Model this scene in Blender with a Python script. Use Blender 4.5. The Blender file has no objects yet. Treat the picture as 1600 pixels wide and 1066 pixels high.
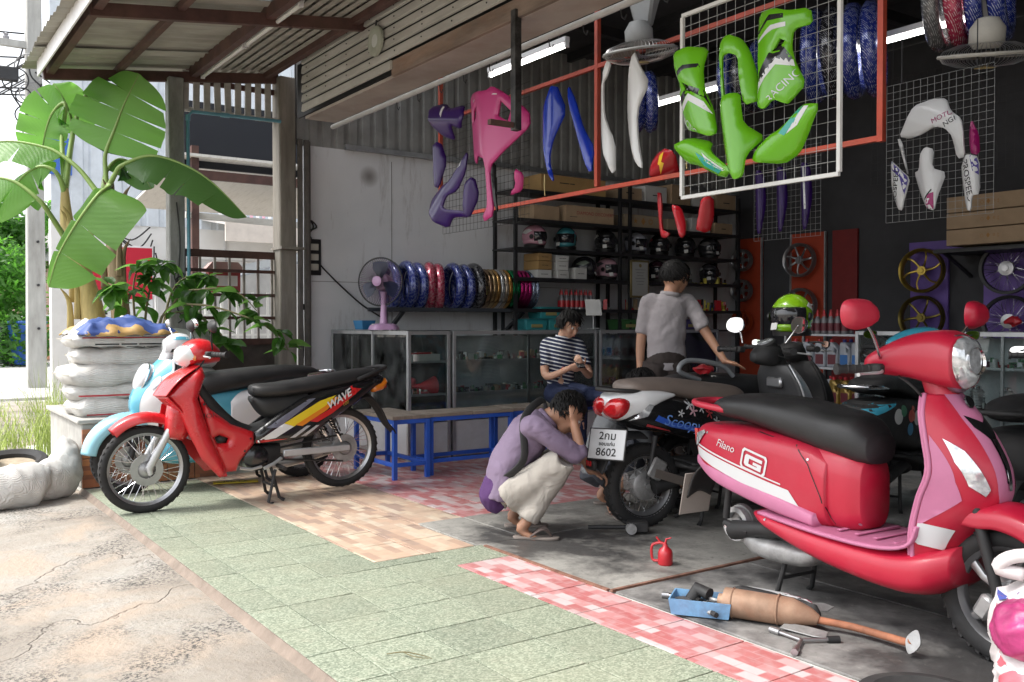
import bpy, bmesh, math, random
from mathutils import Vector, Matrix, noise
from mathutils.geometry import delaunay_2d_cdt
from mathutils.bvhtree import BVHTree
rnd = random.Random(7)
R = math.radians
PI = math.pi
scene = bpy.context.scene
COL = scene.collection

# ------------------------------------------------------------------ camera, sky, sun, exposure
cam_data = bpy.data.cameras.new('camera')
cam_data.sensor_width = 36.0
cam_data.lens = 32.33
cam_data.clip_start = 0.05
cam_data.clip_end = 600
cam = bpy.data.objects.new('camera', cam_data)
COL.objects.link(cam)
cam.location = (0, 0, 1.2)
cam.rotation_euler = (R(90 - 1.116), 0, R(54.95))
scene.camera = cam

SUN_EL, SUN_AZ = 58.0, 200.0      # azimuth measured from +Y towards +X
world = bpy.data.worlds.new('World')
scene.world = world
world.use_nodes = True
wn = world.node_tree
bg = wn.nodes['Background']
sky = wn.nodes.new('ShaderNodeTexSky')
sky.sky_type = 'NISHITA'
sky.sun_disc = False
sky.sun_elevation = R(SUN_EL)
sky.sun_rotation = R(SUN_AZ)
sky.air_density = 1.0
sky.dust_density = 3.0
hsv = wn.nodes.new('ShaderNodeHueSaturation')      # thin white overcast takes the blue out of the sky
hsv.inputs['Saturation'].default_value = 0.22
hsv.inputs['Value'].default_value = 1.25
wn.links.new(sky.outputs[0], hsv.inputs['Color'])
wn.links.new(hsv.outputs[0], bg.inputs['Color'])
bg.inputs['Strength'].default_value = 0.14
sun_l = bpy.data.lights.new('sun', 'SUN')
sun_l.energy = 1.5
sun_l.angle = R(14)
sun_l.color = (1.0, 0.96, 0.9)
sun_o = bpy.data.objects.new('sun', sun_l)
COL.objects.link(sun_o)
_d = Vector((math.sin(R(SUN_AZ)) * math.cos(R(SUN_EL)), math.cos(R(SUN_AZ)) * math.cos(R(SUN_EL)), math.sin(R(SUN_EL))))
sun_o.rotation_euler = _d.to_track_quat('Z', 'Y').to_euler()
sun_o.location = (0, -5, 12)
scene.view_settings.view_transform = 'Standard'
scene.view_settings.look = 'None'
scene.view_settings.exposure = 1.32
scene.view_settings.gamma = 1.0
scene.view_settings.use_curve_mapping = False
scene.cycles.use_denoising = True
scene.cycles.max_bounces = 7
scene.cycles.diffuse_bounces = 4
scene.cycles.glossy_bounces = 3
scene.cycles.transmission_bounces = 5
scene.cycles.transparent_max_bounces = 32
scene.cycles.caustics_reflective = False
scene.cycles.caustics_refractive = False
scene.cycles.sample_clamp_indirect = 6.0

# ------------------------------------------------------------------ materials
MATS = {}
def ramp(nt, fac, stops):
    n = nt.nodes.new('ShaderNodeValToRGB')
    el = n.color_ramp.elements
    while len(el) < len(stops): el.new(0.5)
    for e, (p, c) in zip(el, stops):
        e.position = p
        e.color = (c, c, c, 1) if not hasattr(c, '__len__') else (c[0], c[1], c[2], 1)
    nt.links.new(fac, n.inputs[0])
    return n.outputs[0]
def noise_tex(nt, scale, detail=4, rough=0.55, vec=None, dist=0.0):
    n = nt.nodes.new('ShaderNodeTexNoise')
    n.inputs['Scale'].default_value = scale
    n.inputs['Detail'].default_value = detail
    n.inputs['Roughness'].default_value = rough
    n.inputs['Distortion'].default_value = dist
    if vec is not None: nt.links.new(vec, n.inputs['Vector'])
    return n.outputs['Fac']
def mixc(nt, fac, a, b, blend='MIX'):
    n = nt.nodes.new('ShaderNodeMix'); n.data_type = 'RGBA'; n.blend_type = blend
    for sock, val in ((n.inputs[0], fac), (n.inputs[6], a), (n.inputs[7], b)):
        if hasattr(val, 'is_output'): nt.links.new(val, sock)
        elif isinstance(val, (int, float)): sock.default_value = val
        else: sock.default_value = (val[0], val[1], val[2], 1)
    return n.outputs[2]
def objcoord(nt, scale=(1, 1, 1)):
    t = nt.nodes.new('ShaderNodeTexCoord'); m = nt.nodes.new('ShaderNodeMapping')
    m.inputs['Scale'].default_value = scale
    nt.links.new(t.outputs['Object'], m.inputs['Vector'])
    return m.outputs[0]
def worldcoord(nt, scale=(1, 1, 1)):
    t = nt.nodes.new('ShaderNodeNewGeometry'); m = nt.nodes.new('ShaderNodeMapping')
    m.inputs['Scale'].default_value = scale
    nt.links.new(t.outputs['Position'], m.inputs['Vector'])
    return m.outputs[0]
def mat(name, col=(0.5, 0.5, 0.5), rough=0.5, metal=0.0, var=0.0, vscale=6.0, dirt=0.0, dirtcol=(0.12, 0.1, 0.08), dscale=3.0,
        bump=0.0, bscale=60.0, coat=0.0, emit=0.0, alpha=1.0, trans=0.0, stretch=(1, 1, 1), spec=0.5, sheen=0.0, sss=0.0, vary_obj=0.0):
    if name in MATS: return MATS[name]
    m = bpy.data.materials.new(name); m.use_nodes = True
    nt = m.node_tree; b = nt.nodes['Principled BSDF']
    b.inputs['Base Color'].default_value = (*col, 1)
    b.inputs['Roughness'].default_value = rough
    b.inputs['Metallic'].default_value = metal
    b.inputs['Specular IOR Level'].default_value = spec
    b.inputs['Coat Weight'].default_value = coat
    b.inputs['Coat Roughness'].default_value = 0.08
    if sheen: b.inputs['Sheen Weight'].default_value = sheen
    if trans: b.inputs['Transmission Weight'].default_value = trans
    if alpha < 1: b.inputs['Alpha'].default_value = alpha
    if sss:
        b.inputs['Subsurface Weight'].default_value = sss
        b.inputs['Subsurface Radius'].default_value = (0.01, 0.004, 0.002)
    if emit:
        b.inputs['Emission Color'].default_value = (*col, 1)
        b.inputs['Emission Strength'].default_value = emit
    vec = objcoord(nt, stretch) if (var or dirt or bump) else None
    c = None
    if var:
        f = noise_tex(nt, vscale, 5, 0.6, vec)
        lo = tuple(x * (1 - var) for x in col); hi = tuple(min(1, x * (1 + var)) for x in col)
        c = ramp(nt, f, [(0.3, lo), (0.7, hi)])
    if vary_obj:
        oi = nt.nodes.new('ShaderNodeObjectInfo')
        k = ramp(nt, oi.outputs['Random'], [(0, 1 - vary_obj), (1, 1.0)])
        c = mixc(nt, 1.0, c if c is not None else col, k, 'MULTIPLY')
    if dirt:
        f = noise_tex(nt, dscale, 6, 0.65, vec, 0.3)
        k = ramp(nt, f, [(0.45, 0.0), (0.75, dirt)])
        c = mixc(nt, k, c if c is not None else col, dirtcol)
        rr = ramp(nt, f, [(0.4, rough), (0.75, min(1, rough + 0.3))])
        nt.links.new(rr, b.inputs['Roughness'])
    if c is not None: nt.links.new(c, b.inputs['Base Color'])
    if bump:
        f = noise_tex(nt, bscale, 4, 0.6, vec)
        n = nt.nodes.new('ShaderNodeBump'); n.inputs['Strength'].default_value = bump; n.inputs['Distance'].default_value = 0.01
        nt.links.new(f, n.inputs['Height']); nt.links.new(n.outputs[0], b.inputs['Normal'])
    MATS[name] = m
    return m
def glass_mat(name, tint=(0.9, 0.95, 0.95), dust=0.1):
    """thin glass sheet: mostly see-through, mirror at grazing angles, a little dust"""
    if name in MATS: return MATS[name]
    m = bpy.data.materials.new(name); m.use_nodes = True; nt = m.node_tree
    out = nt.nodes['Material Output']; nt.nodes.remove(nt.nodes['Principled BSDF'])
    tr = nt.nodes.new('ShaderNodeBsdfTransparent'); tr.inputs[0].default_value = (*tint, 1)
    gl = nt.nodes.new('ShaderNodeBsdfGlossy'); gl.inputs['Roughness'].default_value = 0.03
    df = nt.nodes.new('ShaderNodeBsdfDiffuse'); df.inputs[0].default_value = (0.6, 0.62, 0.62, 1)
    fr = nt.nodes.new('ShaderNodeFresnel'); fr.inputs[0].default_value = 1.5
    a = nt.nodes.new('ShaderNodeMixShader'); c = nt.nodes.new('ShaderNodeMixShader')
    nt.links.new(fr.outputs[0], a.inputs[0]); nt.links.new(tr.outputs[0], a.inputs[1]); nt.links.new(gl.outputs[0], a.inputs[2])
    k = ramp(nt, noise_tex(nt, 5, 5, 0.6, objcoord(nt)), [(0.35, 0.0), (0.8, dust)])
    nt.links.new(k, c.inputs[0]); nt.links.new(a.outputs[0], c.inputs[1]); nt.links.new(df.outputs[0], c.inputs[2])
    nt.links.new(c.outputs[0], out.inputs[0])
    MATS[name] = m
    return m

# ------------------------------------------------------------------ mesh building
def V(*a): return Vector(a)
def frame(o, x, y, z=None):
    x = Vector(x).normalized(); y = Vector(y); z = Vector(z) if z else x.cross(y)
    z.normalize(); y = z.cross(x).normalized()
    m = Matrix((x, y, z)).transposed().to_4x4(); m.translation = Vector(o)
    return m
def cr(p, n, closed=False):
    """Catmull-Rom resample of a list of vectors / tuples into n points"""
    p = [Vector(q) for q in p]
    k = len(p); out = []
    segs = k if closed else k - 1
    for i in range(n):
        t = i / n * segs if closed else i / (n - 1) * segs
        s = min(int(t), segs - 1); t -= s
        if closed: a, b, c, d = p[(s - 1) % k], p[s % k], p[(s + 1) % k], p[(s + 2) % k]
        else: a, b, c, d = p[max(s - 1, 0)], p[s], p[min(s + 1, k - 1)], p[min(s + 2, k - 1)]
        out.append(0.5 * ((2 * b) + (c - a) * t + (2 * a - 5 * b + 4 * c - d) * t * t + (3 * b - a - 3 * c + d) * t ** 3))
    return out
class MB:
    def __init__(s, m=None):
        s.v = []; s.f = []; s.m = m or Matrix()
    def add(s, vs, fs, m=None):
        o = len(s.v); mm = s.m if m is None else s.m @ m
        s.v += [mm @ Vector(p) for p in vs]
        s.f += [tuple(i + o for i in q) for q in fs]
        return s
    def box(s, c, d, rot=None, m=None):
        x, y, z = d[0] / 2, d[1] / 2, d[2] / 2
        vs = [Vector(p) for p in ((-x, -y, -z), (x, -y, -z), (x, y, -z), (-x, y, -z), (-x, -y, z), (x, -y, z), (x, y, z), (-x, y, z))]
        if rot:
            e = Matrix.Rotation(rot[2], 3, 'Z') @ Matrix.Rotation(rot[1], 3, 'Y') @ Matrix.Rotation(rot[0], 3, 'X')
            vs = [e @ p for p in vs]
        vs = [p + Vector(c) for p in vs]
        return s.add(vs, [(3, 2, 1, 0), (4, 5, 6, 7), (0, 1, 5, 4), (1, 2, 6, 5), (2, 3, 7, 6), (3, 0, 4, 7)], m)
    def bar(s, a, b, w, h, up=(0, 0, 1)):
        """rectangular bar from a to b"""
        a = Vector(a); b = Vector(b); d = b - a
        if abs(d.normalized().dot(Vector(up).normalized())) > 0.99: up = (0, 1, 0)
        x = d.normalized(); y = Vector(up).cross(x).normalized(); z = x.cross(y)
        return s.box((d.length / 2, 0, 0), (d.length, w, h), m=Matrix.Translation(a) @ Matrix((x, y, z)).transposed().to_4x4())
    def rings(s, rings, closed=True, cap=True):
        n = len(rings[0]); vs = [p for r in rings for p in r]; fs = []
        for i in range(len(rings) - 1):
            for j in range(n if closed else n - 1):
                k = (j + 1) % n
                fs.append((i * n + j, i * n + k, (i + 1) * n + k, (i + 1) * n + j))
        if cap and closed:
            fs.append(tuple(range(n))[::-1]); e = (len(rings) - 1) * n; fs.append(tuple(range(e, e + n)))
        return s.add(vs, fs)
    def tube(s, pts, r, n=8, cap=True, smooth=0, sq=1.0, up=None):
        pts = [Vector(p) for p in pts]
        rs = list(r) if hasattr(r, '__len__') else [r] * len(pts)
        if smooth:
            rp = cr([(q, 0, 0) for q in rs], smooth); pts = cr(pts, smooth); rs = [max(q.x, 1e-4) for q in rp]
        rings = []; prev = None
        for i, p in enumerate(pts):
            d = (pts[min(i + 1, len(pts) - 1)] - pts[max(i - 1, 0)]).normalized()
            if prev is None:
                u = Vector(up) if up else (Vector((0, 0, 1)) if abs(d.z) < 0.9 else Vector((0, 1, 0)))
                a = (u - d * u.dot(d)).normalized()
            else:
                a = (prev - d * prev.dot(d)).normalized()
            prev = a; b = d.cross(a)
            rings.append([p + (a * math.cos(2 * PI * j / n) + b * math.sin(2 * PI * j / n) * sq) * rs[i] for j in range(n)])
        return s.rings(rings, True, cap)
    def lathe(s, prof, n=24, m=None, arc=None):
        """prof: (radius, height) along local Z"""
        vs = []; fs = []; k = len(prof)
        steps = n if arc is None else n + 1
        for i in range(steps):
            a = (2 * PI if arc is None else arc) * i / n
            vs += [(r * math.cos(a), r * math.sin(a), z) for r, z in prof]
        for i in range(n):
            for j in range(k - 1):
                a, b = i * k + j, ((i + 1) % steps) * k + j
                fs.append((a, b, b + 1, a + 1))
        return s.add(vs, fs, m)
    def torus(s, c, axis, Rr, r, n=32, k=8, sq=1.0):
        z = Vector(axis).normalized(); m = z.to_track_quat('Z', 'Y').to_matrix().to_4x4(); m.translation = Vector(c)
        return s.lathe([(Rr + r * math.cos(2 * PI * j / k), r * sq * math.sin(2 * PI * j / k)) for j in range(k + 1)], n, m)
    def sphere(s, c, r, n=12, m=None, sc=(1, 1, 1)):
        mm = Matrix.Translation(Vector(c)) @ Matrix.Diagonal((*sc, 1)).to_4x4()
        return s.lathe([(max(r * math.sin(PI * j / n), 1e-5), -r * math.cos(PI * j / n)) for j in range(n + 1)], n * 2, (m @ mm) if m else mm)
    def prism(s, poly, h0, h1, m=None):
        n = len(poly)
        vs = [(x, y, h0) for x, y in poly] + [(x, y, h1) for x, y in poly]
        fs = [tuple(range(n))[::-1], tuple(range(n, 2 * n))] + [(i, (i + 1) % n, n + (i + 1) % n, n + i) for i in range(n)]
        return s.add(vs, fs, m)
    def patch(s, grid, nu, nv, thick=0.0, m=None):
        """smooth surface through a control grid (rows of points); thick offsets a back side along -normal"""
        rows = [cr(r, nv) for r in grid]
        g = [[None] * nv for _ in range(nu)]
        for j in range(nv):
            c = cr([r[j] for r in rows], nu)
            for i in range(nu): g[i][j] = c[i]
        vs = [p for r in g for p in r]
        fs = [(i * nv + j, i * nv + j + 1, (i + 1) * nv + j + 1, (i + 1) * nv + j) for i in range(nu - 1) for j in range(nv - 1)]
        if thick:
            N = nu * nv; nrm = []
            for i in range(nu):
                for j in range(nv):
                    a = g[min(i + 1, nu - 1)][j] - g[max(i - 1, 0)][j]; b = g[i][min(j + 1, nv - 1)] - g[i][max(j - 1, 0)]
                    q = b.cross(a); nrm.append(q.normalized() if q.length > 1e-9 else Vector((0, 0, 0)))
            vs = vs + [p + q * thick for p, q in zip(vs, nrm)]
            fs = fs + [tuple(k + N for k in q[::-1]) for q in fs]
            edge = [(i, 0) for i in range(nu)] + [(nu - 1, j) for j in range(1, nv)] + [(i, nv - 1) for i in range(nu - 2, -1, -1)] + [(0, j) for j in range(nv - 2, 0, -1)]
            ids = [i * nv + j for i, j in edge]
            fs += [(ids[k], ids[(k + 1) % len(ids)], ids[(k + 1) % len(ids)] + N, ids[k] + N) for k in range(len(ids))]
        return s.add(vs, fs, m)
    def puff(s, poly, res, hfun, m=None, back=None, holes=(), smooth=True):
        """flat outline filled with a fine mesh and raised by hfun(distance to edge, x, y); back: depth of the flat back (None: open)"""
        pts, faces, edge = fill2d(poly, res, holes)
        dist = [min(seg_d(p, l[i], l[(i + 1) % len(l)]) for l in [poly] + list(holes) for i in range(len(l))) for p in pts]
        vs = [(p[0], p[1], hfun(d, p[0], p[1])) for p, d in zip(pts, dist)]
        fs = list(faces)
        if back is not None:
            N = len(vs)
            vs = vs + [(p[0], p[1], (back(d, p[0], p[1]) if callable(back) else back)) for p, d in zip(pts, dist)]
            fs += [tuple(i + N for i in q[::-1]) for q in faces]
            cnt = {}
            for q in faces:
                for a, b in zip(q, q[1:] + q[:1]): cnt[(a, b)] = 1
            for (a, b) in cnt:
                if (b, a) not in cnt: fs.append((b, a, a + N, b + N))
        return s.add(vs, fs, m)
    def xf(s, fn):
        s.v = [Vector(fn(p)) for p in s.v]; return s
    def build(s, name, material, parent=None, smooth=40, bevel=0.0, bseg=1, weld=False, flip=False):
        me = bpy.data.meshes.new(name)
        me.from_pydata([tuple(p) for p in s.v], [], s.f)
        if bevel or weld or flip is not None:
            bm = bmesh.new(); bm.from_mesh(me)
            if weld: bmesh.ops.remove_doubles(bm, verts=bm.verts, dist=1e-4)
            bmesh.ops.recalc_face_normals(bm, faces=bm.faces)
            if bevel:
                ed = [e for e in bm.edges if len(e.link_faces) == 2 and e.calc_face_angle(0) > R(35)]
                bmesh.ops.bevel(bm, geom=ed, offset=bevel, segments=bseg, affect='EDGES', profile=0.6, clamp_overlap=True)
            bm.to_mesh(me); bm.free()
        if smooth:
            me.shade_smooth()
            if smooth < 180: me.set_sharp_from_angle(angle=R(smooth))
        me.materials.append(material if not isinstance(material, str) else MATS[material])
        o = bpy.data.objects.new(name, me); COL.objects.link(o)
        if parent is not None: o.parent = parent
        return o
def seg_d(p, a, b):
    dx, dy = b[0] - a[0], b[1] - a[1]; L = dx * dx + dy * dy
    t = 0 if L == 0 else max(0, min(1, ((p[0] - a[0]) * dx + (p[1] - a[1]) * dy) / L))
    return math.hypot(p[0] - a[0] - t * dx, p[1] - a[1] - t * dy)
def inside(p, poly):
    c = False; j = len(poly) - 1
    for i in range(len(poly)):
        if (poly[i][1] > p[1]) != (poly[j][1] > p[1]) and p[0] < (poly[j][0] - poly[i][0]) * (p[1] - poly[i][1]) / (poly[j][1] - poly[i][1]) + poly[i][0]: c = not c
        j = i
    return c
def fill2d(poly, res, holes=()):
    pts = []; edges = []
    for loop in [poly] + list(holes):
        st = len(pts)
        for i in range(len(loop)):
            a, b = Vector(loop[i][:2]), Vector(loop[(i + 1) % len(loop)][:2])
            k = max(1, int((b - a).length / res))
            pts += [a + (b - a) * (q / k) for q in range(k)]
        n = len(pts) - st
        edges += [(st + i, st + (i + 1) % n) for i in range(n)]
    x0, x1 = min(p[0] for p in poly), max(p[0] for p in poly); y0, y1 = min(p[1] for p in poly), max(p[1] for p in poly)
    nx, ny = int((x1 - x0) / res) + 1, int((y1 - y0) / res) + 1
    loops = [poly] + list(holes)
    for i in range(nx + 1):
        for j in range(ny + 1):
            p = (x0 + i * res + (0.5 * res if j % 2 else 0), y0 + j * res)
            if inside(p, poly) and not any(inside(p, h) for h in holes) and min(seg_d(p, l[q], l[(q + 1) % len(l)]) for l in loops for q in range(len(l))) > res * 0.45:
                pts.append(Vector(p))
    vs, _, fs, _, _, _ = delaunay_2d_cdt(pts, edges, [], 0, 1e-6)
    keep = []
    for q in fs:
        c = sum((vs[i] for i in q), Vector((0, 0))) / len(q)
        if inside(c, poly) and not any(inside(c, h) for h in holes): keep.append(tuple(q))
    return vs, keep, edges
def spl(pts, n=40, closed=True):
    return [tuple(p[:2]) for p in cr([(x, y, 0) for x, y in pts], n, closed)]
def dome(h, w):
    """height profile: rises from the edge over width w to h like a rounded pillow"""
    return lambda d, x=0, y=0: h * math.sqrt(max(0.0, 1 - (1 - min(d / w, 1)) ** 2))
# ------------------------------------------------------------------ things
def tag(o, label=None, cat=None, group=None, kind=None):
    if label: o['label'] = label
    if cat: o['category'] = cat
    if group: o['group'] = group
    if kind: o['kind'] = kind
    return o
def thing(name, label, cat, loc=(0, 0, 0), rz=0.0, group=None, rot=None):
    o = bpy.data.objects.new(name, None); COL.objects.link(o)
    o.empty_display_size = 0.1
    o.location = loc; o.rotation_euler = rot or (0, 0, rz)
    return tag(o, label, cat, group)
def struct(name, mb, m, **k):
    return tag(mb.build(name, m, **k), kind='structure')
def copy_tree(o, parent=None):
    c = o.copy(); COL.objects.link(c); c.parent = parent
    for ch in list(o.children): copy_tree(ch, c)
    return c
def share(src, name, parent, loc=(0, 0, 0), rot=(0, 0, 0), sc=(1, 1, 1), m=None):
    """another object on the same mesh data"""
    o = bpy.data.objects.new(name, src.data); COL.objects.link(o)
    o.parent = parent; o.location = loc; o.rotation_euler = rot; o.scale = sc
    if m: o.matrix_basis = m
    return o
# ------------------------------------------------------------------ flat print on surfaces
def bvh_of(*objs):
    vs = []; fs = []
    for o in objs:
        n = len(vs); vs += [v.co.copy() for v in o.data.vertices]; fs += [tuple(i + n for i in p.vertices) for p in o.data.polygons]
    return BVHTree.FromPolygons(vs, fs)
def project(vs, m, bvh, off=0.0012, reach=0.5):
    """points of a flat drawing in frame m pushed along -Z of the frame on to the surface"""
    z = m.to_3x3() @ Vector((0, 0, 1)); out = []; bad = set()
    for i, p in enumerate(vs):
        q = m @ Vector((p[0], p[1], 0))
        h = bvh.ray_cast(q + z * reach, -z, reach * 2)
        if h[0] is None:
            out.append(q); bad.add(i)
        else: out.append(h[0] + z * off)
    return out, bad
def decal(name, poly, m, bvh, material, parent, res=0.02, off=0.0012, holes=(), reach=0.5):
    vs, fs, _ = fill2d(poly, res, holes)
    out, bad = project(vs, m, bvh, off, reach)
    cx = sum((Vector(p[:2]) for i, p in enumerate(vs) if i not in bad), Vector((0, 0))) / max(1, len(vs) - len(bad))
    for i in list(bad):         # a point past the edge slides inwards until it lands on the surface
        lo, hi = 0.0, 1.0; best = None; a = Vector(vs[i][:2])
        for k in range(1, 9):
            q = a.lerp(cx, k / 9); o_, b_ = project([q], m, bvh, off, reach)
            if not b_: best = (o_[0], k); break
        if best:
            q0, q1 = a.lerp(cx, (best[1] - 1) / 9), a.lerp(cx, best[1] / 9); r_ = best[0]
            for _k in range(5):
                h = (q0 + q1) / 2; o_, b_ = project([h], m, bvh, off, reach)
                if b_: q0 = h
                else: q1 = h; r_ = o_[0]
            out[i] = r_; bad.discard(i)
    b = MB(); b.v = out; b.f = [q for q in fs if not any(i in bad for i in q)]
    if not b.f: return None
    return b.build(name, material, parent)
def text_mesh(txt, size, bold=0.0, shear=0.0, space=1.0, align='CENTER', res=3):
    cu = bpy.data.curves.new('lettering', 'FONT')
    cu.body = txt; cu.size = size; cu.align_x = align; cu.align_y = 'CENTER'; cu.offset = bold; cu.shear = shear; cu.space_character = space
    cu.resolution_u = res
    o = bpy.data.objects.new('lettering', cu); COL.objects.link(o)
    bpy.context.view_layer.update()
    me = bpy.data.meshes.new_from_object(o.evaluated_get(bpy.context.evaluated_depsgraph_get()))
    vs = [v.co.copy() for v in me.vertices]; fs = [tuple(p.vertices) for p in me.polygons]
    bpy.data.objects.remove(o); bpy.data.curves.remove(cu); bpy.data.meshes.remove(me)
    return vs, fs
def lettering(txt, size, m, material, parent, bvh=None, off=0.0015, name='lettering', sx=1.0, fn=None, **k):
    vs, fs = text_mesh(txt, size, **k)
    vs = [Vector((v.x * sx, v.y, 0)) for v in vs]
    if fn: vs = [Vector(fn(v)) for v in vs]
    b = MB()
    if bvh:
        b.v, bad = project(vs, m, bvh, off); b.f = [q for q in fs if not any(i in bad for i in q)]
    else:
        b.v = [m @ (v + Vector((0, 0, off))) for v in vs]; b.f = fs
    o = b.build(name, material, parent, smooth=0)
    return o
# ================================================================== ground, road, forecourt floor
def ground_material():
    m = bpy.data.materials.new('sandy_concrete'); m.use_nodes = True; nt = m.node_tree; b = nt.nodes['Principled BSDF']
    w = worldcoord(nt)
    big = noise_tex(nt, 0.9, 6, 0.6, w, 0.6)
    base = ramp(nt, big, [(0.3, (0.21, 0.18, 0.15)), (0.5, (0.31, 0.28, 0.24)), (0.68, (0.38, 0.365, 0.335))])
    fine = noise_tex(nt, 26, 7, 0.7, w)
    base = mixc(nt, ramp(nt, fine, [(0.33, 0.4), (0.5, 0.0)]), base, (0.25, 0.2, 0.15))
    sand = ramp(nt, noise_tex(nt, 1.7, 5, 0.6, w, 1.0), [(0.5, 0.0), (0.66, 0.75)])
    base = mixc(nt, sand, base, (0.38, 0.30, 0.23))
    grit = noise_tex(nt, 70, 3, 0.7, w)
    patch = ramp(nt, noise_tex(nt, 1.3, 4, 0.6, w, 0.4), [(0.5, 0.0), (0.6, 1.0)])
    gm = ramp(nt, grit, [(0.42, 1.0), (0.52, 0.0)])
    mm = nt.nodes.new('ShaderNodeMath'); mm.operation = 'MULTIPLY'
    nt.links.new(gm, mm.inputs[0]); nt.links.new(patch, mm.inputs[1])
    base = mixc(nt, mm.outputs[0], base, (0.07, 0.065, 0.06))
    # long cracks
    vo = nt.nodes.new('ShaderNodeTexVoronoi'); vo.feature = 'DISTANCE_TO_EDGE'; vo.inputs['Scale'].default_value = 0.33
    wv = nt.nodes.new('ShaderNodeVectorMath'); wv.operation = 'ADD'
    nn = nt.nodes.new('ShaderNodeTexNoise'); nn.inputs['Scale'].default_value = 2.5; nn.inputs['Detail'].default_value = 5
    nt.links.new(w, nn.inputs['Vector']); nt.links.new(w, wv.inputs[0])
    sc = nt.nodes.new('ShaderNodeVectorMath'); sc.operation = 'SCALE'; sc.inputs['Scale'].default_value = 0.7
    nt.links.new(nn.outputs['Color'], sc.inputs[0]); nt.links.new(sc.outputs[0], wv.inputs[1])
    nt.links.new(wv.outputs[0], vo.inputs['Vector'])
    crack = ramp(nt, vo.outputs['Distance'], [(0.0, 0.45), (0.004, 0.0)])
    base = mixc(nt, crack, base, (0.16, 0.13, 0.11))
    nt.links.new(base, b.inputs['Base Color'])
    b.inputs['Roughness'].default_value = 0.9
    ad = nt.nodes.new('ShaderNodeMath'); ad.operation = 'MULTIPLY_ADD'; ad.inputs[1].default_value = 0.5
    nt.links.new(fine, ad.inputs[0]); nt.links.new(big, ad.inputs[2])
    sb = nt.nodes.new('ShaderNodeMath'); sb.operation = 'SUBTRACT'
    nt.links.new(ad.outputs[0], sb.inputs[0]); nt.links.new(crack, sb.inputs[1])
    bu = nt.nodes.new('ShaderNodeBump'); bu.inputs['Strength'].default_value = 0.7; bu.inputs['Distance'].default_value = 0.03
    nt.links.new(sb.outputs[0], bu.inputs['Height']); nt.links.new(bu.outputs[0], b.inputs['Normal'])
    return m
MATS['ground'] = ground_material()
def geo_axis(a, b, fine0, fine1, step, grow=1.35):
    xs = [fine0]
    while xs[-1] < fine1: xs.append(xs[-1] + step)
    s = step
    while xs[-1] < b: s *= grow; xs.append(xs[-1] + s)
    s = step
    while xs[0] > a: s *= grow; xs.insert(0, xs[0] - s)
    return xs
gx = geo_axis(-260, 120, -14, 1, 0.12); gy = geo_axis(-200, 260, -2.0, 1.32, 0.1)
g = MB(); vs = []; fs = []
for x in gx:
    for y in gy:
        z = -0.02
        if y < 1.26 and x > -40:
            z += 0.018 * noise.noise(Vector((x * 0.9, y * 0.9, 1))) + 0.006 * noise.noise(Vector((x * 5, y * 5, 3))) - 0.02 * max(0, min(1, (1.2 - y) * 0.8))
            z -= 0.05 * max(0.0, min(1.0, (-7.5 - x) / 4))
        else: z -= 0.02
        vs.append((x, y, min(z, -0.006)))
ny = len(gy)
for i in range(len(gx) - 1):
    for j in range(ny - 1): fs.append((i * ny + j, (i + 1) * ny + j, (i + 1) * ny + j + 1, i * ny + j + 1))
g.add(vs, fs); struct('ground', g, MATS['ground'], smooth=180)
m_road = mat('pale_road', (0.46, 0.45, 0.43), 0.9, var=0.15, vscale=1.5, dirt=0.3, dscale=0.6, bump=0.2, bscale=80)
struct('road', MB().box((-24, 0, -0.028), (15, 160, 0.06)), m_road)

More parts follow.
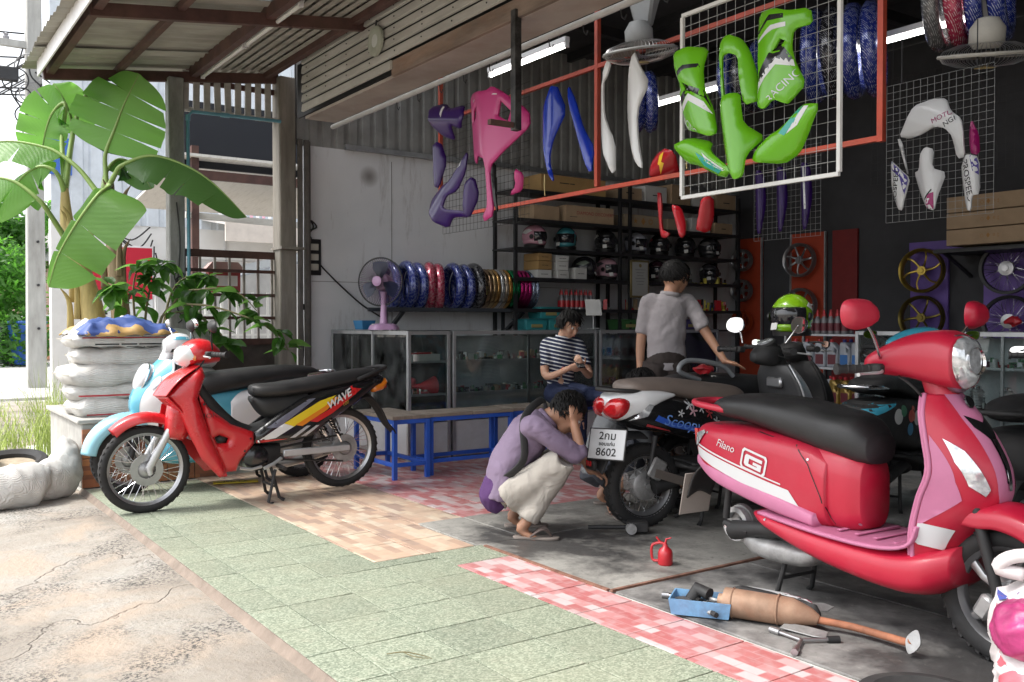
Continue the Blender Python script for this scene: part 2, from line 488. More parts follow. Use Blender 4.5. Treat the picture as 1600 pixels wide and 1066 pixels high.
def print_tile(name, cols, bw, bh, mortar, msize=0.05, offset=0.5, grime=0.4, swap=False):
    """ceramic tile with a printed pattern of little blocks, each block one of a few tones"""
    m = bpy.data.materials.new(name); m.use_nodes = True; nt = m.node_tree; b = nt.nodes['Principled BSDF']
    w = worldcoord(nt)
    sx = nt.nodes.new('ShaderNodeSeparateXYZ'); nt.links.new(w, sx.inputs[0])
    def mth(op, a, c=None):
        n = nt.nodes.new('ShaderNodeMath'); n.operation = op
        for i, q in enumerate((a, c)):
            if q is None: continue
            if hasattr(q, 'is_output'): nt.links.new(q, n.inputs[i])
            else: n.inputs[i].default_value = q
        return n.outputs[0]
    X, Y = sx.outputs[0], sx.outputs[1]
    if swap: X, Y = sx.outputs[1], sx.outputs[2]
    row = mth('DIVIDE', Y, bh); rf = mth('FLOOR', row)
    sh = mth('MULTIPLY', mth('FLOORED_MODULO', rf, 2.0), offset)
    colx = mth('ADD', mth('DIVIDE', X, bw), sh); cf = mth('FLOOR', colx)
    cb = nt.nodes.new('ShaderNodeCombineXYZ'); nt.links.new(cf, cb.inputs[0]); nt.links.new(rf, cb.inputs[1])
    wnz = nt.nodes.new('ShaderNodeTexWhiteNoise'); nt.links.new(cb.outputs[0], wnz.inputs['Vector'])
    rp = nt.nodes.new('ShaderNodeValToRGB'); rp.color_ramp.interpolation = 'CONSTANT'
    el = rp.color_ramp.elements
    while len(el) < len(cols): el.new(0.5)
    for i, (e, c) in enumerate(zip(el, cols)): e.position = i / len(cols); e.color = (*c, 1)
    nt.links.new(wnz.outputs['Value'], rp.inputs[0]); col = rp.outputs[0]
    fx = mth('ABSOLUTE', mth('SUBTRACT', mth('FRACT', colx), 0.5)); fy = mth('ABSOLUTE', mth('SUBTRACT', mth('FRACT', row), 0.5))
    edge = mth('MAXIMUM', mth('GREATER_THAN', fx, 0.5 - msize * bh / bw), mth('GREATER_THAN', fy, 0.5 - msize))
    col = mixc(nt, mth('MULTIPLY', edge, 0.6), col, mortar)
    soft = noise_tex(nt, 22, 3, 0.5, w)
    col = mixc(nt, ramp(nt, soft, [(0.45, 0.0), (0.7, 0.35)]), col, cols[-1])
    d = noise_tex(nt, 2.2, 6, 0.65, w, 0.5)
    col = mixc(nt, ramp(nt, d, [(0.42, 0.0), (0.8, grime)]), col, (0.17, 0.14, 0.12))
    nt.links.new(col, b.inputs['Base Color'])
    nt.links.new(ramp(nt, d, [(0.3, 0.3), (0.7, 0.6)]), b.inputs['Roughness'])
    bu = nt.nodes.new('ShaderNodeBump'); bu.inputs['Strength'].default_value = 0.12; bu.inputs['Distance'].default_value = 0.004
    nt.links.new(noise_tex(nt, 60, 3, 0.6, w), bu.inputs['Height']); nt.links.new(bu.outputs[0], b.inputs['Normal'])
    MATS[name] = m
    return m
print_tile('pink_tile', [(0.42, 0.13, 0.13), (0.5, 0.22, 0.22), (0.44, 0.15, 0.15), (0.53, 0.34, 0.34), (0.54, 0.46, 0.46)], 0.103, 0.0535, (0.5, 0.28, 0.28))
print_tile('beige_tile', [(0.54, 0.385, 0.28), (0.6, 0.48, 0.36), (0.43, 0.30, 0.225), (0.53, 0.40, 0.30), (0.6, 0.51, 0.40), (0.37, 0.27, 0.215)], 0.155, 0.052, (0.5, 0.38, 0.27), msize=0.02, offset=0.37, grime=0.5)
print_tile('brick_tile', [(0.42, 0.14, 0.06), (0.5, 0.2, 0.08), (0.25, 0.09, 0.05), (0.46, 0.17, 0.07)], 0.3, 0.033, (0.3, 0.12, 0.08), msize=0.03, swap=True)
def terrazzo():
    m = bpy.data.materials.new('green_tile'); m.use_nodes = True; nt = m.node_tree; b = nt.nodes['Principled BSDF']
    w = worldcoord(nt)
    vo = nt.nodes.new('ShaderNodeTexVoronoi'); vo.inputs['Scale'].default_value = 150
    nt.links.new(w, vo.inputs['Vector'])
    oi = nt.nodes.new('ShaderNodeObjectInfo')
    col = ramp(nt, vo.outputs['Color'], [(0.15, (0.14, 0.165, 0.12)), (0.5, (0.235, 0.27, 0.20)), (0.85, (0.37, 0.40, 0.31))])
    col = mixc(nt, 1.0, col, ramp(nt, oi.outputs['Random'], [(0, 0.86), (1, 1.08)]), 'MULTIPLY')
    d = noise_tex(nt, 1.8, 6, 0.65, w, 0.0)
    col = mixc(nt, ramp(nt, d, [(0.42, 0.0), (0.75, 0.55)]), col, (0.27, 0.27, 0.19))
    d2 = noise_tex(nt, 14, 5, 0.7, w)
    col = mixc(nt, ramp(nt, d2, [(0.58, 0.0), (0.75, 0.5)]), col, (0.42, 0.40, 0.32))
    nt.links.new(col, b.inputs['Base Color'])
    nt.links.new(ramp(nt, d, [(0.3, 0.5), (0.7, 0.75)]), b.inputs['Roughness'])
    MATS['green_tile'] = m
terrazzo()
m_grout = mat('grout', (0.6, 0.6, 0.56), 0.9, var=0.15, vscale=20, dirt=0.35, dscale=2.0)
m_dirtyfloor = mat('screed', (0.3, 0.29, 0.27), 0.9, var=0.2, vscale=4)
floor = MB().box((-3.4, 6.2, -0.104), (13.4, 9.86, 0.2))
floor = struct('floor', floor, m_grout)
# kerb of rough mortar along the outer edge of the tiles
kb = MB(); n = 90; prof = []
for i in range(n + 1):
    x = -7.25 + 9.0 * i / n
    w = 0.008 + 0.008 * noise.noise(Vector((x * 4, 0, 0)))
    prof.append([(x, 1.272, 0.004), (x, 1.272 - w * 0.5, 0.0035), (x, 1.272 - w - 0.012, -0.02), (x, 1.20, -0.06)])
kb.add([p for r in prof for p in r], [(i * 4 + j, i * 4 + j + 1, i * 4 + j + 5, i * 4 + j + 4) for i in range(n) for j in range(3)])
struct('kerb', kb, mat('mortar_edge', (0.2, 0.16, 0.13), 0.95, var=0.3, vscale=8, bump=0.5, bscale=40))
_tiles = {}
def tile(x0, x1, y0, y1, m, gap=0.006, z=0.004):
    w, h = x1 - x0 - gap, y1 - y0 - gap
    key = (round(w, 3), round(h, 3), m)
    if key not in _tiles:
        b = MB().box((0, 0, -0.006), (w, h, 0.012))
        o = b.build('tile', MATS[m], floor, bevel=0.0015); _tiles[key] = o
    else: o = share(_tiles[key], 'tile', floor)
    o.location = ((x0 + x1) / 2, (y0 + y1) / 2, z + rnd.uniform(-0.0006, 0.0006))
    o.rotation_euler = (rnd.uniform(-1, 1) * 0.0015, rnd.uniform(-1, 1) * 0.0015, 0)
    return o
T = 0.31
for i in range(21):
    x0 = -7.13 + T * i; x1 = x0 + T
    tile(x0, x1, 1.272, 1.445, 'green_tile')
    tile(x0, x1, 1.445, 1.755, 'green_tile')
    tile(x0, x1, 1.755, 2.065, 'green_tile')
    if x0 > -4.2: tile(x0, x1, 2.065, 2.375, 'green_tile')
tile(-4.14, -3.86, 2.375, 2.655, 'green_tile'); tile(-4.14, -4.035, 2.065, 2.375, 'green_tile'); tile(-4.14, -3.86, 2.656, 2.702, 'green_tile', 0.003)
for i in range(10):
    x0 = -3.86 + T * i
    tile(x0, x0 + T, 2.375, 2.695, 'pink_tile')
for i in range(10):
    x1 = -4.145 - T * i
    for j, (a, b_) in enumerate(((2.065, 2.355), (2.355, 2.665), (2.665, 2.995))):
        if j == 2 and i < 2: continue
        tile(x1 - T, x1, a, b_, 'beige_tile')
for i in range(13):
    x1 = -4.80 - T * i
    for j in range(10):
        if -4.80 - T * i < -7.3 and j > 2: continue
        tile(x1 - T, x1, 2.998 + T * j, 2.998 + T * (j + 1), 'pink_tile')
# poured slabs where the bikes are worked on
def slab_material(name, c, stain):
    m = bpy.data.materials.new(name); m.use_nodes = True; nt = m.node_tree; b = nt.nodes['Principled BSDF']; w = worldcoord(nt)
    n1 = noise_tex(nt, 2.2, 7, 0.65, w, 0.1)
    col = ramp(nt, n1, [(0.3, tuple(x * 0.6 for x in c)), (0.62, c)])
    st = noise_tex(nt, 1.1, 6, 0.7, w, 0.15)
    col = mixc(nt, ramp(nt, st, [(0.5 - stain * 0.25, 0.0), (0.62 - stain * 0.15, 0.9)]), col, (0.035, 0.034, 0.035))
    fl = noise_tex(nt, 24, 6, 0.75, w)
    col = mixc(nt, ramp(nt, fl, [(0.56, 0.0), (0.7, 0.7)]), col, (0.07, 0.065, 0.06))
    scr = noise_tex(nt, 14, 7, 0.85, w, 0.2)
    col = mixc(nt, ramp(nt, scr, [(0.6, 0.0), (0.68, 0.45)]), col, (0.42, 0.4, 0.37))
    nt.links.new(col, b.inputs['Base Color']); nt.links.new(ramp(nt, st, [(0.4, 0.85), (0.62, 0.42)]), b.inputs['Roughness'])
    bu = nt.nodes.new('ShaderNodeBump'); bu.inputs['Strength'].default_value = 0.4; bu.inputs['Distance'].default_value = 0.006
    nt.links.new(noise_tex(nt, 30, 6, 0.7, w), bu.inputs['Height']); nt.links.new(bu.outputs[0], b.inputs['Normal'])
    return m
m_slab = slab_material('cement_slab', (0.36, 0.35, 0.32), 0.15)
m_slab2 = slab_material('oily_slab', (0.33, 0.32, 0.305), 0.45)
def slab(x0, x1, y0, y1, m, z=0.006):
    b = MB(); nx = 14; vs = []
    poly = [(x0, y0), (x1, y0), (x1, y1), (x0, y1)]
    o = MB().box(((x0 + x1) / 2, (y0 + y1) / 2, z - 0.01), (x1 - x0, y1 - y0, 0.02)).build('slab', m, floor, bevel=0.004)
    return o
slab(-4.135, -3.09, 2.705, 4.75, m_slab)
slab(-4.795, -4.14, 2.675, 2.99, m_slab); slab(-4.795, -4.14, 2.995, 4.75, m_slab, 0.0065)
slab(-3.07, -1.32, 2.715, 3.58, m_slab2); slab(-1.31, 0.6, 2.715, 3.58, m_slab2)
slab(-3.07, -1.32, 3.59, 5.2, m_slab2, 0.0055); slab(-1.31, 0.6, 3.59, 5.2, m_slab2, 0.0055)
slab(-4.79, -3.08, 4.76, 7.5, m_slab2, 0.005); slab(-3.06, 0.6, 5.21, 8.0, m_slab2, 0.005)
slab(-7.5, -4.80, 6.12, 9.6, m_slab2, 0.0045)
rim = MB().bar((-3.08, 2.7, 0.008), (-3.08, 4.75, 0.008), 0.018, 0.012).bar((-4.1, 2.7, 0.006), (-3.1, 2.7, 0.006), 0.02, 0.012)
rim.build('joint_strip', mat('rusty_joint', (0.2, 0.1, 0.07), 0.9, var=0.4, vscale=20), floor)

# ================================================================== building shell
m_white = bpy.data.materials.new('stained_white_wall'); m_white.use_nodes = True
def _ww(m):
    nt = m.node_tree; b = nt.nodes['Principled BSDF']; w = worldcoord(nt)
    n1 = noise_tex(nt, 0.8, 6, 0.6, w, 0.4)
    col = ramp(nt, n1, [(0.3, (0.66, 0.68, 0.71)), (0.7, (0.78, 0.79, 0.81))])
    wz = worldcoord(nt, (3, 3, 0.5))
    st = noise_tex(nt, 2.5, 7, 0.75, wz, 0.3)
    col = mixc(nt, ramp(nt, st, [(0.55, 0.0), (0.75, 0.6)]), col, (0.25, 0.22, 0.2))
    sp = noise_tex(nt, 30, 5, 0.8, w)
    col = mixc(nt, ramp(nt, sp, [(0.66, 0.0), (0.72, 0.6)]), col, (0.2, 0.17, 0.14))
    vo = nt.nodes.new('ShaderNodeVectorMath'); vo.operation = 'DISTANCE'; vo.inputs[1].default_value = (-8.65, 4.29, 2.722)
    nt.links.new(w, vo.inputs[0])
    col = mixc(nt, ramp(nt, vo.outputs['Value'], [(0.02, 0.95), (0.13, 0.0)]), col, (0.06, 0.035, 0.02))   # old rust burn round a bolt hole
    nt.links.new(col, b.inputs['Base Color']); b.inputs['Roughness'].default_value = 0.75
_ww(m_white)
m_rib = mat('ribbed_sheet', (0.30, 0.30, 0.29), 0.55, metal=0.2, var=0.2, vscale=3, dirt=0.5, dscale=1.2)
m_dark = mat('dark_steel', (0.02, 0.02, 0.022), 0.5, var=0.3, vscale=10)
m_brown = mat('brown_steel', (0.075, 0.035, 0.03), 0.65, var=0.35, vscale=8, dirt=0.4, dirtcol=(0.16, 0.1, 0.07))
wall_left = struct('wall_left', MB().box((-8.76, 7.0, 1.485), (0.12, 6.84, 2.97)), m_white)
seam = MB().box((-8.698, 4.55, 1.45), (0.004, 0.006, 2.9)).box((-8.698, 5.3, 1.62), (0.004, 3.3, 0.005))
seam.build('panel_seam', mat('seam', (0.2, 0.19, 0.18), 0.9), wall_left)
def ribbed(y0, y1, z0, z1, x, pitch=0.145, depth=0.03):
    """vertical trapezoid ribs on a wall facing +X"""
    b = MB(); pts = []; y = y0
    while y < y1:
        pts += [(y, 0), (y + pitch * 0.52, 0), (y + pitch * 0.6, -depth), (y + pitch * 0.92, -depth)]; y += pitch
    vs = []
    for (yy, dx) in pts: vs += [(x + dx, yy, z0), (x + dx, yy, z1)]
    return b.add(vs, [(i * 2, i * 2 + 2, i * 2 + 3, i * 2 + 1) for i in range(len(pts) - 1)])
up = ribbed(3.5, 10.0, 2.97, 4.5, -8.7); up.build('ribbed_panel', m_rib, wall_left, smooth=0)
MB().box((-8.745, 6.75, 3.73), (0.02, 6.5, 1.52)).build('backing_sheet', m_dark, wall_left)
MB().bar((-8.66, 4.0, 2.99), (-8.66, 10, 2.99), 0.045, 0.05).build('rail', mat('galvanised', (0.4, 0.41, 0.42), 0.4, metal=0.8, var=0.2), wall_left)
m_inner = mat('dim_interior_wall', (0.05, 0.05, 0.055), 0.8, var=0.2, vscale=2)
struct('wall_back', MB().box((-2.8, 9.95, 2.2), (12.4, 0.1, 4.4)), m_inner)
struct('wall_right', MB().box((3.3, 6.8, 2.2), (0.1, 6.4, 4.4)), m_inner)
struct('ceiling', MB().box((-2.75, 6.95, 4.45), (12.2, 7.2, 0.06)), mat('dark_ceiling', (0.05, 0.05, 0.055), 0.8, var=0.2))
pr = MB()
for y in (4.3, 5.6, 6.9, 8.2): pr.bar((-8.65, y, 4.36), (3.2, y, 4.36), 0.06, 0.1)
for x in (-7.4, -5.4, -3.4, -1.4): pr.bar((x, 3.6, 4.26), (x, 9.8, 4.26), 0.08, 0.1)
tag(pr.build('roof_trusses', m_dark), kind='structure')

# ------------------------------------------------------------------ awning over the forecourt
def aw_z(y): return 3.362 + 0.131 * (y - 1.26)
m_awn = mat('weathered_roof_sheet', (0.36, 0.35, 0.31), 0.7, var=0.22, vscale=2.5, dirt=0.45, dirtcol=(0.13, 0.11, 0.09), dscale=1.6, stretch=(3, 0.7, 1))
awn = thing('awning', 'corrugated grey awning roof with brown steel purlins over the forecourt', 'awning', (0, 0, 0))
def sheet(x0, x1, y0, y1, dz, ph):
    b = MB(); nx = int((x1 - x0) / 0.03) + 1; vs = []
    for i in range(nx):
        x = x0 + (x1 - x0) * i / (nx - 1)
        w = 0.011 * math.sin(2 * PI * x / 0.15 + ph)
        for y in (y0, (y0 + y1) / 2, y1): vs.append((x, y, aw_z(y) + dz + w + 0.006 * noise.noise(Vector((x, y, 9)))))
    b.add(vs, [(i * 3 + j, i * 3 + j + 1, i * 3 + j + 4, i * 3 + j + 3) for i in range(nx - 1) for j in range(2)])
    N = len(b.v)
    return b
x = -8.95; k = 0
while x < 3.4:
    w = 0.78
    sheet(x, x + w + 0.05, 1.10 + 0.03 * rnd.random(), 3.34, 0.045 + 0.012 * (k % 2), k).build('roof_sheet', m_awn, awn, smooth=180)
    x += w; k += 1
# far strip of sheet past the end rafter
for y in (1.30, 1.85, 2.5, 3.2):
    if y in (1.85,): w, h = 0.05, 0.05
    else: w, h = 0.06, 0.1
    MB().bar((-8.85, y, aw_z(y) - 0.0), (3.3, y, aw_z(y) - 0.0), w, h).build('purlin', m_brown, awn)
for x in (-8.72, -6.75, -4.7, -2.6, -0.5, 1.6):
    MB().bar((x, 1.25, aw_z(1.25) - 0.045), (x, 3.32, aw_z(3.32) - 0.045), 0.05, 0.09).build('rafter', m_brown, awn)
MB().box((-2.7, 1.20, 3.335), (11.9, 0.012, 0.13)).build('gutter_board', mat('white_flashing', (0.72, 0.72, 0.72), 0.45, var=0.08, dirt=0.25), awn)
ri = MB(); y = 2.56
while y < 3.16:
    ri.add([(-8.7, y, aw_z(y) + 0.0), (3.2, y, aw_z(y) + 0.0), (3.2, y + 0.06, aw_z(y + 0.06)), (-8.7, y + 0.06, aw_z(y + 0.06))], [(0, 1, 2, 3)])
    ri.add([(-8.7, y + 0.06, aw_z(y + 0.06)), (3.2, y + 0.06, aw_z(y + 0.06)), (3.2, y + 0.065, aw_z(y) + 0.035), (-8.7, y + 0.065, aw_z(y) + 0.035)], [(0, 1, 2, 3)])
    y += 0.09
ri.build('ribbed_soffit', m_awn, awn, smooth=0)
# ------------------------------------------------------------------ slatted fascia above the shop opening
fas = thing('shopfront_fascia', 'slatted grey metal fascia above the open shopfront', 'fascia', (0, 3.3, 3.12))
m_slat = mat('pale_slat', (0.46, 0.45, 0.42), 0.6, var=0.18, vscale=3, dirt=0.45, dirtcol=(0.14, 0.11, 0.08), dscale=2, stretch=(0.4, 1, 3))
MB().box((-2.5, 0.06, 0.26), (11.6, 0.02, 0.5)).build('backing', m_dark, fas)
for i in range(6):
    x0 = -8.02 + (0.0 if i else 0.0); x1 = 3.2 if i > 0 else -6.28
    b = MB(); z = 0.012 + i * 0.086
    b.box(((x0 + x1) / 2, -0.012, z + 0.033), (x1 - x0, 0.025, 0.066), rot=(R(-8), 0, 0))
    b.build('slat', m_slat, fas, bevel=0.003)
sc = MB()
for i in range(1, 6):
    for q in range(24):
        sc.sphere((-7.9 + 0.42 * q + 0.02 * rnd.random(), -0.027, 0.012 + i * 0.086 + 0.034), 0.006, 4)
tag(sc.build('screw_heads', m_dark, fas), kind='stuff')
m_plank = mat('weathered_plank', (0.2, 0.15, 0.12), 0.85, var=0.4, vscale=4, dirt=0.6, dirtcol=(0.22, 0.1, 0.05), dscale=3, stretch=(0.4, 2, 2), bump=0.4, bscale=25)
MB().box((-1.6, 0.02, 0.02), (9.4, 0.05, 0.12)).build('plank', m_plank, fas, bevel=0.004)
MB().box((-2.4, 0.17, -0.03), (11.3, 0.29, 0.025)).build('soffit_board', mat('pinkish_board', (0.36, 0.31, 0.28), 0.8, var=0.2, vscale=2, dirt=0.4, dirtcol=(0.2, 0.1, 0.06), dscale=1.5), fas)
MB().tube([(-8.2, 0.36, -0.05), (3.2, 0.36, -0.05)], 0.022, 10).build('conduit', mat('grey_conduit', (0.42, 0.42, 0.42), 0.5, var=0.15), fas)
hk = MB()
for q in range(16):
    x = -6.9 + 0.35 * q
    hk.tube([(x, 0.36, -0.07), (x + 0.01, 0.36, -0.12), (x + 0.035, 0.36, -0.14), (x + 0.05, 0.36, -0.115)], 0.004, 5)
tag(hk.build('hooks', m_dark, fas), kind='stuff')
pq = thing('round_plaque', 'round grey ring plaque hung on the slatted fascia', 'plaque', (-6.477, 3.262, 3.385), rot=(R(90), 0, 0))
MB().lathe([(0.05, 0.0), (0.05, 0.02), (0.095, 0.03), (0.115, 0.02), (0.118, 0.0), (0.05, 0.0)], 20).build('ring', mat('pale_plastic', (0.34, 0.36, 0.3), 0.6, dirt=0.4), pq)
MB().lathe([(0.0, 0.022), (0.05, 0.02), (0.05, 0.0)], 16).build('disc', mat('pale_disc', (0.5, 0.52, 0.5), 0.5), pq)
MB().tube([(0, 0.1, 0.01), (0.01, 0.16, 0.005)], 0.008, 6).build('hanger', m_dark, pq)
# column of steel channel and concrete at the end of the shopfront
m_col = mat('grimy_concrete', (0.27, 0.25, 0.22), 0.85, var=0.3, vscale=3, dirt=0.6, dscale=2, stretch=(3, 3, 0.5), bump=0.3, bscale=20)
c = thing('corner_column', 'grimy concrete column with steel channels at the shopfront corner', 'column', (-8.7, 3.4, 0))
MB().box((-0.02, -0.02, 1.8), (0.2, 0.17, 3.6)).build('shaft', m_col, c, bevel=0.012)
for dx, dy in ((0.11, 0.09), (0.10, 0.16), (0.04, 0.2)):
    MB().box((dx, dy, 1.5), (0.035, 0.045, 3.0)).build('shutter_channel', mat('old_channel', (0.16, 0.15, 0.14), 0.55, metal=0.5, var=0.3, dirt=0.5), c, bevel=0.003)
MB().box((0.02, 0.0, 1.93), (0.28, 0.24, 0.025)).build('band', m_col, c)
c = thing('awning_post', 'slim stained concrete post carrying the far end of the awning', 'post', (-8.7, 2.33, 0))
MB().box((0, 0, 1.72), (0.13, 0.14, 3.44)).build('shaft', mat('stained_post', (0.33, 0.33, 0.33), 0.85, var=0.35, vscale=3, dirt=0.7, dirtcol=(0.08, 0.06, 0.05), dscale=3, stretch=(2, 2, 0.7)), c, bevel=0.01)
wr = MB().tube([(0.07, 0.0, 1.2), (0.09, 0.03, 1.25), (0.08, -0.02, 1.4), (0.075, 0.02, 1.9), (0.075, -0.01, 2.3)], 0.006, 5, smooth=20)
wr.torus((0.085, 0.01, 1.62), (1, 0.2, 0), 0.05, 0.006, 14, 5); wr.torus((0.09, 0.02, 1.58), (1, -0.2, 0.2), 0.045, 0.006, 14, 5)
wr.build('cable_coil', m_dark, c)
# blue water pipe
bp = MB().tube([(-8.6, 2.42, 0.3), (-8.6, 2.42, 3.09), (-8.6, 2.46, 3.135), (-8.6, 3.3, 3.15)], 0.016, 8)
bp.tube([(-8.6, 2.42, 3.05), (-8.6, 2.42, 3.1)], 0.022, 8).tube([(-8.6, 2.72, 3.14), (-8.6, 2.80, 3.141)], 0.022, 8)
tag(bp.build('water_pipe', mat('blue_pvc', (0.12, 0.32, 0.42), 0.4, var=0.15)), 'blue plastic water pipe running up beside the slim post', 'pipe')
# ------------------------------------------------------------------ steel lattice gate between post and column
gt = thing('lattice_gate', 'dark steel lattice side gate between the slim post and the column', 'gate', (-8.78, 2.85, 0))
for z, w in ((1.86, 0.07), (1.70, 0.03), (1.47, 0.03), (1.25, 0.03), (1.02, 0.06), (0.2, 0.06)):
    MB().box((0, 0, z), (0.035, 0.92, w)).build('rail', m_brown, gt)
for i in range(7):
    MB().box((0.005, -0.42 + 0.14 * i, 1.44), (0.02, 0.022, 0.86)).build('bar', mat('gate_bar', (0.3, 0.28, 0.25), 0.5, metal=0.4, var=0.3), gt)
MB().box((-0.01, 0, 0.6), (0.015, 0.9, 0.8)).build('lower_panel', mat('gate_panel', (0.06, 0.05, 0.045), 0.7, var=0.4, dirt=0.4), gt)
pk = thing('picket_screen', 'row of grey picket boards hung under the awning end', 'screen', (-8.74, 2.86, 3.36))
for i in range(9):
    MB().box((0.0, -0.42 + 0.098 * i, -0.02 * (i % 2)), (0.02, 0.06, 0.36), rot=(rnd.uniform(-.03, .03), 0, 0)).build('board', m_slat, pk, bevel=0.003)
MB().box((-0.03, 0, 0.1), (0.03, 0.95, 0.05)).build('rail', m_brown, pk)
MB().box((-0.03, 0, -0.17), (0.03, 0.95, 0.04)).build('rail', m_slat, pk)
# ================================================================== planter wall, sacks, plants and what lies beyond the forecourt
m_cem = mat('cement_render', (0.42, 0.41, 0.38), 0.9, var=0.25, vscale=4, dirt=0.5, dscale=2, bump=0.3, bscale=30)
pl = thing('planter_wall', 'low cement planter wall faced with brick-coloured tiles under the sacks', 'wall', (-7.9, 1.26, 0))
MB().box((0, 0.5, 0.235), (1.36, 1.0, 0.47)).build('body', m_cem, pl, bevel=0.01)
MB().box((0.0, 0.5, 0.488), (1.42, 1.06, 0.035)).build('coping', m_cem, pl, bevel=0.008)
for j in range(5):
    for i in range(2):
        MB().box((0.689, 0.1 + 0.2 * j, 0.11 + 0.215 * i), (0.016, 0.194, 0.209)).build('tile', MATS['brick_tile'], pl, bevel=0.002)

def sack_mb(a, b, h, seed, wr=0.016, bend=0.0):
    """filled woven sack: half sizes a, b and thickness h, puckered at its ends"""
    N = 26; M_ = 34; B = MB(); rr = random.Random(seed); off = Vector((rr.random() * 50, rr.random() * 50, 0))
    vs = []; idx = {}
    for side in (1, -1):
        for i in range(N + 1):
            for j in range(M_ + 1):
                u, v = -1 + 2 * i / N, -1 + 2 * j / M_
                if side < 0 and (i in (0, N) or j in (0, M_)): idx[(side, i, j)] = idx[(1, i, j)]; continue
                e = max(0.0, (1 - u ** 4) * (1 - abs(v) ** 5)) ** 0.42
                x = a * u * (1 - 0.06 * v * v - 0.03 * (1 - e)); y = b * v * (1 - 0.05 * u * u)
                nz = noise.noise(Vector((x * 9, y * 9, side * 3)) + off) * wr + noise.noise(Vector((x * 3, y * 3, side)) + off) * wr * 1.5
                nz -= 0.012 * (1 - abs(noise.noise(Vector((x * 14, y * 7, seed)))) * 3) * (1 - e * 0.5) * 0.6
                nz += 0.008 * math.sin(v * 26 + u * 3 + seed) * abs(v) ** 6 + 0.006 * math.sin(u * 22 + seed) * abs(u) ** 5
                z = side * h * e * (0.5 if side > 0 else 0.5) + nz * (0.3 + e) + bend * (x / a) ** 2 * -1
                idx[(side, i, j)] = len(vs); vs.append((x, y, z))
    fs = []
    for side in (1, -1):
        for i in range(N):
            for j in range(M_):
                q = (idx[(side, i, j)], idx[(side, i + 1, j)], idx[(side, i + 1, j + 1)], idx[(side, i, j + 1)])
                fs.append(q if side > 0 else q[::-1])
    return B.add(vs, fs)
def woven(name, c, dirt=0.4):
    m = mat(name, c, 0.8, var=0.1, vscale=7, dirt=dirt, dirtcol=(0.3, 0.24, 0.18), dscale=5)
    nt = m.node_tree; b = nt.nodes['Principled BSDF']
    w = objcoord(nt)
    wv = nt.nodes.new('ShaderNodeTexWave'); wv.inputs['Scale'].default_value = 70; wv.inputs['Distortion'].default_value = 1.5
    nt.links.new(w, wv.inputs[0]); bu = nt.nodes.new('ShaderNodeBump'); bu.inputs['Strength'].default_value = 0.5; bu.inputs['Distance'].default_value = 0.008
    n2 = noise_tex(nt, 11, 6, 0.7, w, 1.5); ad = nt.nodes.new('ShaderNodeMath'); ad.operation = 'ADD'
    nt.links.new(wv.outputs[0], ad.inputs[0]); nt.links.new(n2, ad.inputs[1])
    nt.links.new(ad.outputs[0], bu.inputs['Height']); nt.links.new(bu.outputs[0], b.inputs['Normal'])
    return m
m_sack = woven('white_woven_sack', (0.66, 0.65, 0.62)); m_sack2 = woven('grey_woven_sack', (0.52, 0.52, 0.5), 0.5)
m_red_print = mat('red_print', (0.5, 0.05, 0.06), 0.7, var=0.2); m_black_print = mat('black_print', (0.03, 0.03, 0.03), 0.7)
m_stitch = mat('stitching', (0.5, 0.48, 0.42), 0.9)
def sack(name, label, loc, rz, a=0.27, b=0.4, h=0.15, seed=1, m=None, stripe=None, group=None, tilt=(0, 0), txt=None):
    t = thing(name, label, 'sack', loc, rz, group, rot=(tilt[0], tilt[1], rz))
    o = sack_mb(a, b, h, seed).build('cover', m or m_sack, t, smooth=180)
    bv = bvh_of(o)
    sm = MB()
    for k in range(34):
        x = -a * 0.93 + 2 * a * 0.93 * k / 33
        sm.bar((x, -b * 0.985, 0.004), (x + 0.008, -b * 0.985, 0.004), 0.006, 0.01)
    tag(sm.build('stitched_hem', m_stitch, t), kind='stuff')
    if stripe:      # printed band round the side facing out
        fr = frame((a * 0.2, 0, 0), (0, 1, 0), (0, 0, 1), (1, 0, 0))
        for z0, z1, mm in stripe:
            decal('printed_band', [(-b * 0.8, z0), (b * 0.8, z0), (b * 0.8, z1), (-b * 0.8, z1)], fr, bv, mm, t, 0.03, 0.002, reach=0.6)
        if txt: lettering(txt, 0.035, frame((a * 0.2, 0, -0.03), (0, 1, 0), (0, 0, 1), (1, 0, 0)), m_black_print, t, bv, sx=1.6)
    return t
GS = 'white sacks stacked on the planter wall'
sack('sack', 'lowest white sack of the pile resting on the planter coping', (-7.56, 1.62, 0.568), R(4), seed=1, h=0.15, group=GS, stripe=[(-0.05, -0.04, m_red_print)])
sack('sack', 'second white sack from the bottom with a red line along it', (-7.58, 1.60, 0.685), R(-3), seed=2, h=0.15, group=GS, stripe=[(-0.03, -0.018, m_red_print)])
sack('sack', 'plump white sack in the middle of the pile by the blue scooter', (-7.56, 1.58, 0.815), R(5), seed=3, h=0.19, b=0.42, group=GS)
sack('sack', 'plain white sack second from the top of the tall pile', (-7.6, 1.62, 0.95), R(-4), seed=4, h=0.17, b=0.38, group=GS)
sack('sack', 'white sack with red stripe and black lettering topping the tall pile', (-7.58, 1.61, 1.075), R(2), seed=5, h=0.15, b=0.41, group=GS, stripe=[(0.012, 0.02, m_red_print), (-0.055, -0.05, m_black_print)], txt='▬▬▬ ▬▬ ▬▬▬')
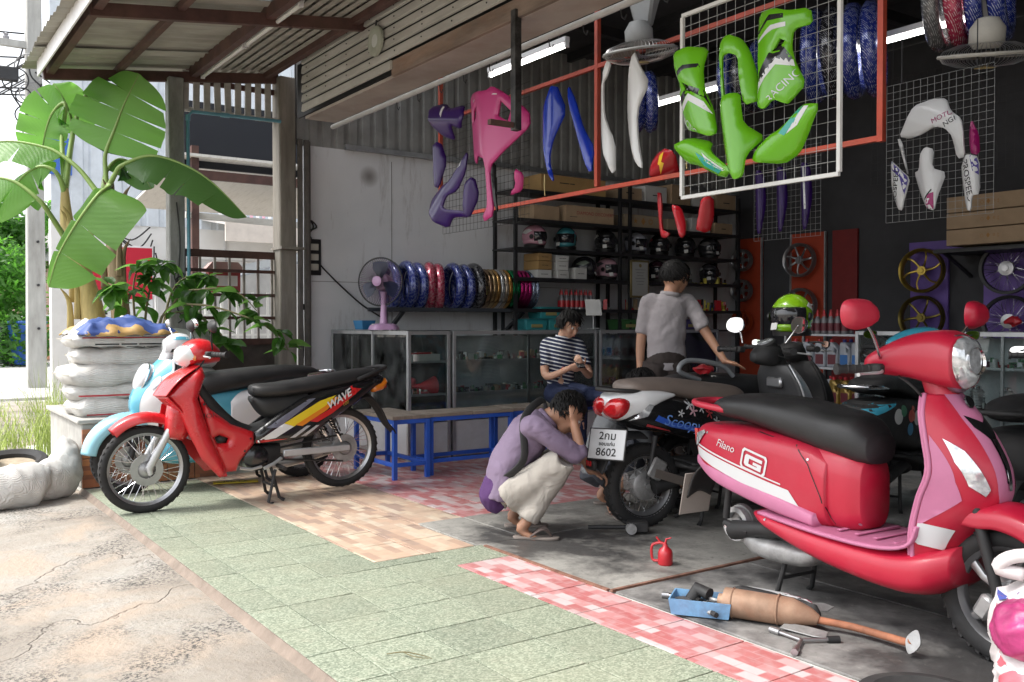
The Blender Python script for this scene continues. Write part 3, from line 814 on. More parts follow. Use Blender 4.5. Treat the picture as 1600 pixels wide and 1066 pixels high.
for k in range(4):
    lab = ['grey sack at the foot of the rear pile behind the blue scooter', 'grey sack above the foot of the rear pile', 'grey sack near the top of the rear pile under the shrub', 'pale lumpy sack crowning the rear pile under the shrub'][k]
    sack('sack', lab, (-8.0, 2.08 + 0.02 * (k % 2), 0.585 + 0.15 * k), R(6 - 9 * (k % 2)), a=0.25, b=0.36, h=0.19 if k < 3 else 0.24, seed=10 + k, m=m_sack2, group='grey sacks behind the blue scooter')
# crumpled coloured empty bags on top of the pile
def crumple(name, label, cat, loc, rz, a, b, h, seed, m):
    t = thing(name, label, cat, loc, rz)
    n = 26; B = MB(); vs = []
    for i in range(n + 1):
        for j in range(n + 1):
            u, v = -1 + 2 * i / n, -1 + 2 * j / n
            p = Vector((u * 3 + seed, v * 3, seed))
            z = h * (1 - max(abs(u), abs(v)) ** 3) * (0.7 + 0.6 * noise.noise(p)) + 0.025 * noise.noise(p * 2.3) - 0.05 * max(abs(u), abs(v)) ** 4
            vs.append((a * u * (1 + 0.12 * noise.noise(p * 1.3 + Vector((9, 0, 0)))), b * v * (1 + 0.12 * noise.noise(p * 1.4)), z))
    B.add(vs, [(i * (n + 1) + j, (i + 1) * (n + 1) + j, (i + 1) * (n + 1) + j + 1, i * (n + 1) + j + 1) for i in range(n) for j in range(n)])
    o = B.build('film', m, t, smooth=180); md = o.modifiers.new('s', 'SOLIDIFY'); md.thickness = 0.006
    return t, o
def bands(name, stops, scale, axis=1, rough=0.5):
    m = bpy.data.materials.new(name); m.use_nodes = True; nt = m.node_tree; b = nt.nodes['Principled BSDF']
    w = objcoord(nt); s = nt.nodes.new('ShaderNodeSeparateXYZ'); nt.links.new(w, s.inputs[0])
    ma = nt.nodes.new('ShaderNodeMath'); ma.operation = 'MULTIPLY_ADD'; ma.inputs[1].default_value = scale; ma.inputs[2].default_value = 0.5
    nt.links.new(s.outputs[axis], ma.inputs[0])
    ad = nt.nodes.new('ShaderNodeMath'); ad.operation = 'MULTIPLY_ADD'; ad.inputs[1].default_value = 0.25
    nt.links.new(noise_tex(nt, 6, 3, 0.5, w), ad.inputs[0]); nt.links.new(ma.outputs[0], ad.inputs[2])
    r = nt.nodes.new('ShaderNodeValToRGB'); r.color_ramp.interpolation = 'CONSTANT'; el = r.color_ramp.elements
    while len(el) < len(stops): el.new(0.5)
    for e, (p, c) in zip(el, stops): e.position = p; e.color = (*c, 1)
    nt.links.new(ad.outputs[0], r.inputs[0]); nt.links.new(r.outputs[0], b.inputs['Base Color']); b.inputs['Roughness'].default_value = rough
    MATS[name] = m
    return m
Y_, B_, W_ = (0.48, 0.31, 0.12), (0.05, 0.09, 0.27), (0.6, 0.58, 0.54)
t, o = crumple('empty_bag', 'crumpled yellow and blue printed bag lying on the sack pile', 'bag', (-7.52, 1.6, 1.16), R(8), 0.27, 0.36, 0.09, 2.0, bands('bag_bands', [(0, W_), (0.3, Y_), (0.42, W_), (0.55, B_), (0.92, Y_)], 1.2, 0))
lettering('ชีวี', 0.07, frame((0.12, 0.12, 0.2), (0, 1, 0), (-0.9, 0, 0.4)), mat('bag_white', (0.75, 0.75, 0.75), 0.6), t, bvh_of(o))

# sacks, loose tyre on the ground in front
def limp(name, label, pts, rs, loc, seed, sq=0.7):
    t = thing(name, label, 'sack', loc)
    b = MB().tube(pts, rs, 22, smooth=40, sq=sq, up=(0, 0, 1))
    c = Vector((0, 0, 0))
    b.xf(lambda p: p + Vector((noise.noise(p * 7 + Vector((seed, 0, 0))), noise.noise(p * 7 + Vector((0, seed, 0))), noise.noise(p * 7 + Vector((0, 0, seed))))) * 0.02 + Vector((noise.noise(p * 19), noise.noise(p * 17), noise.noise(p * 18))) * 0.012 - p.normalized() * 0.018 * max(0, 1 - abs(noise.noise(p * 11 + Vector((seed, 2, 0)))) * 5))
    b.xf(lambda p: Vector((p.x, p.y, max(p.z, 0.004 + 0.0 * p.x))))
    b.build('cover', m_sack, t, smooth=180)
    return t
limp('sack', 'slumped white sack leaning on the foot of the planter wall', [(0, -0.16, 0.09), (0, -0.05, 0.12), (-0.06, 0.08, 0.15), (-0.16, 0.14, 0.25), (-0.25, 0.15, 0.35), (-0.30, 0.14, 0.37)], [0.05, 0.14, 0.15, 0.13, 0.08, 0.02], (-7.02, 1.02, -0.02), 3)
limp('sack', 'limp white sack lying on the ground beside the loose tyre', [(0.1, -0.42, 0.05), (0.03, -0.3, 0.07), (-0.02, -0.1, 0.13), (-0.06, 0.1, 0.13), (-0.08, 0.17, 0.11)], [0.02, 0.10, 0.15, 0.15, 0.04], (-6.85, 0.83, -0.03), 8)
m_tyre = mat('tyre_rubber', (0.018, 0.018, 0.019), 0.75, var=0.3, vscale=12, dirt=0.25, dirtcol=(0.1, 0.085, 0.07), dscale=4)
tb = MB().lathe([(0.2, -0.03), (0.235, -0.052), (0.27, -0.045), (0.285, -0.02), (0.285, 0.02), (0.27, 0.045), (0.235, 0.052), (0.2, 0.03), (0.2, -0.03)], 48)
tt = thing('loose_tyre', 'worn black tyre lying flat on the ground at the picture edge', 'tyre', (-7.45, 0.80, 0.17), rot=(R(6), R(10), 0))
tb.build('tread', m_tyre, tt)
MB().lathe([(0.0, -0.02), (0.205, -0.025), (0.205, 0.0), (0, 0.0)], 36).build('sandy_fill', mat('packed_sand', (0.36, 0.3, 0.22), 0.95, var=0.25, vscale=12), tt)
MB().box((-0.12, -0.12, 0.09), (0.14, 0.14, 0.16), rot=(0.3, 0.2, 0.4)).build('rubber_block', m_tyre, tt, bevel=0.02)

# ------------------------------------------------------------------ leaves
def leaf_material(name, top, back, vein=120.0, gloss=0.4, trans=0.6):
    m = bpy.data.materials.new(name); m.use_nodes = True; nt = m.node_tree; b = nt.nodes['Principled BSDF']; out = nt.nodes['Material Output']
    uv = nt.nodes.new('ShaderNodeUVMap'); sp = nt.nodes.new('ShaderNodeSeparateXYZ'); nt.links.new(uv.outputs[0], sp.inputs[0])
    w = objcoord(nt)
    n1 = noise_tex(nt, 4, 4, 0.6, w)
    col = mixc(nt, ramp(nt, n1, [(0.3, 0.0), (0.7, 1.0)]), tuple(x * 0.75 for x in top), tuple(min(1, x * 1.25) for x in top))
    wv = nt.nodes.new('ShaderNodeMath'); wv.operation = 'MULTIPLY'; wv.inputs[1].default_value = vein; nt.links.new(sp.outputs[0], wv.inputs[0])
    sn = nt.nodes.new('ShaderNodeMath'); sn.operation = 'SINE'; nt.links.new(wv.outputs[0], sn.inputs[0])
    col = mixc(nt, ramp(nt, sn.outputs[0], [(0.7, 0.0), (1.0, 0.1)]), col, back)
    if vein > 100:      # dry brown margin
        ed_ = nt.nodes.new('ShaderNodeMath'); ed_.operation = 'MULTIPLY_ADD'; ed_.inputs[1].default_value = 0.5; h_ = nt.nodes.new('ShaderNodeMath'); h_.operation = 'MULTIPLY'; h_.inputs[1].default_value = 0.6; nt.links.new(sp.outputs[1], h_.inputs[0]); nt.links.new(noise_tex(nt, 9, 4, 0.6, w), ed_.inputs[0]); nt.links.new(h_.outputs[0], ed_.inputs[2]); col = mixc(nt, ramp(nt, ed_.outputs[0], [(0.87, 0.0), (0.92, 0.85)]), col, (0.2, 0.13, 0.04))
    geo = nt.nodes.new('ShaderNodeNewGeometry')
    col = mixc(nt, geo.outputs['Backfacing'], col, back)
    nt.links.new(col, b.inputs['Base Color']); b.inputs['Roughness'].default_value = gloss
    tl = nt.nodes.new('ShaderNodeBsdfTranslucent')
    hs = nt.nodes.new('ShaderNodeHueSaturation'); hs.inputs['Saturation'].default_value = 1.15; hs.inputs['Value'].default_value = 2.2
    nt.links.new(col, hs.inputs['Color']); nt.links.new(hs.outputs[0], tl.inputs[0])
    mx = nt.nodes.new('ShaderNodeMixShader'); mx.inputs[0].default_value = trans
    nt.links.new(b.outputs[0], mx.inputs[1]); nt.links.new(tl.outputs[0], mx.inputs[2]); nt.links.new(mx.outputs[0], out.inputs[0])
    bu = nt.nodes.new('ShaderNodeBump'); bu.inputs['Strength'].default_value = 0.12; bu.inputs['Distance'].default_value = 0.004
    nt.links.new(sn.outputs[0], bu.inputs['Height']); nt.links.new(bu.outputs[0], b.inputs['Normal'])
    MATS[name] = m
    return m
leaf_material('banana_leaf', (0.055, 0.15, 0.025), (0.13, 0.26, 0.07), 150)
leaf_material('banana_dark', (0.03, 0.085, 0.02), (0.07, 0.15, 0.045), 150, trans=0.4)
leaf_material('shrub_leaf', (0.045, 0.11, 0.025), (0.09, 0.17, 0.05), 60, gloss=0.3)
leaf_material('grass_blade', (0.15, 0.19, 0.06), (0.2, 0.24, 0.09), 10, gloss=0.5)
m_midrib = mat('midrib', (0.22, 0.33, 0.09), 0.45, var=0.15)
def blade(path, width, normal, fold=0.3, tears=(), nv=7, nu=46, ripple=0.02, skew=0.0, ragged=0.0, droop=0.0, half=(1, 1), seed=0):
    """torn banana-type leaf: path of the midrib, half width, side the leaf faces. Returns verts, faces, uvs"""
    mid = cr(path, nu); vs = []; fs = []; uv = []
    cuts = [0.0] + sorted(tears) + [1.0]
    N0 = Vector(normal).normalized()
    for sgn, wid in ((1, half[0]), (-1, half[1])):
        if wid <= 0: continue
        for c0, c1 in zip(cuts[:-1], cuts[1:]):
            i0, i1 = int(c0 * (nu - 1)), int(c1 * (nu - 1)); k = max(2, i1 - i0 + 1); base = len(vs)
            rot = (noise.noise(Vector((c0 * 7, sgn, seed))) * 0.5) if len(cuts) > 2 else 0
            for q in range(k):
                tt = (i0 + (i1 - i0) * q / (k - 1)) / (nu - 1)
                f = tt * (nu - 1); a = int(f); a2 = min(a + 1, nu - 1); P = mid[a].lerp(mid[a2], f - a)
                T = (mid[min(a + 2, nu - 1)] - mid[max(a - 1, 0)]).normalized()
                S = T.cross(N0).normalized() * sgn; Nn = S.cross(T).normalized() * sgn
                w = width * wid * (max(0.0, min(1, tt * 5.5)) ** 0.6) * max(0.02, (1 - max(0, (tt - 0.45) / 0.55) ** 2.4)) ** 0.6
                for j in range(nv):
                    v = j / (nv - 1)
                    pull = (0.5 - q / (k - 1)) * v * v * (0.12 if len(cuts) > 2 else 0.0) * (c1 - c0) * 2
                    p = P + T * (pull * width + v * w * skew) + S * (w * v * math.cos(fold + rot * v)) + Nn * (w * v * math.sin(fold + rot * v))
                    p += Nn * ripple * v * 1.6 * noise.noise(Vector((tt * 6.5, sgn * 2.0, seed))) + Vector((0, 0, -droop * w * v * v))
                    p += Nn * (0.6 * ripple * v * noise.noise(Vector((tt * 9, v * 2 * sgn, seed))))
                    vs.append(p); uv.append((tt * 1.0 + v * 0.25, v))
            for q in range(k - 1):
                for j in range(nv - 1):
                    z = (base + q * nv + j, base + (q + 1) * nv + j, base + (q + 1) * nv + j + 1, base + q * nv + j + 1)
                    fs.append(z if sgn > 0 else z[::-1])
    return vs, fs, uv
def uv_obj(name, vs, fs, uv, m, parent, smooth=True):
    me = bpy.data.meshes.new(name); me.from_pydata([tuple(p) for p in vs], [], fs)
    l = me.uv_layers.new(name='UVMap')
    for lp in me.loops: l.data[lp.index].uv = uv[lp.vertex_index]
    if smooth: me.shade_smooth()
    me.materials.append(MATS[m]); o = bpy.data.objects.new(name, me); COL.objects.link(o); o.parent = parent
    return o
def banana_leaf(t, petiole, path, width, normal, m='banana_leaf', **k):
    vs, fs, uv = blade(path, width, normal, **k)
    o = uv_obj('leaf', vs, fs, uv, m, t)
    n = len(path); pts = [Vector(p) for p in petiole] + [Vector(p) for p in path]
    rs = [0.026] + [0.02] * (len(petiole) - 1) + [0.017 - 0.014 * i / (n - 1) for i in range(n)]
    b = MB().tube(pts, rs, 8, smooth=40); b.build('midrib', m_midrib, o, smooth=180)
    return o
bt = thing('banana_tree', 'broad-leaved banana plant with torn leaves growing behind the sacks', 'banana tree', (0, 0, 0))
m_stem = mat('banana_stem', (0.42, 0.33, 0.13), 0.6, var=0.35, vscale=3, dirt=0.6, dirtcol=(0.16, 0.1, 0.05), dscale=3, stretch=(4, 4, 0.6))
MB().tube([(-8.38, 1.66, 0.2), (-8.50, 1.6, 1.15), (-8.57, 1.52, 1.6), (-8.64, 1.42, 2.0), (-8.66, 1.4, 2.35)], [0.12, 0.105, 0.085, 0.06, 0.03], 14, smooth=20).build('trunk', m_stem, bt, smooth=180)
MB().tube([(-8.3, 1.82, 0.2), (-8.39, 1.79, 1.2), (-8.44, 1.74, 1.85), (-8.46, 1.72, 2.4)], [0.085, 0.08, 0.06, 0.035], 14, smooth=20).build('trunk', mat('old_stem', (0.24, 0.18, 0.11), 0.8, var=0.4, vscale=4, stretch=(4, 4, 0.6)), bt, smooth=180)
for k in range(14):     # dry sheath strips
    a = rnd.random() * 6.28; z = rnd.uniform(1.3, 2.3); r0 = 0.085; bx, by = (-8.57, 1.5) if k < 8 else (-8.43, 1.75)
    MB().tube([(bx + r0 * math.cos(a), by + r0 * math.sin(a), z - 0.25), (bx + r0 * 1.1 * math.cos(a), by + r0 * 1.1 * math.sin(a), z), (bx + r0 * 2.0 * math.cos(a), by + r0 * 2.0 * math.sin(a), z + 0.12)], [0.03, 0.02, 0.003], 6, sq=0.3, smooth=8).build('sheath', m_stem if k < 8 else MATS['old_stem'], bt, smooth=180)
CAMV = Vector((0.9, -0.3, 0.1))
banana_leaf(bt, [(-8.47, 1.70, 2.3), (-8.495, 1.695, 2.5)], [(-8.495, 1.696, 2.66), (-8.46, 1.76, 2.86), (-8.4, 1.83, 3.08), (-8.3, 1.93, 3.33)], 0.40, (0.8, -0.45, 0.25), fold=-0.12, ripple=0.02, seed=1, tears=(0.33, 0.58, 0.78))
banana_leaf(bt, [(-8.5, 1.64, 2.3), (-8.6, 1.52, 2.5)], [(-8.70, 1.40, 2.63), (-8.80, 1.27, 2.71), (-8.98, 1.0, 2.76), (-9.15, 0.7, 2.68), (-9.25, 0.55, 2.55)], 0.27, (0.35, -0.1, 0.9), fold=-0.5, seed=2, tears=(0.4,))
banana_leaf(bt, [(-8.45, 1.4, 1.85), (-8.3, 1.22, 2.1)], [(-8.28, 1.14, 2.2), (-8.38, 0.98, 2.34), (-8.5, 0.8, 2.36), (-8.6, 0.6, 2.22)], 0.26, (0.4, -0.1, 0.9), fold=-0.6, seed=3, tears=(0.3, 0.7), droop=0.4)
banana_leaf(bt, [(-8.4, 1.66, 2.25), (-8.1, 1.63, 2.32)], [(-7.9, 1.60, 2.29), (-7.78, 1.49, 2.20), (-7.84, 1.35, 1.98), (-7.95, 1.23, 1.72), (-7.99, 1.17, 1.48)], 0.40, (0.75, -0.2, 0.45), fold=0.1, seed=4, tears=(0.5, 0.72), half=(0.12, 1.0), skew=0.1)
banana_leaf(bt, [(-8.45, 1.68, 2.3), (-8.36, 1.74, 2.46)], [(-8.3, 1.79, 2.54), (-8.17, 1.99, 2.62), (-8.0, 2.22, 2.54), (-7.85, 2.42, 2.38), (-7.70, 2.65, 2.1)], 0.3, (0.3, 0.0, 0.95), fold=-0.75, m='banana_dark', seed=5, tears=(0.45, 0.62, 0.8))
banana_leaf(bt, [(-8.5, 1.66, 2.2), (-8.62, 1.7, 2.4)], [(-8.7, 1.75, 2.55), (-8.75, 1.86, 2.66), (-8.7, 2.0, 2.6), (-8.62, 2.1, 2.4)], 0.2, (0.5, -0.2, 0.8), fold=-0.8, m='banana_dark', seed=6, tears=(0.4, 0.6))
banana_leaf(bt, [(-8.66, 1.40, 2.3), (-8.95, 1.5, 2.75)], [(-8.96, 1.52, 2.88), (-8.98, 1.5, 3.05), (-9.02, 1.44, 3.22), (-9.06, 1.38, 3.33)], 0.2, (0.8, -0.5, 0.2), fold=-0.3, seed=7, tears=(0.5,))
banana_leaf(bt, [(-8.66, 1.40, 2.35), (-8.9, 1.42, 2.8)], [(-8.9, 1.45, 3.12), (-8.98, 1.36, 3.05), (-9.02, 1.3, 2.85), (-9.05, 1.27, 2.6)], 0.24, (0.8, -0.3, 0.5), fold=0.3, seed=8, tears=(0.3, 0.5, 0.7))
banana_leaf(bt, [(-8.66, 1.40, 2.35), (-8.8, 1.5, 2.9)], [(-8.78, 1.6, 3.2), (-8.7, 1.75, 3.3), (-8.75, 1.9, 3.28), (-8.8, 2.05, 3.2)], 0.22, (0.4, -0.1, 0.9), fold=-0.4, seed=9)
banana_leaf(bt, [(-8.66, 1.40, 2.3), (-8.62, 1.36, 2.42)], [(-8.62, 1.3, 2.5), (-8.68, 1.2, 2.52), (-8.8, 1.08, 2.42), (-8.88, 0.98, 2.2)], 0.2, (0.7, -0.2, 0.6), fold=-0.5, seed=11, tears=(0.5,))
# ------------------------------------------------------------------ leafy shrub
sh = thing('leafy_shrub', 'leafy green shrub with pointed leaves spilling over the sacks', 'shrub', (0, 0, 0))
m_twig = mat('twig', (0.16, 0.14, 0.07), 0.7, var=0.2)
def leaf_mesh():
    vs, fs, uv = [], [], []
    n = 9
    for i in range(n):
        t_ = i / (n - 1); w = 0.30 * math.sin(PI * t_ ** 0.8) ** 0.9 + 0.003
        for j, s in enumerate((-1, -0.5, 0, 0.5, 1)):
            vs.append(Vector((t_, w * s, -0.28 * t_ * t_ + 0.10 * abs(s) * w / 0.3 + 0.01 * math.sin(t_ * 14 + s)))); uv.append((t_ + abs(s) * 0.1, abs(s)))
    for i in range(n - 1):
        for j in range(4): fs.append((i * 5 + j, (i + 1) * 5 + j, (i + 1) * 5 + j + 1, i * 5 + j + 1))
    return vs, fs, uv
_lf = None
def put_leaf(parent, p, d, s, roll=0.0, m='shrub_leaf'):
    global _lf
    d = Vector(d).normalized(); up = Vector((0, 0, 1)); y = up.cross(d)
    y = y.normalized() if y.length > 1e-3 else Vector((0, 1, 0)); z = d.cross(y)
    mm = Matrix.Translation(Vector(p)) @ Matrix((d, y, z)).transposed().to_4x4() @ Matrix.Rotation(roll, 4, 'X') @ Matrix.Diagonal((s, s, s, 1))
    if _lf is None:
        _lf = uv_obj('leaf', *leaf_mesh(), m, parent); o = _lf
    else:
        o = bpy.data.objects.new('leaf', _lf.data); COL.objects.link(o); o.parent = parent
    o.matrix_basis = mm
stems = [[(-8.2, 1.9, 0.5), (-8.0, 1.9, 1.3), (-7.85, 1.95, 1.62), (-7.75, 2.0, 1.7)], [(-8.2, 1.9, 0.5), (-7.95, 2.1, 1.35), (-7.7, 2.3, 1.48), (-7.5, 2.5, 1.45), (-7.38, 2.62, 1.3)],
         [(-8.2, 1.95, 0.5), (-7.9, 2.0, 1.25), (-7.6, 2.2, 1.35), (-7.3, 2.5, 1.25), (-7.15, 2.7, 1.12), (-7.1, 2.78, 0.98)], [(-8.2, 1.85, 0.6), (-8.05, 1.75, 1.3), (-7.95, 1.66, 1.5), (-7.9, 1.6, 1.45)],
         [(-8.2, 1.9, 0.5), (-8.0, 2.05, 1.2), (-7.8, 2.2, 1.28), (-7.6, 2.35, 1.15), (-7.5, 2.42, 1.02)], [(-8.2, 2.0, 0.6), (-8.05, 2.1, 1.4), (-7.95, 2.25, 1.6), (-7.85, 2.4, 1.58)],
         [(-8.15, 1.9, 0.7), (-8.0, 1.8, 1.45), (-7.9, 1.85, 1.72)]]
for st in stems:
    pts = cr(st, 26); MB().tube(pts, [0.014 - 0.011 * i / 25 for i in range(26)], 6).build('stem', m_twig, sh, smooth=180)
    for i in range(9, 26):
        for q in range(2 if i % 2 else 1):
            d = Vector((rnd.uniform(-0.3, 1.0), rnd.uniform(-0.9, 0.9), rnd.uniform(-0.75, 0.25)))
            put_leaf(sh, pts[i] + d.normalized() * 0.012, d, rnd.uniform(0.12, 0.2), rnd.uniform(-0.6, 0.6))
# ------------------------------------------------------------------ grass
def grass_obj(name, label, spots, hmin, hmax, n, seed, spread=0.5, lean=0.6, w=0.006):
    rr = random.Random(seed); vs = []; fs = []; uv = []
    for _ in range(n):
        cx, cy, r = rr.choice(spots); a = rr.random() * 6.283; q = r * math.sqrt(rr.random())
        x, y = cx + q * math.cos(a), cy + q * math.sin(a); h = rr.uniform(hmin, hmax); b = rr.random() * 6.283; l = rr.uniform(0.1, lean) * h
        dx, dy = math.cos(b), math.sin(b); px, py = -dy * w, dx * w; base = len(vs)
        for i in range(5):
            t_ = i / 4; k = (1 - t_) ** 0.7
            c = Vector((x + dx * l * t_ ** 1.8, y + dy * l * t_ ** 1.8, -0.06 + h * (t_ - 0.22 * t_ ** 3 * (l / h))))
            vs += [c + Vector((px * k, py * k, 0)), c - Vector((px * k, py * k, 0))]; uv += [(t_, 0), (t_, 1)]
        fs += [(base + 2 * i, base + 2 * i + 1, base + 2 * i + 3, base + 2 * i + 2) for i in range(4)]
    o = uv_obj(name, vs, fs, uv, 'grass_blade', None); return tag(o, label, 'grass', kind='stuff')
grass_obj('tall_grass', 'tall thin grass tufts growing beside the sack pile', [(-9.0, 1.3, 0.2), (-9.3, 1.45, 0.25), (-9.6, 1.5, 0.2)], 0.4, 1.05, 300, 5, lean=0.9, w=0.004)
grass_obj('low_grass', 'low verge of short green grass along the lane', [(-11.5, 1.1, 0.9), (-12.5, 0.9, 1.2), (-13.5, 1.8, 1.2), (-11.0, 1.6, 0.6), (-15, 1.5, 1.2), (-10.4, 0.9, 0.4)], 0.06, 0.24, 1500, 6, lean=0.9, w=0.006)
# ------------------------------------------------------------------ utility pole with its wires
m_pole = mat('pole_concrete', (0.40, 0.40, 0.38), 0.9, var=0.2, vscale=3, dirt=0.4, dscale=2, stretch=(2, 2, 0.5))
po = thing('utility_pole', 'square concrete utility pole tangled with cables beside the lane', 'pole', (-19.1, 2.58, 0))
b = MB(); b.rings([[(sx * w, sy * w, z) for sx, sy in ((-1, -1), (1, -1), (1, 1), (-1, 1))] for z, w in ((-0.1, 0.16), (4, 0.14), (9, 0.12))]); b.build('shaft', m_pole, po, bevel=0.02)
for z in (1.1, 1.9, 2.7, 3.5, 4.4): MB().tube([(0.2, 0.02, z), (0.155, 0.02, z)], 0.025, 8).build('hole', m_dark, po)
MB().box((0.05, -0.1, 6.3), (0.12, 1.3, 0.12)).build('crossarm', m_pole, po)
for dy in (-0.6, -0.35, 0.3): MB().lathe([(0.0, 0), (0.05, 0.0), (0.06, 0.05), (0.03, 0.07), (0.05, 0.1), (0.0, 0.13)], 10, Matrix.Translation((0.05, dy - 0.1, 6.36))).build('insulator', mat('porcelain', (0.3, 0.3, 0.32), 0.3), po)
m_cable = mat('black_cable', (0.015, 0.015, 0.016), 0.6)
for k in range(14):
    rr = random.Random(k); z = rr.uniform(5.2, 6.6); pts = []
    if k < 7:
        for i in range(9): q = i / 8; pts.append((rr.uniform(-0.02, 0.02), -q * 14 - 0.15, z + rr.uniform(-0.02, 0.02) - 1.6 * q * (1 - q) + q * rr.uniform(-0.2, 0.2)))
    else:
        for i in range(9): q = i / 8; pts.append((-q * 20, -q * 6 + 0.2, z + 0.4 - 1.0 * q * (1 - q) * 2))
    MB().tube(pts, 0.016, 5, smooth=24).build('cable', m_cable, po)
for k in range(6):
    rr = random.Random(40 + k); c = Vector((0.24, rr.uniform(-0.35, 0.2), rr.uniform(4.7, 6.0)))
    MB().torus(c, (1, rr.uniform(-.4, .4), rr.uniform(-.4, .4)), rr.uniform(0.12, 0.26), 0.014, 20, 5).build('cable_loop', m_cable if k % 2 else mat('grey_cable', (0.3, 0.3, 0.3), 0.6), po)
for k in range(5):
    rr = random.Random(60 + k); pts = [(0.2, 0.1 * k - 0.2, 6.2 - 0.2 * k)]
    for i in range(4): pts.append((0.25, pts[-1][1] + rr.uniform(-.25, .3), pts[-1][2] - rr.uniform(0.15, 0.4)))
    MB().tube(pts, 0.016, 5, smooth=18).build('cable_drop', m_cable, po)
MB().box((0.2, -0.45, 5.7), (0.15, 0.35, 0.25)).build('junction_box', m_dark, po, bevel=0.02)
t = thing('steel_post', 'thin dark steel post standing behind the utility pole', 'post', (-17.5, 3.08, 0))
MB().box((0, 0, 1.7), (0.13, 0.13, 3.5)).build('shaft', m_dark, t, bevel=0.01)
MB().box((0, 0, 3.46), (0.16, 0.16, 0.03)).build('cap', m_dark, t)
# ------------------------------------------------------------------ bins, hedge, house, neighbour's yard
def bin_(label, loc, m, h=1.05):
    t = thing('wheelie_bin', label, 'bin', loc, R(20))
    b = MB(); b.rings([[(sx * w, sy * w * 1.1, z) for sx, sy in ((-1, -1), (1, -1), (1, 1), (-1, 1))] for z, w in ((0.05, 0.24), (h * 0.9, 0.33))]); b.build('tub', m, t, bevel=0.03)
    MB().box((0.0, 0, h * 0.94), (0.76, 0.82, 0.08)).build('lid', m, t, bevel=0.03)
    for s in (-1, 1): MB().lathe([(0, -0.03), (0.1, -0.03), (0.1, 0.03), (0, 0.03)], 14, frame((-0.25, 0.3 * s, 0.1), (1, 0, 0), (0, 0, 1))).build('wheel', m_tyre, t)
bin_('dark grey wheeled bin standing beside the hedge', (-29.5, 3.25, 0), mat('bin_grey', (0.06, 0.07, 0.08), 0.5), 1.25)
bin_('blue wheeled bin standing beside the pole', (-28.6, 3.62, 0), mat('bin_blue', (0.03, 0.1, 0.42), 0.45), 1.3)
def leaf_cloud(name, parent, blobs, n, size, m, seed):
    """crown of many small leaves spread through uneven clumps"""
    rr = random.Random(seed); vs = []; fs = []; uv = []
    for _ in range(n):
        c, r = rr.choice(blobs); d = Vector((rr.gauss(0, 1), rr.gauss(0, 1), rr.gauss(0, 1))).normalized()
        p = Vector(c) + Vector((d.x * r[0], d.y * r[1], d.z * r[2])) * (rr.random() ** 0.35) * (1 + 0.25 * noise.noise(d * 3 + Vector(c)))
        u = Vector((rr.gauss(0, 1), rr.gauss(0, 1), rr.gauss(0, 0.6))).normalized(); w = u.cross(d + Vector((0.1, 0.2, 0.3))).normalized(); s = size * rr.uniform(0.6, 1.3); k = len(vs)
        vs += [p - u * s, p + w * s * 0.4, p + u * s, p - w * s * 0.4]; uv += [(0, 0.5), (0.5, 1), (1, 0.5), (0.5, 0)]; fs.append((k, k + 1, k + 2, k + 3))
    return uv_obj(name, vs, fs, uv, m, parent, smooth=False)
leaf_material('hedge_leaf', (0.06, 0.15, 0.03), (0.09, 0.2, 0.045), 1, gloss=0.5)
hd = thing('hedge_bush', 'dense green hedge bush at the far side of the lane', 'bush', (-30, 3.0, 0))
blobs = [((rnd.uniform(-1.6, 1.4), rnd.uniform(-3.2, 0.75), rnd.uniform(0.5, 3.0)), (0.9, 0.8, 0.8)) for _ in range(22)]
leaf_cloud('foliage', hd, blobs, 16000, 0.1, 'hedge_leaf', 3)
MB().tube([(0, 0, -0.1), (0.1, 0, 1.2), (0, 0.1, 2.4)], [0.1, 0.08, 0.03], 8).build('stem', m_twig, hd)
tr = thing('lane_tree', 'bright green tree rising behind the hedge across the lane', 'tree', (-36, 4.6, 0))
MB().tube([(0, 0, -0.1), (0.1, 0, 2.2), (0, 0.2, 4.4)], [0.2, 0.15, 0.06], 10, smooth=12).build('trunk', m_twig, tr)
for k in range(5): MB().tube([(0, 0, 2.2 + 0.3 * k), (0.8 * math.cos(k * 1.3), 0.8 * math.sin(k * 1.3), 3.2 + 0.3 * k), (1.4 * math.cos(k * 1.3), 1.4 * math.sin(k * 1.3), 4 + 0.3 * k)], [0.08, 0.05, 0.02], 6).build('limb', m_twig, tr)
blobs = [((rnd.uniform(-1.6, 1.6), rnd.uniform(-1.8, 1.4), rnd.uniform(3.0, 5.4)), (0.9, 0.9, 0.7)) for _ in range(16)]
leaf_cloud('crown', tr, blobs, 9000, 0.13, 'hedge_leaf', 4)
m_plaster = mat('white_plaster', (0.72, 0.72, 0.71), 0.85, var=0.06, vscale=2, dirt=0.2, dscale=1)
m_terr = mat('terracotta', (0.42, 0.2, 0.13), 0.85, var=0.25, vscale=6)
t = thing('boundary_wall', 'low terracotta boundary wall behind the hedge', 'wall', (-33.5, 5.0, 0), R(-35))
MB().box((0, 0, 0.7), (0.2, 9, 1.4)).build('body', m_terr, t, bevel=0.02); MB().box((0, 0, 1.43), (0.3, 9.1, 0.08)).build('coping', m_plaster, t, bevel=0.01)
t = thing('tiled_house', 'small house with a grey tiled roof behind the hedge', 'house', (-39, 3.6, 0), R(-35))
MB().box((0, 0, 1.7), (5, 8, 3.4)).build('wall', mat('pink_plaster', (0.6, 0.42, 0.36), 0.9, var=0.1), t)
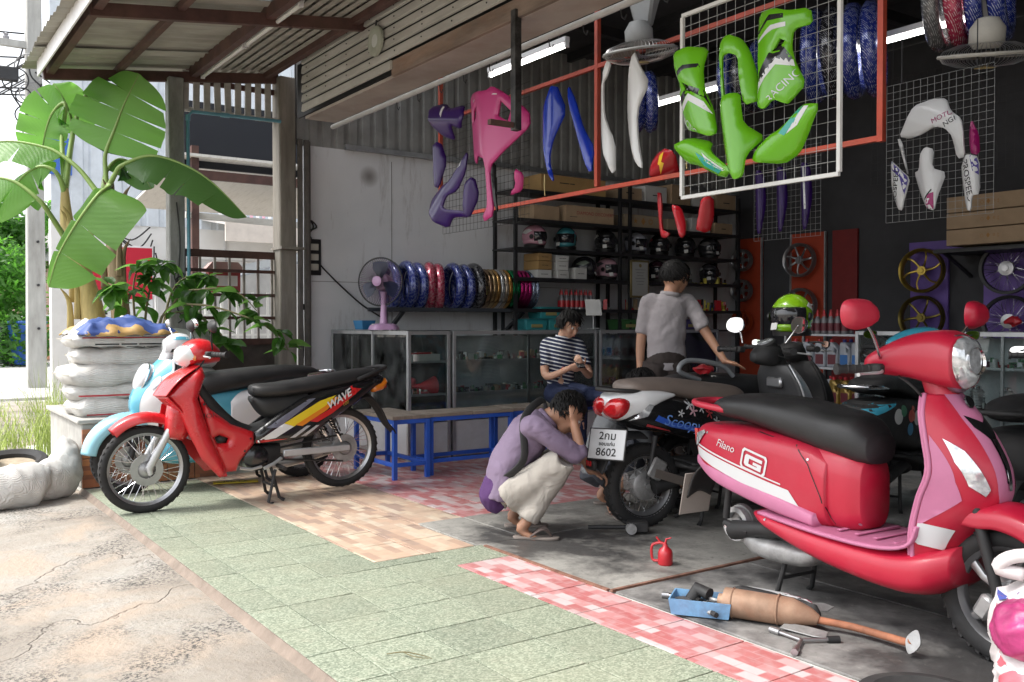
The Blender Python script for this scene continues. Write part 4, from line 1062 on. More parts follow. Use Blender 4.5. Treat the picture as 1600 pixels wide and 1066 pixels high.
rf = MB().add([(-3, -4.5, 3.3), (3, -4.5, 3.3), (3, 4.5, 3.3), (-3, 4.5, 3.3), (0, -4.5, 5.0), (0, 4.5, 5.0)], [(0, 3, 5, 4), (1, 4, 5, 2), (0, 4, 1), (3, 2, 5), (0, 1, 2, 3)]).build('roof', mat('roof_tiles', (0.34, 0.33, 0.32), 0.9, var=0.3, vscale=14), t)
MB().box((2.52, -1.5, 1.7), (0.06, 1.4, 1.1)).build('window', mat('dim_pane', (0.1, 0.12, 0.13), 0.2), t)
# white corrugated shop house across the side lane
t = thing('white_shophouse', 'white shophouse clad in pale vertical metal sheets beyond the gate', 'building', (-15.4, 4.6, 0))
b = MB(); pts = []; y = -2.3
while y < 4.0: pts += [(y, 0), (y + 0.16, 0), (y + 0.19, -0.035), (y + 0.25, -0.035)]; y += 0.28
vs = []
for yy, dx in pts: vs += [(dx, yy, 2.75), (dx, yy, 6.2)]
b.add(vs, [(i * 2, i * 2 + 2, i * 2 + 3, i * 2 + 1) for i in range(len(pts) - 1)]); b.build('metal_cladding', mat('pale_blue_sheet', (0.56, 0.61, 0.66), 0.45, metal=0.2, var=0.1), t, smooth=0)
MB().box((-0.15, 0.8, 1.4), (0.2, 6.2, 2.8)).build('wall', m_plaster, t)
b = MB()
for i in range(12): b.box((-0.02, 0.1 + i * 0.0, 0), (0.001, 0.001, 0.001))
for y in (-0.6, 0.35, 1.3): MB().box((-0.04, y, 1.5), (0.03, 0.025, 2.5)).build('door_jamb', mat('jamb_grey', (0.5, 0.5, 0.5), 0.5), t)
for z in (0.9, 1.35, 1.8, 2.25): MB().box((-0.035, 0.35, z), (0.02, 1.9, 0.02)).build('shutter_rail', MATS['jamb_grey'], t)
MB().box((0.06, -2.2, 3.72), (0.06, 0.36, 0.55)).build('blue_sign', mat('blue_panel', (0.04, 0.13, 0.48), 0.4), t)
b = MB().box((0.6, 1.45, 2.83), (1.2, 3.0, 0.04), rot=(0, R(8), 0)); b.build('canopy', mat('canopy_sheet', (0.62, 0.6, 0.57), 0.6), t)
MB().box((1.2, 1.45, 2.62), (0.04, 3.0, 0.30)).build('canopy_valance', mat('cream_cloth', (0.66, 0.6, 0.54), 0.8, var=0.1), t)
for i in range(10): MB().box((0.9, -0.05 + i * 0.1, 3.05), (0.02, 0.045, 0.35), rot=(0, R(-20), 0)).build('awning_stripe', mat('pink_cloth', (0.62, 0.36, 0.44), 0.8) if i % 2 else m_plaster, t)
for k in range(6): MB().tube([(0.12, -1.5 + 0.08 * k, 2.7 - 0.1 * k), (0.14, -1.2 + 0.1 * k, 2.5 - 0.12 * k), (0.12, -0.9 + 0.02 * k, 2.72 - 0.1 * k)], 0.012, 5, smooth=14).build('meter_cable', m_cable, t)
for k in range(5): MB().box((0.1, -1.45, 1.9 + 0.16 * k), (0.08, 0.1, 0.06)).build('meter_clip', m_dark, t)
t = thing('shop_sign_board', 'red and white standing sign board with Thai lettering behind the shrub', 'sign', (-11.4, 2.40, 0), R(-6))
MB().box((0, 0, 1.1), (0.05, 0.75, 2.0)).build('board', mat('sign_white', (0.72, 0.74, 0.78), 0.5, var=0.05), t, bevel=0.004)
MB().box((0.028, 0, 1.78), (0.004, 0.74, 0.6)).build('red_field', mat('sign_red', (0.55, 0.02, 0.05), 0.45), t)
MB().box((0.029, -0.08, 1.5), (0.006, 0.36, 0.14), rot=(R(20), 0, 0)).build('white_flash', MATS['sign_white'], t)
lettering('ซื้อ', 0.3, frame((0.028, -0.1, 1.2), (0, 1, 0), (0, 0, 1)), m_black_print, t)
for s in (-1, 1): MB().bar((0, 0.36 * s, 0), (0, 0.36 * s, 2.1), 0.03, 0.03).build('leg', m_dark, t)
# neighbour's open shed seen through the gate
sd = thing('neighbour_shed', 'open shed with white ceiling and sloping grey sheets behind the gate', 'shed', (-11.2, 4.0, 0))
MB().box((-0.6, 0.2, 2.93), (2.6, 2.6, 0.03), rot=(0, R(-7), 0)).build('ceiling_panel', mat('ceiling_white', (0.66, 0.64, 0.6), 0.8, var=0.06, dirt=0.3, dscale=6, stretch=(0.6, 4, 1)), sd)
MB().bar((0.62, -1.05, 2.88), (0.62, 1.3, 2.88), 0.06, 0.1).build('beam', m_brown, sd)
MB().bar((0.6, -1.05, 2.42), (0.6, 1.3, 2.35), 0.05, 0.07).build('beam', m_slat, sd)
for y in (-0.95, 0.55): MB().bar((0.6, y, 0), (0.6, y, 3.2), 0.08, 0.08).build('post', m_brown, sd)
MB().box((0.5, 0.2, 3.35), (0.05, 2.5, 0.75)).build('gable_panel', mat('navy_shade', (0.012, 0.014, 0.02), 0.7), sd)
MB().box((0.2, 0.3, 1.98), (0.9, 2.0, 0.02), rot=(R(14), R(6), 0)).build('sloping_sheet', mat('blue_grey_sheet', (0.36, 0.40, 0.45), 0.5, metal=0.3, var=0.15), sd)
MB().bar((0.66, -0.75, 1.76), (0.66, 1.25, 2.22), 0.04, 0.09).build('sheet_edge', mat('galv_edge', (0.45, 0.48, 0.5), 0.4, metal=0.5), sd)
MB().box((-0.9, 0.4, 1.0), (0.06, 3.2, 2.0)).build('wall', mat('shed_wall', (0.56, 0.56, 0.56), 0.85, var=0.1), sd)
for z in (1.05, 1.3, 1.55): MB().bar((-0.5, -1.2, z), (-0.5, 1.5, z), 0.025, 0.025).build('fence_rail', m_plaster, sd)
for k in range(13): MB().bar((-0.5, -1.1 + 0.2 * k, 0.0), (-0.5, -1.1 + 0.2 * k, 1.6), 0.03, 0.03).build('picket', m_plaster, sd)
lb = thing('letterbox', 'red roofed letterbox fixed to the lattice gate', 'letterbox', (-9.0, 2.86, 1.55), R(-8))
MB().box((0, 0, 0.05), (0.18, 0.30, 0.2)).build('box', mat('red_tin', (0.32, 0.05, 0.05), 0.5, var=0.2), lb, bevel=0.006)
MB().box((0.092, 0, 0.06), (0.004, 0.24, 0.1)).build('white_front', m_plaster, lb)
MB().add([(-0.14, -0.2, 0.15), (0.14, -0.2, 0.15), (0.14, 0.2, 0.15), (-0.14, 0.2, 0.15), (-0.14, -0.12, 0.24), (0.14, -0.12, 0.24), (0.14, 0.12, 0.24), (-0.14, 0.12, 0.24)], [(0, 1, 5, 4), (1, 2, 6, 5), (2, 3, 7, 6), (3, 0, 4, 7), (4, 5, 6, 7), (0, 3, 2, 1)]).build('roof', mat('pinkish_tin', (0.40, 0.25, 0.23), 0.6, dirt=0.4), lb)
# ================================================================== counters, benches, shelves and the stock on them
m_alu = mat('aluminium', (0.50, 0.51, 0.52), 0.38, metal=0.75, var=0.1, dirt=0.25, dscale=4)
m_panel = mat('white_laminate', (0.62, 0.64, 0.67), 0.5, var=0.06, dirt=0.3, dscale=3)
m_glass = glass_mat('case_glass')
m_blue = mat('blue_paint', (0.02, 0.10, 0.52), 0.4, var=0.12, dirt=0.2, dscale=8)
m_board = mat('worn_board', (0.27, 0.23, 0.19), 0.6, var=0.25, vscale=5, dirt=0.4, stretch=(1, 4, 1))
m_black = mat('black_plastic', (0.012, 0.012, 0.013), 0.4, var=0.2)
m_card = mat('cardboard', (0.42, 0.30, 0.19), 0.85, var=0.12, vscale=6)
m_wbox = mat('white_carton', (0.62, 0.62, 0.6), 0.7, var=0.06)
m_chrome = mat('chrome', (0.75, 0.75, 0.77), 0.12, metal=1.0)
m_steel = mat('dull_steel', (0.42, 0.42, 0.43), 0.35, metal=0.9, var=0.2)
m_red = mat('red_plastic', (0.5, 0.02, 0.03), 0.35, coat=0.3)
def clutter(name, parent, x0, x1, y0, y1, z, n, seed, cols, hmax=0.09):
    """loose small spare parts too small to tell apart: bolts, cartons, clips, wrapped bulbs"""
    rr = random.Random(seed); bs = [MB() for _ in cols]
    for k in range(n):
        b = bs[rr.randrange(len(cols))]; x, y = rr.uniform(x0, x1), rr.uniform(y0, y1); s = rr.uniform(0.015, 0.05); h = rr.uniform(0.012, hmax)
        q = rr.random()
        if q < 0.55: b.box((x, y, z + h / 2), (s * rr.uniform(0.6, 1.6), s, h), rot=(0, 0, rr.random() * 3))
        elif q < 0.8: b.tube([(x, y, z + 0.012), (x + rr.uniform(-.06, .06), y + rr.uniform(-.06, .06), z + 0.014)], 0.011, 8)
        else: b.tube([(x, y, z), (x, y, z + h)], s * 0.4, 8)
    for b, m in zip(bs, cols):
        if b.v: tag(b.build(name, m, parent), kind='stuff')
def case(name, label, loc, rz, L, D, H=1.13, mull=2, shelves=(0.57, 0.86), base=0.35, seed=0, group=None, extra=None):
    """glazed aluminium showcase: L along local X (front faces -Y local), D deep"""
    t = thing(name, label, 'display case', loc, rz, group)
    fw = 0.032
    for x in (-L / 2 + fw / 2, L / 2 - fw / 2):
        for y in (-D / 2 + fw / 2, D / 2 - fw / 2): MB().box((x, y, H / 2), (fw, fw, H)).build('post', m_alu, t, bevel=0.002)
    for k in range(1, mull): MB().box((-L / 2 + L * k / mull, -D / 2 + 0.012, (H + base) / 2), (0.02, 0.02, H - base)).build('mullion', m_alu, t)
    for z in (0.03, base, H - 0.016):
        for y in (-D / 2 + fw / 2, D / 2 - fw / 2): MB().box((0, y, z), (L - fw * 2, fw * 0.9, fw)).build('rail', m_alu, t)
        for x in (-L / 2 + fw / 2, L / 2 - fw / 2): MB().box((x, 0, z), (fw * 0.9, D - fw * 2, fw)).build('rail', m_alu, t)
    MB().box((0, -D / 2 + 0.012, base / 2 + 0.01), (L - 2 * fw, 0.008, base - 0.07)).build('base_panel', m_panel, t)
    MB().box((0, D / 2 - 0.012, (H) / 2), (L - 2 * fw, 0.006, H - 0.1)).build('back_panel', mat('case_back', (0.42, 0.43, 0.44), 0.5, var=0.15), t)
    for x in (-L / 2 + 0.012, L / 2 - 0.012): MB().box((x, 0, base / 2 + 0.01), (0.008, D - 2 * fw, base - 0.07)).build('base_panel', m_panel, t)
    MB().box((0, 0, base + 0.012), (L - 0.07, D - 0.07, 0.012)).build('case_floor', m_panel, t)
    for z in shelves:
        MB().box((0, 0.0, z), (L - 0.07, D - 0.09, 0.006)).build('glass_shelf', m_glass, t)
        MB().box((0, -D / 2 + 0.03, z), (L - 0.07, 0.012, 0.02)).build('shelf_edge', m_alu, t)
        for x in (-L / 2 + 0.03, L / 2 - 0.03): MB().box((x, 0, z - 0.003), (0.012, D - 0.08, 0.02)).build('shelf_edge', m_alu, t)
    MB().box((0, 0, H + 0.003), (L, D, 0.006)).build('glass_top', m_glass, t)
    MB().box((0, -D / 2 + 0.004, (H + base) / 2), (L - 2 * fw, 0.004, H - base - 0.03)).build('glass_front', m_glass, t)
    for x in (-L / 2 + 0.005, L / 2 - 0.005): MB().box((x, 0, (H + base) / 2), (0.004, D - 2 * fw, H - base - 0.03)).build('glass_side', m_glass, t)
    cols = [m_steel, m_chrome, m_black, m_wbox, mat('clear_green', (0.05, 0.2, 0.08), 0.3), mat('print_red', (0.4, 0.04, 0.05), 0.5), m_card]
    for k, z in enumerate(shelves + (base + 0.016,)):
        clutter('small_parts', t, -L / 2 + 0.1, L / 2 - 0.1, -D / 2 + 0.07, D / 2 - 0.08, z + 0.004, int(140 * L * D / 0.7) if k != 2 else 30, seed * 10 + k, cols, 0.06 if k != 1 else 0.08)
    return t
c1 = case('display_case', 'end-on glazed aluminium display case carrying the pink fan', (-7.80, 4.03, 0), R(90), 0.43, 1.6, mull=1, seed=1)
c1.rotation_euler = (0, 0, R(90))
# the case is long in world X: its long glazed side faces the street
MB().box((-0.212, -0.12, 0.75), (0.02, 0.02, 0.76)).build('mullion', m_alu, c1)
case('display_case', 'long glazed display case behind the blue benches', (-7.21, 5.11, 0), R(90), 1.68, 0.42, mull=2, seed=2)
case('display_case', 'dim glazed display case beside the standing man', (-7.21, 6.84, 0), R(90), 1.72, 0.42, mull=2, seed=3)
rc = case('display_case', 'glazed display case of engine parts at the back behind the pink scooter', (-3.55, 7.21, 0), 0, 2.52, 0.42, mull=2, shelves=(0.53, 0.85), base=0.12, seed=4)
# stock that can be told apart inside the cases
def item(name, label, cat, loc, rz=0, group=None): return thing(name, label, cat, loc, rz, group)
t = item('carton_tray', 'long white carton on the upper shelf of the end-on case', 'carton', (-7.12, 4.0, 0.866), R(10))
MB().box((0, 0, 0.03), (0.2, 0.3, 0.06)).build('tray', m_wbox, t, bevel=0.003); MB().box((-0.02, 0, 0.066), (0.1, 0.2, 0.014)).build('red_lid', m_red, t)
t = item('plastic_funnel', 'red plastic funnel lying on the lower case shelf', 'funnel', (-7.12, 4.02, 0.64), 0)
MB().lathe([(0.012, -0.13), (0.018, -0.06), (0.03, -0.04), (0.085, 0.07), (0.088, 0.075), (0.08, 0.07), (0.027, -0.04), (0.012, -0.13)], 20, frame((0, 0.04, 0), (1, 0, 0), (0, 0.1, 1), (0.25, 1, 0))).build('cone', m_red, t)
t = item('plastic_bundle', 'pinkish red wrapped bundle beside the red funnel', 'bundle', (-7.3, 3.97, 0.58), 0)
b = MB().sphere((0, 0, 0.07), 0.085, 10, sc=(1.3, 0.8, 0.85)); b.xf(lambda p: p + Vector((1, 1, 0.6)) * 0.02 * noise.noise(p * 16)); b.build('wrap', mat('pink_red', (0.5, 0.06, 0.08), 0.3), t, smooth=180)
t = item('blue_rag', 'crumpled blue plastic packet on the lower case shelf', 'packet', (-7.85, 3.95, 0.58), 0)
b = MB().sphere((0, 0, 0.035), 0.09, 10, sc=(1.3, 0.9, 0.42)); b.xf(lambda p: p + Vector((1, 1, 1)) * 0.022 * noise.noise(p * 18)); b.build('wrap', mat('blue_film', (0.05, 0.2, 0.48), 0.35), t, smooth=180)
for k, (x, y, w) in enumerate(((-3.0, 7.12, 0.16), (-2.78, 7.1, 0.14))):
    t = item('pink_case', ['flat pink carton on the upper shelf of the back case', 'second flat pink carton beside it on the back case shelf'][k], 'carton', (x - 1.0, y, 0.857), 0.2 * k)
    MB().box((0, 0, 0.022), (w, 0.1, 0.044)).build('box', mat('pink_card', (0.55, 0.08, 0.22), 0.5), t, bevel=0.004); MB().box((0, 0, 0.046), (w * 0.7, 0.06, 0.004)).build('lid', mat('pink_lid', (0.6, 0.2, 0.3), 0.5), t)
for k, x in enumerate((-4.15, -3.92, -3.62)):
    t = item('engine_cylinder', ['finned steel engine cylinder on the lower back shelf', 'taller bored steel cylinder on the lower back shelf', 'small steel cylinder at the end of the lower back shelf'][k], 'engine part', (x + 0.35, 7.12, 0.537), 0.3 * k)
    prof = []
    for q in range(6): prof += [(0.055, 0.012 * 2 * q), (0.055, 0.012 * 2 * q + 0.008), (0.042, 0.012 * 2 * q + 0.01), (0.042, 0.012 * 2 * q + 0.022)]
    MB().lathe([(0.028, 0)] + prof + [(0.028, 0.15), (0.028, 0)], 20).build('barrel', m_steel, t); MB().lathe([(0.028, 0.0), (0.028, 0.17), (0.033, 0.17), (0.033, 0.0)], 18).build('sleeve', m_chrome, t)
t = item('teal_carton', 'teal carton on top shelf of the back case', 'carton', (-2.98, 7.12, 0.857), 0); MB().box((0, 0, 0.085), (0.16, 0.12, 0.17)).build('box', mat('teal_card', (0.05, 0.32, 0.34), 0.5), t, bevel=0.003); MB().box((0.0, -0.061, 0.09), (0.1, 0.002, 0.05)).build('print', m_wbox, t)

# ------------------------------------------------------------------ blue benches
def bench(label, loc, rz, L, W=0.32, H=0.49, planks=2):
    t = thing('bench', label, 'bench', loc, rz, 'low blue steel benches before the display cases')
    for sx in (-1, 1):
        for sy in (-1, 1): MB().box((sx * (L / 2 - 0.018), sy * (W / 2 - 0.018), (H - 0.03) / 2), (0.034, 0.034, H - 0.03)).build('leg', m_blue, t, bevel=0.002)
    for sy in (-1, 1):
        MB().box((0, sy * (W / 2 - 0.018), H - 0.045), (L - 0.07, 0.03, 0.034)).build('rail', m_blue, t, bevel=0.002)
        MB().box((0, sy * (W / 2 - 0.018), 0.115), (L - 0.07, 0.026, 0.03)).build('stretcher', m_blue, t, bevel=0.002)
    for sx in (-1, 1):
        MB().box((sx * (L / 2 - 0.018), 0, H - 0.045), (0.03, W - 0.07, 0.034)).build('rail', m_blue, t, bevel=0.002)
        MB().box((sx * (L / 2 - 0.018), 0, 0.115), (0.026, W - 0.07, 0.03)).build('stretcher', m_blue, t, bevel=0.002)
    for k in range(planks):
        MB().box((-L / 2 + L * (k + 0.5) / planks, 0, H - 0.014), (L / planks - 0.004, W + 0.01, 0.028)).build('plank', m_board, t, bevel=0.003)
bench('blue bench turned end-on behind the red motorcycle rear wheel', (-6.56, 3.42, 0), 0, 0.70)
bench('middle blue bench with two boards standing before the display cases', (-6.41, 4.0, 0), R(90), 0.80)
bench('blue bench the striped-shirt man sits on', (-6.45, 5.12, 0.0), R(90), 1.38)
# ------------------------------------------------------------------ pink fan
m_pink = mat('lilac_plastic', (0.50, 0.30, 0.50), 0.35, coat=0.2, var=0.05)
FS = 1.02
fn = thing('table_fan', 'lilac pink table fan standing on the end display case', 'fan', (-7.58, 3.88, 1.14), R(-20)); fn.scale = (FS, FS, FS)
b = MB().puff(spl([(-0.17, -0.1), (0.0, -0.14), (0.17, -0.1), (0.19, 0), (0.17, 0.1), (0, 0.14), (-0.17, 0.1), (-0.19, 0)], 40), 0.02, dome(0.055, 0.07), back=0.0); b.build('base', m_pink, fn, smooth=50)
b = MB(); b.rings([[(w * math.cos(a), w * 0.75 * math.sin(a), z) for a in [2 * PI * q / 16 for q in range(16)]] for z, w in ((0.04, 0.06), (0.07, 0.045), (0.2, 0.036), (0.3, 0.034), (0.34, 0.04))]); b.build('neck', m_pink, fn)
for k in range(3): MB().box((0.045 + 0.03 * k - 0.03, -0.1, 0.047), (0.02, 0.015, 0.012)).build('button', m_wbox, fn)
hf = frame((0.0, -0.03, 0.43), (0, 0, 1), (0.55, 0.8, 0.1), (0.85, -0.55, 0.05))
MB().lathe([(0, -0.17), (0.05, -0.165), (0.075, -0.12), (0.08, -0.05), (0.07, -0.02), (0, -0.02)], 20, hf).build('motor', m_pink, fn)
MB().torus((0, 0, 0), (0, 0, 1), 0.215, 0.007, 48, 6).xf(lambda p: hf @ p).build('cage_ring', m_black, fn)
def cage(sgn, dep, m, n=64):
    b = MB()
    for k in range(n):
        a = 2 * PI * k / n
        b.tube([hf @ Vector((r * math.cos(a + tw), r * math.sin(a + tw), sgn * z)) for r, z, tw in ((0.045, dep, 0), (0.11, dep * 0.97, 0.06), (0.18, dep * 0.72, 0.1), (0.207, dep * 0.3, 0.12), (0.214, 0.0, 0.12))], 0.0016, 4, cap=False)
    for r, z in ((0.11, dep * 0.97), (0.18, dep * 0.72)): b.torus((0, 0, 0), (0, 0, 1), 0.001, 0.0001, 4, 3)
    return tag(b.build('wire_cage', m, fn), kind='stuff')
cage(1, 0.07, m_black); cage(-1, 0.06, m_pink)
MB().lathe([(0, 0.074), (0.03, 0.078), (0.046, 0.07), (0.046, 0.06), (0, 0.06)], 20, hf).build('badge', m_pink, fn)
for k in range(3):
    a = 2 * PI * k / 3; b = MB(); g = []
    for i in range(6):
        r = 0.035 + 0.15 * i / 5; w = 0.5 + 0.25 * math.sin(PI * i / 5)
        g.append([hf @ Vector((r * math.cos(a + q * w), r * math.sin(a + q * w), 0.02 * q)) for q in (-0.7, -0.25, 0.25, 0.7)])
    b.patch(g, 8, 6, 0.003); b.build('blade', mat('smoky_blade', (0.03, 0.035, 0.09), 0.2), fn)
MB().tube([(-0.18, 0.05, 0.01), (-0.3, 0.1, 0.0), (-0.38, -0.02, -0.1), (-0.42, -0.1, -0.32), (-0.55, 0.0, -0.38), (-0.8, 0.2, -0.28)], 0.004, 5, smooth=30).build('cord', m_wbox, fn)
t = thing('blue_basket', 'small blue plastic basket behind the pink fan', 'basket', (-7.98, 3.88, 1.14), 0)
b = MB(); b.rings([[(sx * w, sy * w * 0.7, z) for sx, sy in ((-1, -1), (1, -1), (1, 1), (-1, 1))] for z, w in ((0, 0.08), (0.085, 0.1))], cap=False); b.build('sides', mat('blue_basket', (0.03, 0.17, 0.36), 0.5), t); MB().box((0, 0, 0.004), (0.15, 0.1, 0.006)).build('bottom', MATS['blue_basket'], t)
# socket board and cable on the white wall
t = thing('socket_board', 'black socket board with cables on the white wall', 'socket board', (-8.688, 3.66, 1.86), 0)
MB().box((0, 0, 0), (0.025, 0.17, 0.36)).build('board', m_black, t, bevel=0.004)
for k in range(3): MB().box((0.016, 0.0, 0.1 - 0.1 * k), (0.012, 0.11, 0.065)).build('socket', mat('cream_socket', (0.5, 0.48, 0.42), 0.5), t, bevel=0.004)
MB().tube([(0.01, 0.05, -0.05), (0.02, 0.2, -0.2), (0.02, 0.5, -0.45), (0.02, 0.75, -0.6)], 0.008, 6, smooth=16).build('cable', m_cable, t)
MB().tube([(0.01, -0.02, 0.18), (0.03, -0.05, 0.25), (0.03, 0.03, 0.3), (0.03, -0.03, 0.36), (0.02, 0.0, 0.3), (0.02, -0.04, 0.24)], 0.009, 6, smooth=24).build('coiled_cable', m_cable, t)
MB().tube([(-0.002, -0.12, -0.5), (0.02, -0.12, -0.55), (0.02, -0.11, -0.9), (0.0, -0.12, -1.5)], 0.008, 6).build('cable', m_cable, t); MB().box((0.02, -0.12, -0.5), (0.04, 0.05, 0.06)).build('plug', m_black, t)

# ------------------------------------------------------------------ tyre and rim rack
rk = thing('tyre_rack', 'dark steel wall rack holding wrapped tyres and coloured rims', 'rack', (-8.5, 4.25, 1.34))
MB().box((0.2, 0.95, 0.0), (0.035, 1.95, 0.04)).build('front_rail', mat('rack_paint', (0.05, 0.055, 0.065), 0.45), rk, bevel=0.002)
MB().box((-0.1, 0.95, 0.0), (0.035, 1.95, 0.04)).build('back_rail', MATS['rack_paint'], rk, bevel=0.002)
for y in (0.22, 1.72):
    MB().bar((0.2, y, -0.02), (-0.19, y, -0.26), 0.04, 0.03).build('bracket', MATS['rack_paint'], rk); MB().box((-0.19, y, -0.1), (0.02, 0.04, 0.5)).build('wall_plate', MATS['rack_paint'], rk)
def foil(name, c, c2, sc=34.0):
    m = bpy.data.materials.new(name); m.use_nodes = True; nt = m.node_tree; b = nt.nodes['Principled BSDF']
    w = objcoord(nt); wv = nt.nodes.new('ShaderNodeTexWave'); wv.bands_direction = 'DIAGONAL'; wv.inputs['Scale'].default_value = sc; wv.inputs['Distortion'].default_value = 2.0; wv.inputs['Detail'].default_value = 1
    nt.links.new(w, wv.inputs[0])
    wn_ = noise_tex(nt, 40, 2, 0.5, w)
    mul = nt.nodes.new('ShaderNodeMath'); mul.operation = 'MULTIPLY'; nt.links.new(wv.outputs['Fac'], mul.inputs[0]); nt.links.new(wn_, mul.inputs[1])
    nt.links.new(ramp(nt, mul.outputs[0], [(0.44, c), (0.5, c2)]), b.inputs['Base Color']); b.inputs['Roughness'].default_value = 0.25; b.inputs['Metallic'].default_value = 0.25; b.inputs['Coat Weight'].default_value = 0.6
    bu = nt.nodes.new('ShaderNodeBump'); bu.inputs['Strength'].default_value = 0.5; bu.inputs['Distance'].default_value = 0.006
    nt.links.new(noise_tex(nt, 26, 4, 0.6, w), bu.inputs['Height']); nt.links.new(bu.outputs[0], b.inputs['Normal'])
    MATS[name] = m
    return m
foil('blue_foil', (0.015, 0.03, 0.22), (0.4, 0.45, 0.6)); foil('red_foil', (0.42, 0.03, 0.08), (0.7, 0.5, 0.52)); foil('black_foil', (0.012, 0.012, 0.016), (0.35, 0.35, 0.38))
def wrapped_tyre(label, loc, axis, m, lab=None, R0=0.215, r0=0.048, group='wrapped tyres on the wall rack'):
    t = thing('wrapped_tyre', label, 'tyre', loc, 0, group)
    z = Vector(axis).normalized(); q = z.to_track_quat('Z', 'Y').to_matrix().to_4x4()
    b = MB().lathe([(R0 + r0 * math.cos(2 * PI * j / 12) * 0.95, r0 * 1.05 * math.sin(2 * PI * j / 12)) for j in range(13)], 44, q)
    b.xf(lambda p: p + p.normalized() * 0.004 * noise.noise(p * 40)); o = b.build('wrapping', MATS[m], t, smooth=180)
    if lab:
        a = R(28); mm = q @ Matrix.Rotation(a, 4, 'Z'); pp = mm @ Vector((R0 + r0 * 0.35, 0, r0 * 0.9))
    return t
tl = [(0.10, 'blue_foil', 'blue wrapped tyre half hidden by the fan at the rack end'), (0.28, 'blue_foil', 'blue wrapped tyre just right of the fan'), (0.40, 'blue_foil', 'blue wrapped tyre touching the first red one'), (0.55, 'red_foil', 'dark red wrapped tyre first of the red pair'), (0.66, 'red_foil', 'bright red wrapped tyre facing the street'), (0.84, 'blue_foil', 'blue wrapped tyre right beside the red ones'), (0.97, 'blue_foil', 'blue wrapped tyre second after the red pair'), (1.10, 'black_foil', 'black wrapped tyre with a yellow label before the rims')]
for k, (y, m, lab) in enumerate(tl): wrapped_tyre(lab, (-8.44, 4.3 + y, 1.575 + 0.012 * (k % 2)), (0.12 if m != 'red_foil' else 0.45, 1, 0), m, r0=0.05 if m != 'black_foil' else 0.055)
t = thing('paper_label', 'yellow paper label stuck on the black wrapped tyre', 'label', (-8.25, 5.44, 1.55), R(20)); MB().box((0, 0, 0), (0.003, 0.05, 0.09)).build('paper', mat('yellow_paper', (0.6, 0.55, 0.12), 0.6), t); MB().box((0.002, 0, 0.01), (0.002, 0.035, 0.02)).build('print', m_black_print, t)
def bare_rim(label, loc, m):
    t = thing('wheel_rim', label, 'rim', loc, 0, 'coloured bare rims on the wall rack')
    q = Vector((0.1, 1, 0)).to_track_quat('Z', 'Y').to_matrix().to_4x4()
    MB().lathe([(0.200, -0.028), (0.215, -0.030), (0.216, -0.022), (0.195, -0.012), (0.19, 0.0), (0.195, 0.012), (0.216, 0.022), (0.215, 0.030), (0.200, 0.028), (0.183, 0.0), (0.200, -0.028)], 48, q).build('hoop', m, t, smooth=60)
rims = [('bronze', (0.28, 0.19, 0.12)), ('pale_gold', (0.42, 0.30, 0.16)), ('gold', (0.45, 0.27, 0.10)), ('silver', (0.5, 0.5, 0.5)), ('champagne', (0.45, 0.38, 0.3)), ('amber_gold', (0.42, 0.22, 0.06)), ('green', (0.01, 0.22, 0.08)), ('deep_green', (0.01, 0.18, 0.07)), ('magenta', (0.5, 0.02, 0.18)), ('pink', (0.55, 0.04, 0.22)), ('rose', (0.5, 0.03, 0.2)), ('ice_blue', (0.35, 0.42, 0.55)), ('pale_blue', (0.4, 0.47, 0.6))]
for k, (nm, c) in enumerate(rims): bare_rim('%s anodised bare rim standing in the wall rack' % nm.replace('_', ' '), (-8.42, 5.5 + 0.052 * k, 1.575), mat('anodised_' + nm, c, 0.22, metal=0.85))
# ------------------------------------------------------------------ black shelving along the wall
sv = thing('wall_shelving', 'tall black steel shelving along the white wall full of helmets', 'shelving', (-8.43, 7.7, 0))
m_shelf = mat('shelf_black', (0.02, 0.02, 0.022), 0.45, var=0.2)
for y in (-1.88, -0.36, -0.20, 1.72):
    for x in (-0.2, 0.2): MB().box((x, y, 1.42), (0.035, 0.035, 2.84)).build('upright', m_shelf, sv)
SZ = (1.345, 1.69, 2.02, 2.34, 2.66)
for z in SZ:
    MB().box((0, -0.08, z), (0.42, 3.66, 0.018)).build('shelf', m_shelf, sv)
    MB().box((0.21, -0.08, z - 0.004), (0.02, 3.66, 0.04)).build('shelf_lip', m_shelf, sv)
MB().box((0.0, -0.08, 1.10), (0.42, 3.66, 0.02)).build('shelf', m_shelf, sv)
def carton(label, loc, d, m, rz=0, prints=(), group=None, tape=True):
    t = thing('carton', label, 'carton', loc, rz, group)
    MB().box((0, 0, d[2] / 2), d).build('box', m, t, bevel=0.003)
    if tape: MB().box((0, 0, d[2] + 0.001), (d[0], 0.04, 0.002)).build('tape', mat('tape', (0.36, 0.27, 0.17), 0.4), t)
    for txt, size, z, y, mm in prints: lettering(txt, size, frame((d[0] / 2, y, z), (0, 1, 0), (0, 0, 1)), mm, t)
    return t
carton('long brown carton on the highest wall shelf', (-8.42, 6.65, 2.67), (0.36, 0.95, 0.2), mat('amber_card', (0.40, 0.25, 0.10), 0.8, var=0.1), prints=[('▬▬▬▬ ▬▬', 0.035, 0.12, -0.1, m_black_print)])
carton('long beige carton printed DIAMOND DISCOVERY on the upper wall shelf', (-8.42, 6.9, 2.352), (0.34, 0.72, 0.2), m_card, prints=[('DIAMOND DISCOVERY', 0.055, 0.115, 0.08, mat('red_ink', (0.35, 0.03, 0.03), 0.7)), ('▬▬ ▬▬▬', 0.02, 0.07, -0.25, m_black_print)])
carton('plain beige carton left of the DIAMOND DISCOVERY box', (-8.42, 6.28, 2.352), (0.3, 0.36, 0.17), m_card)
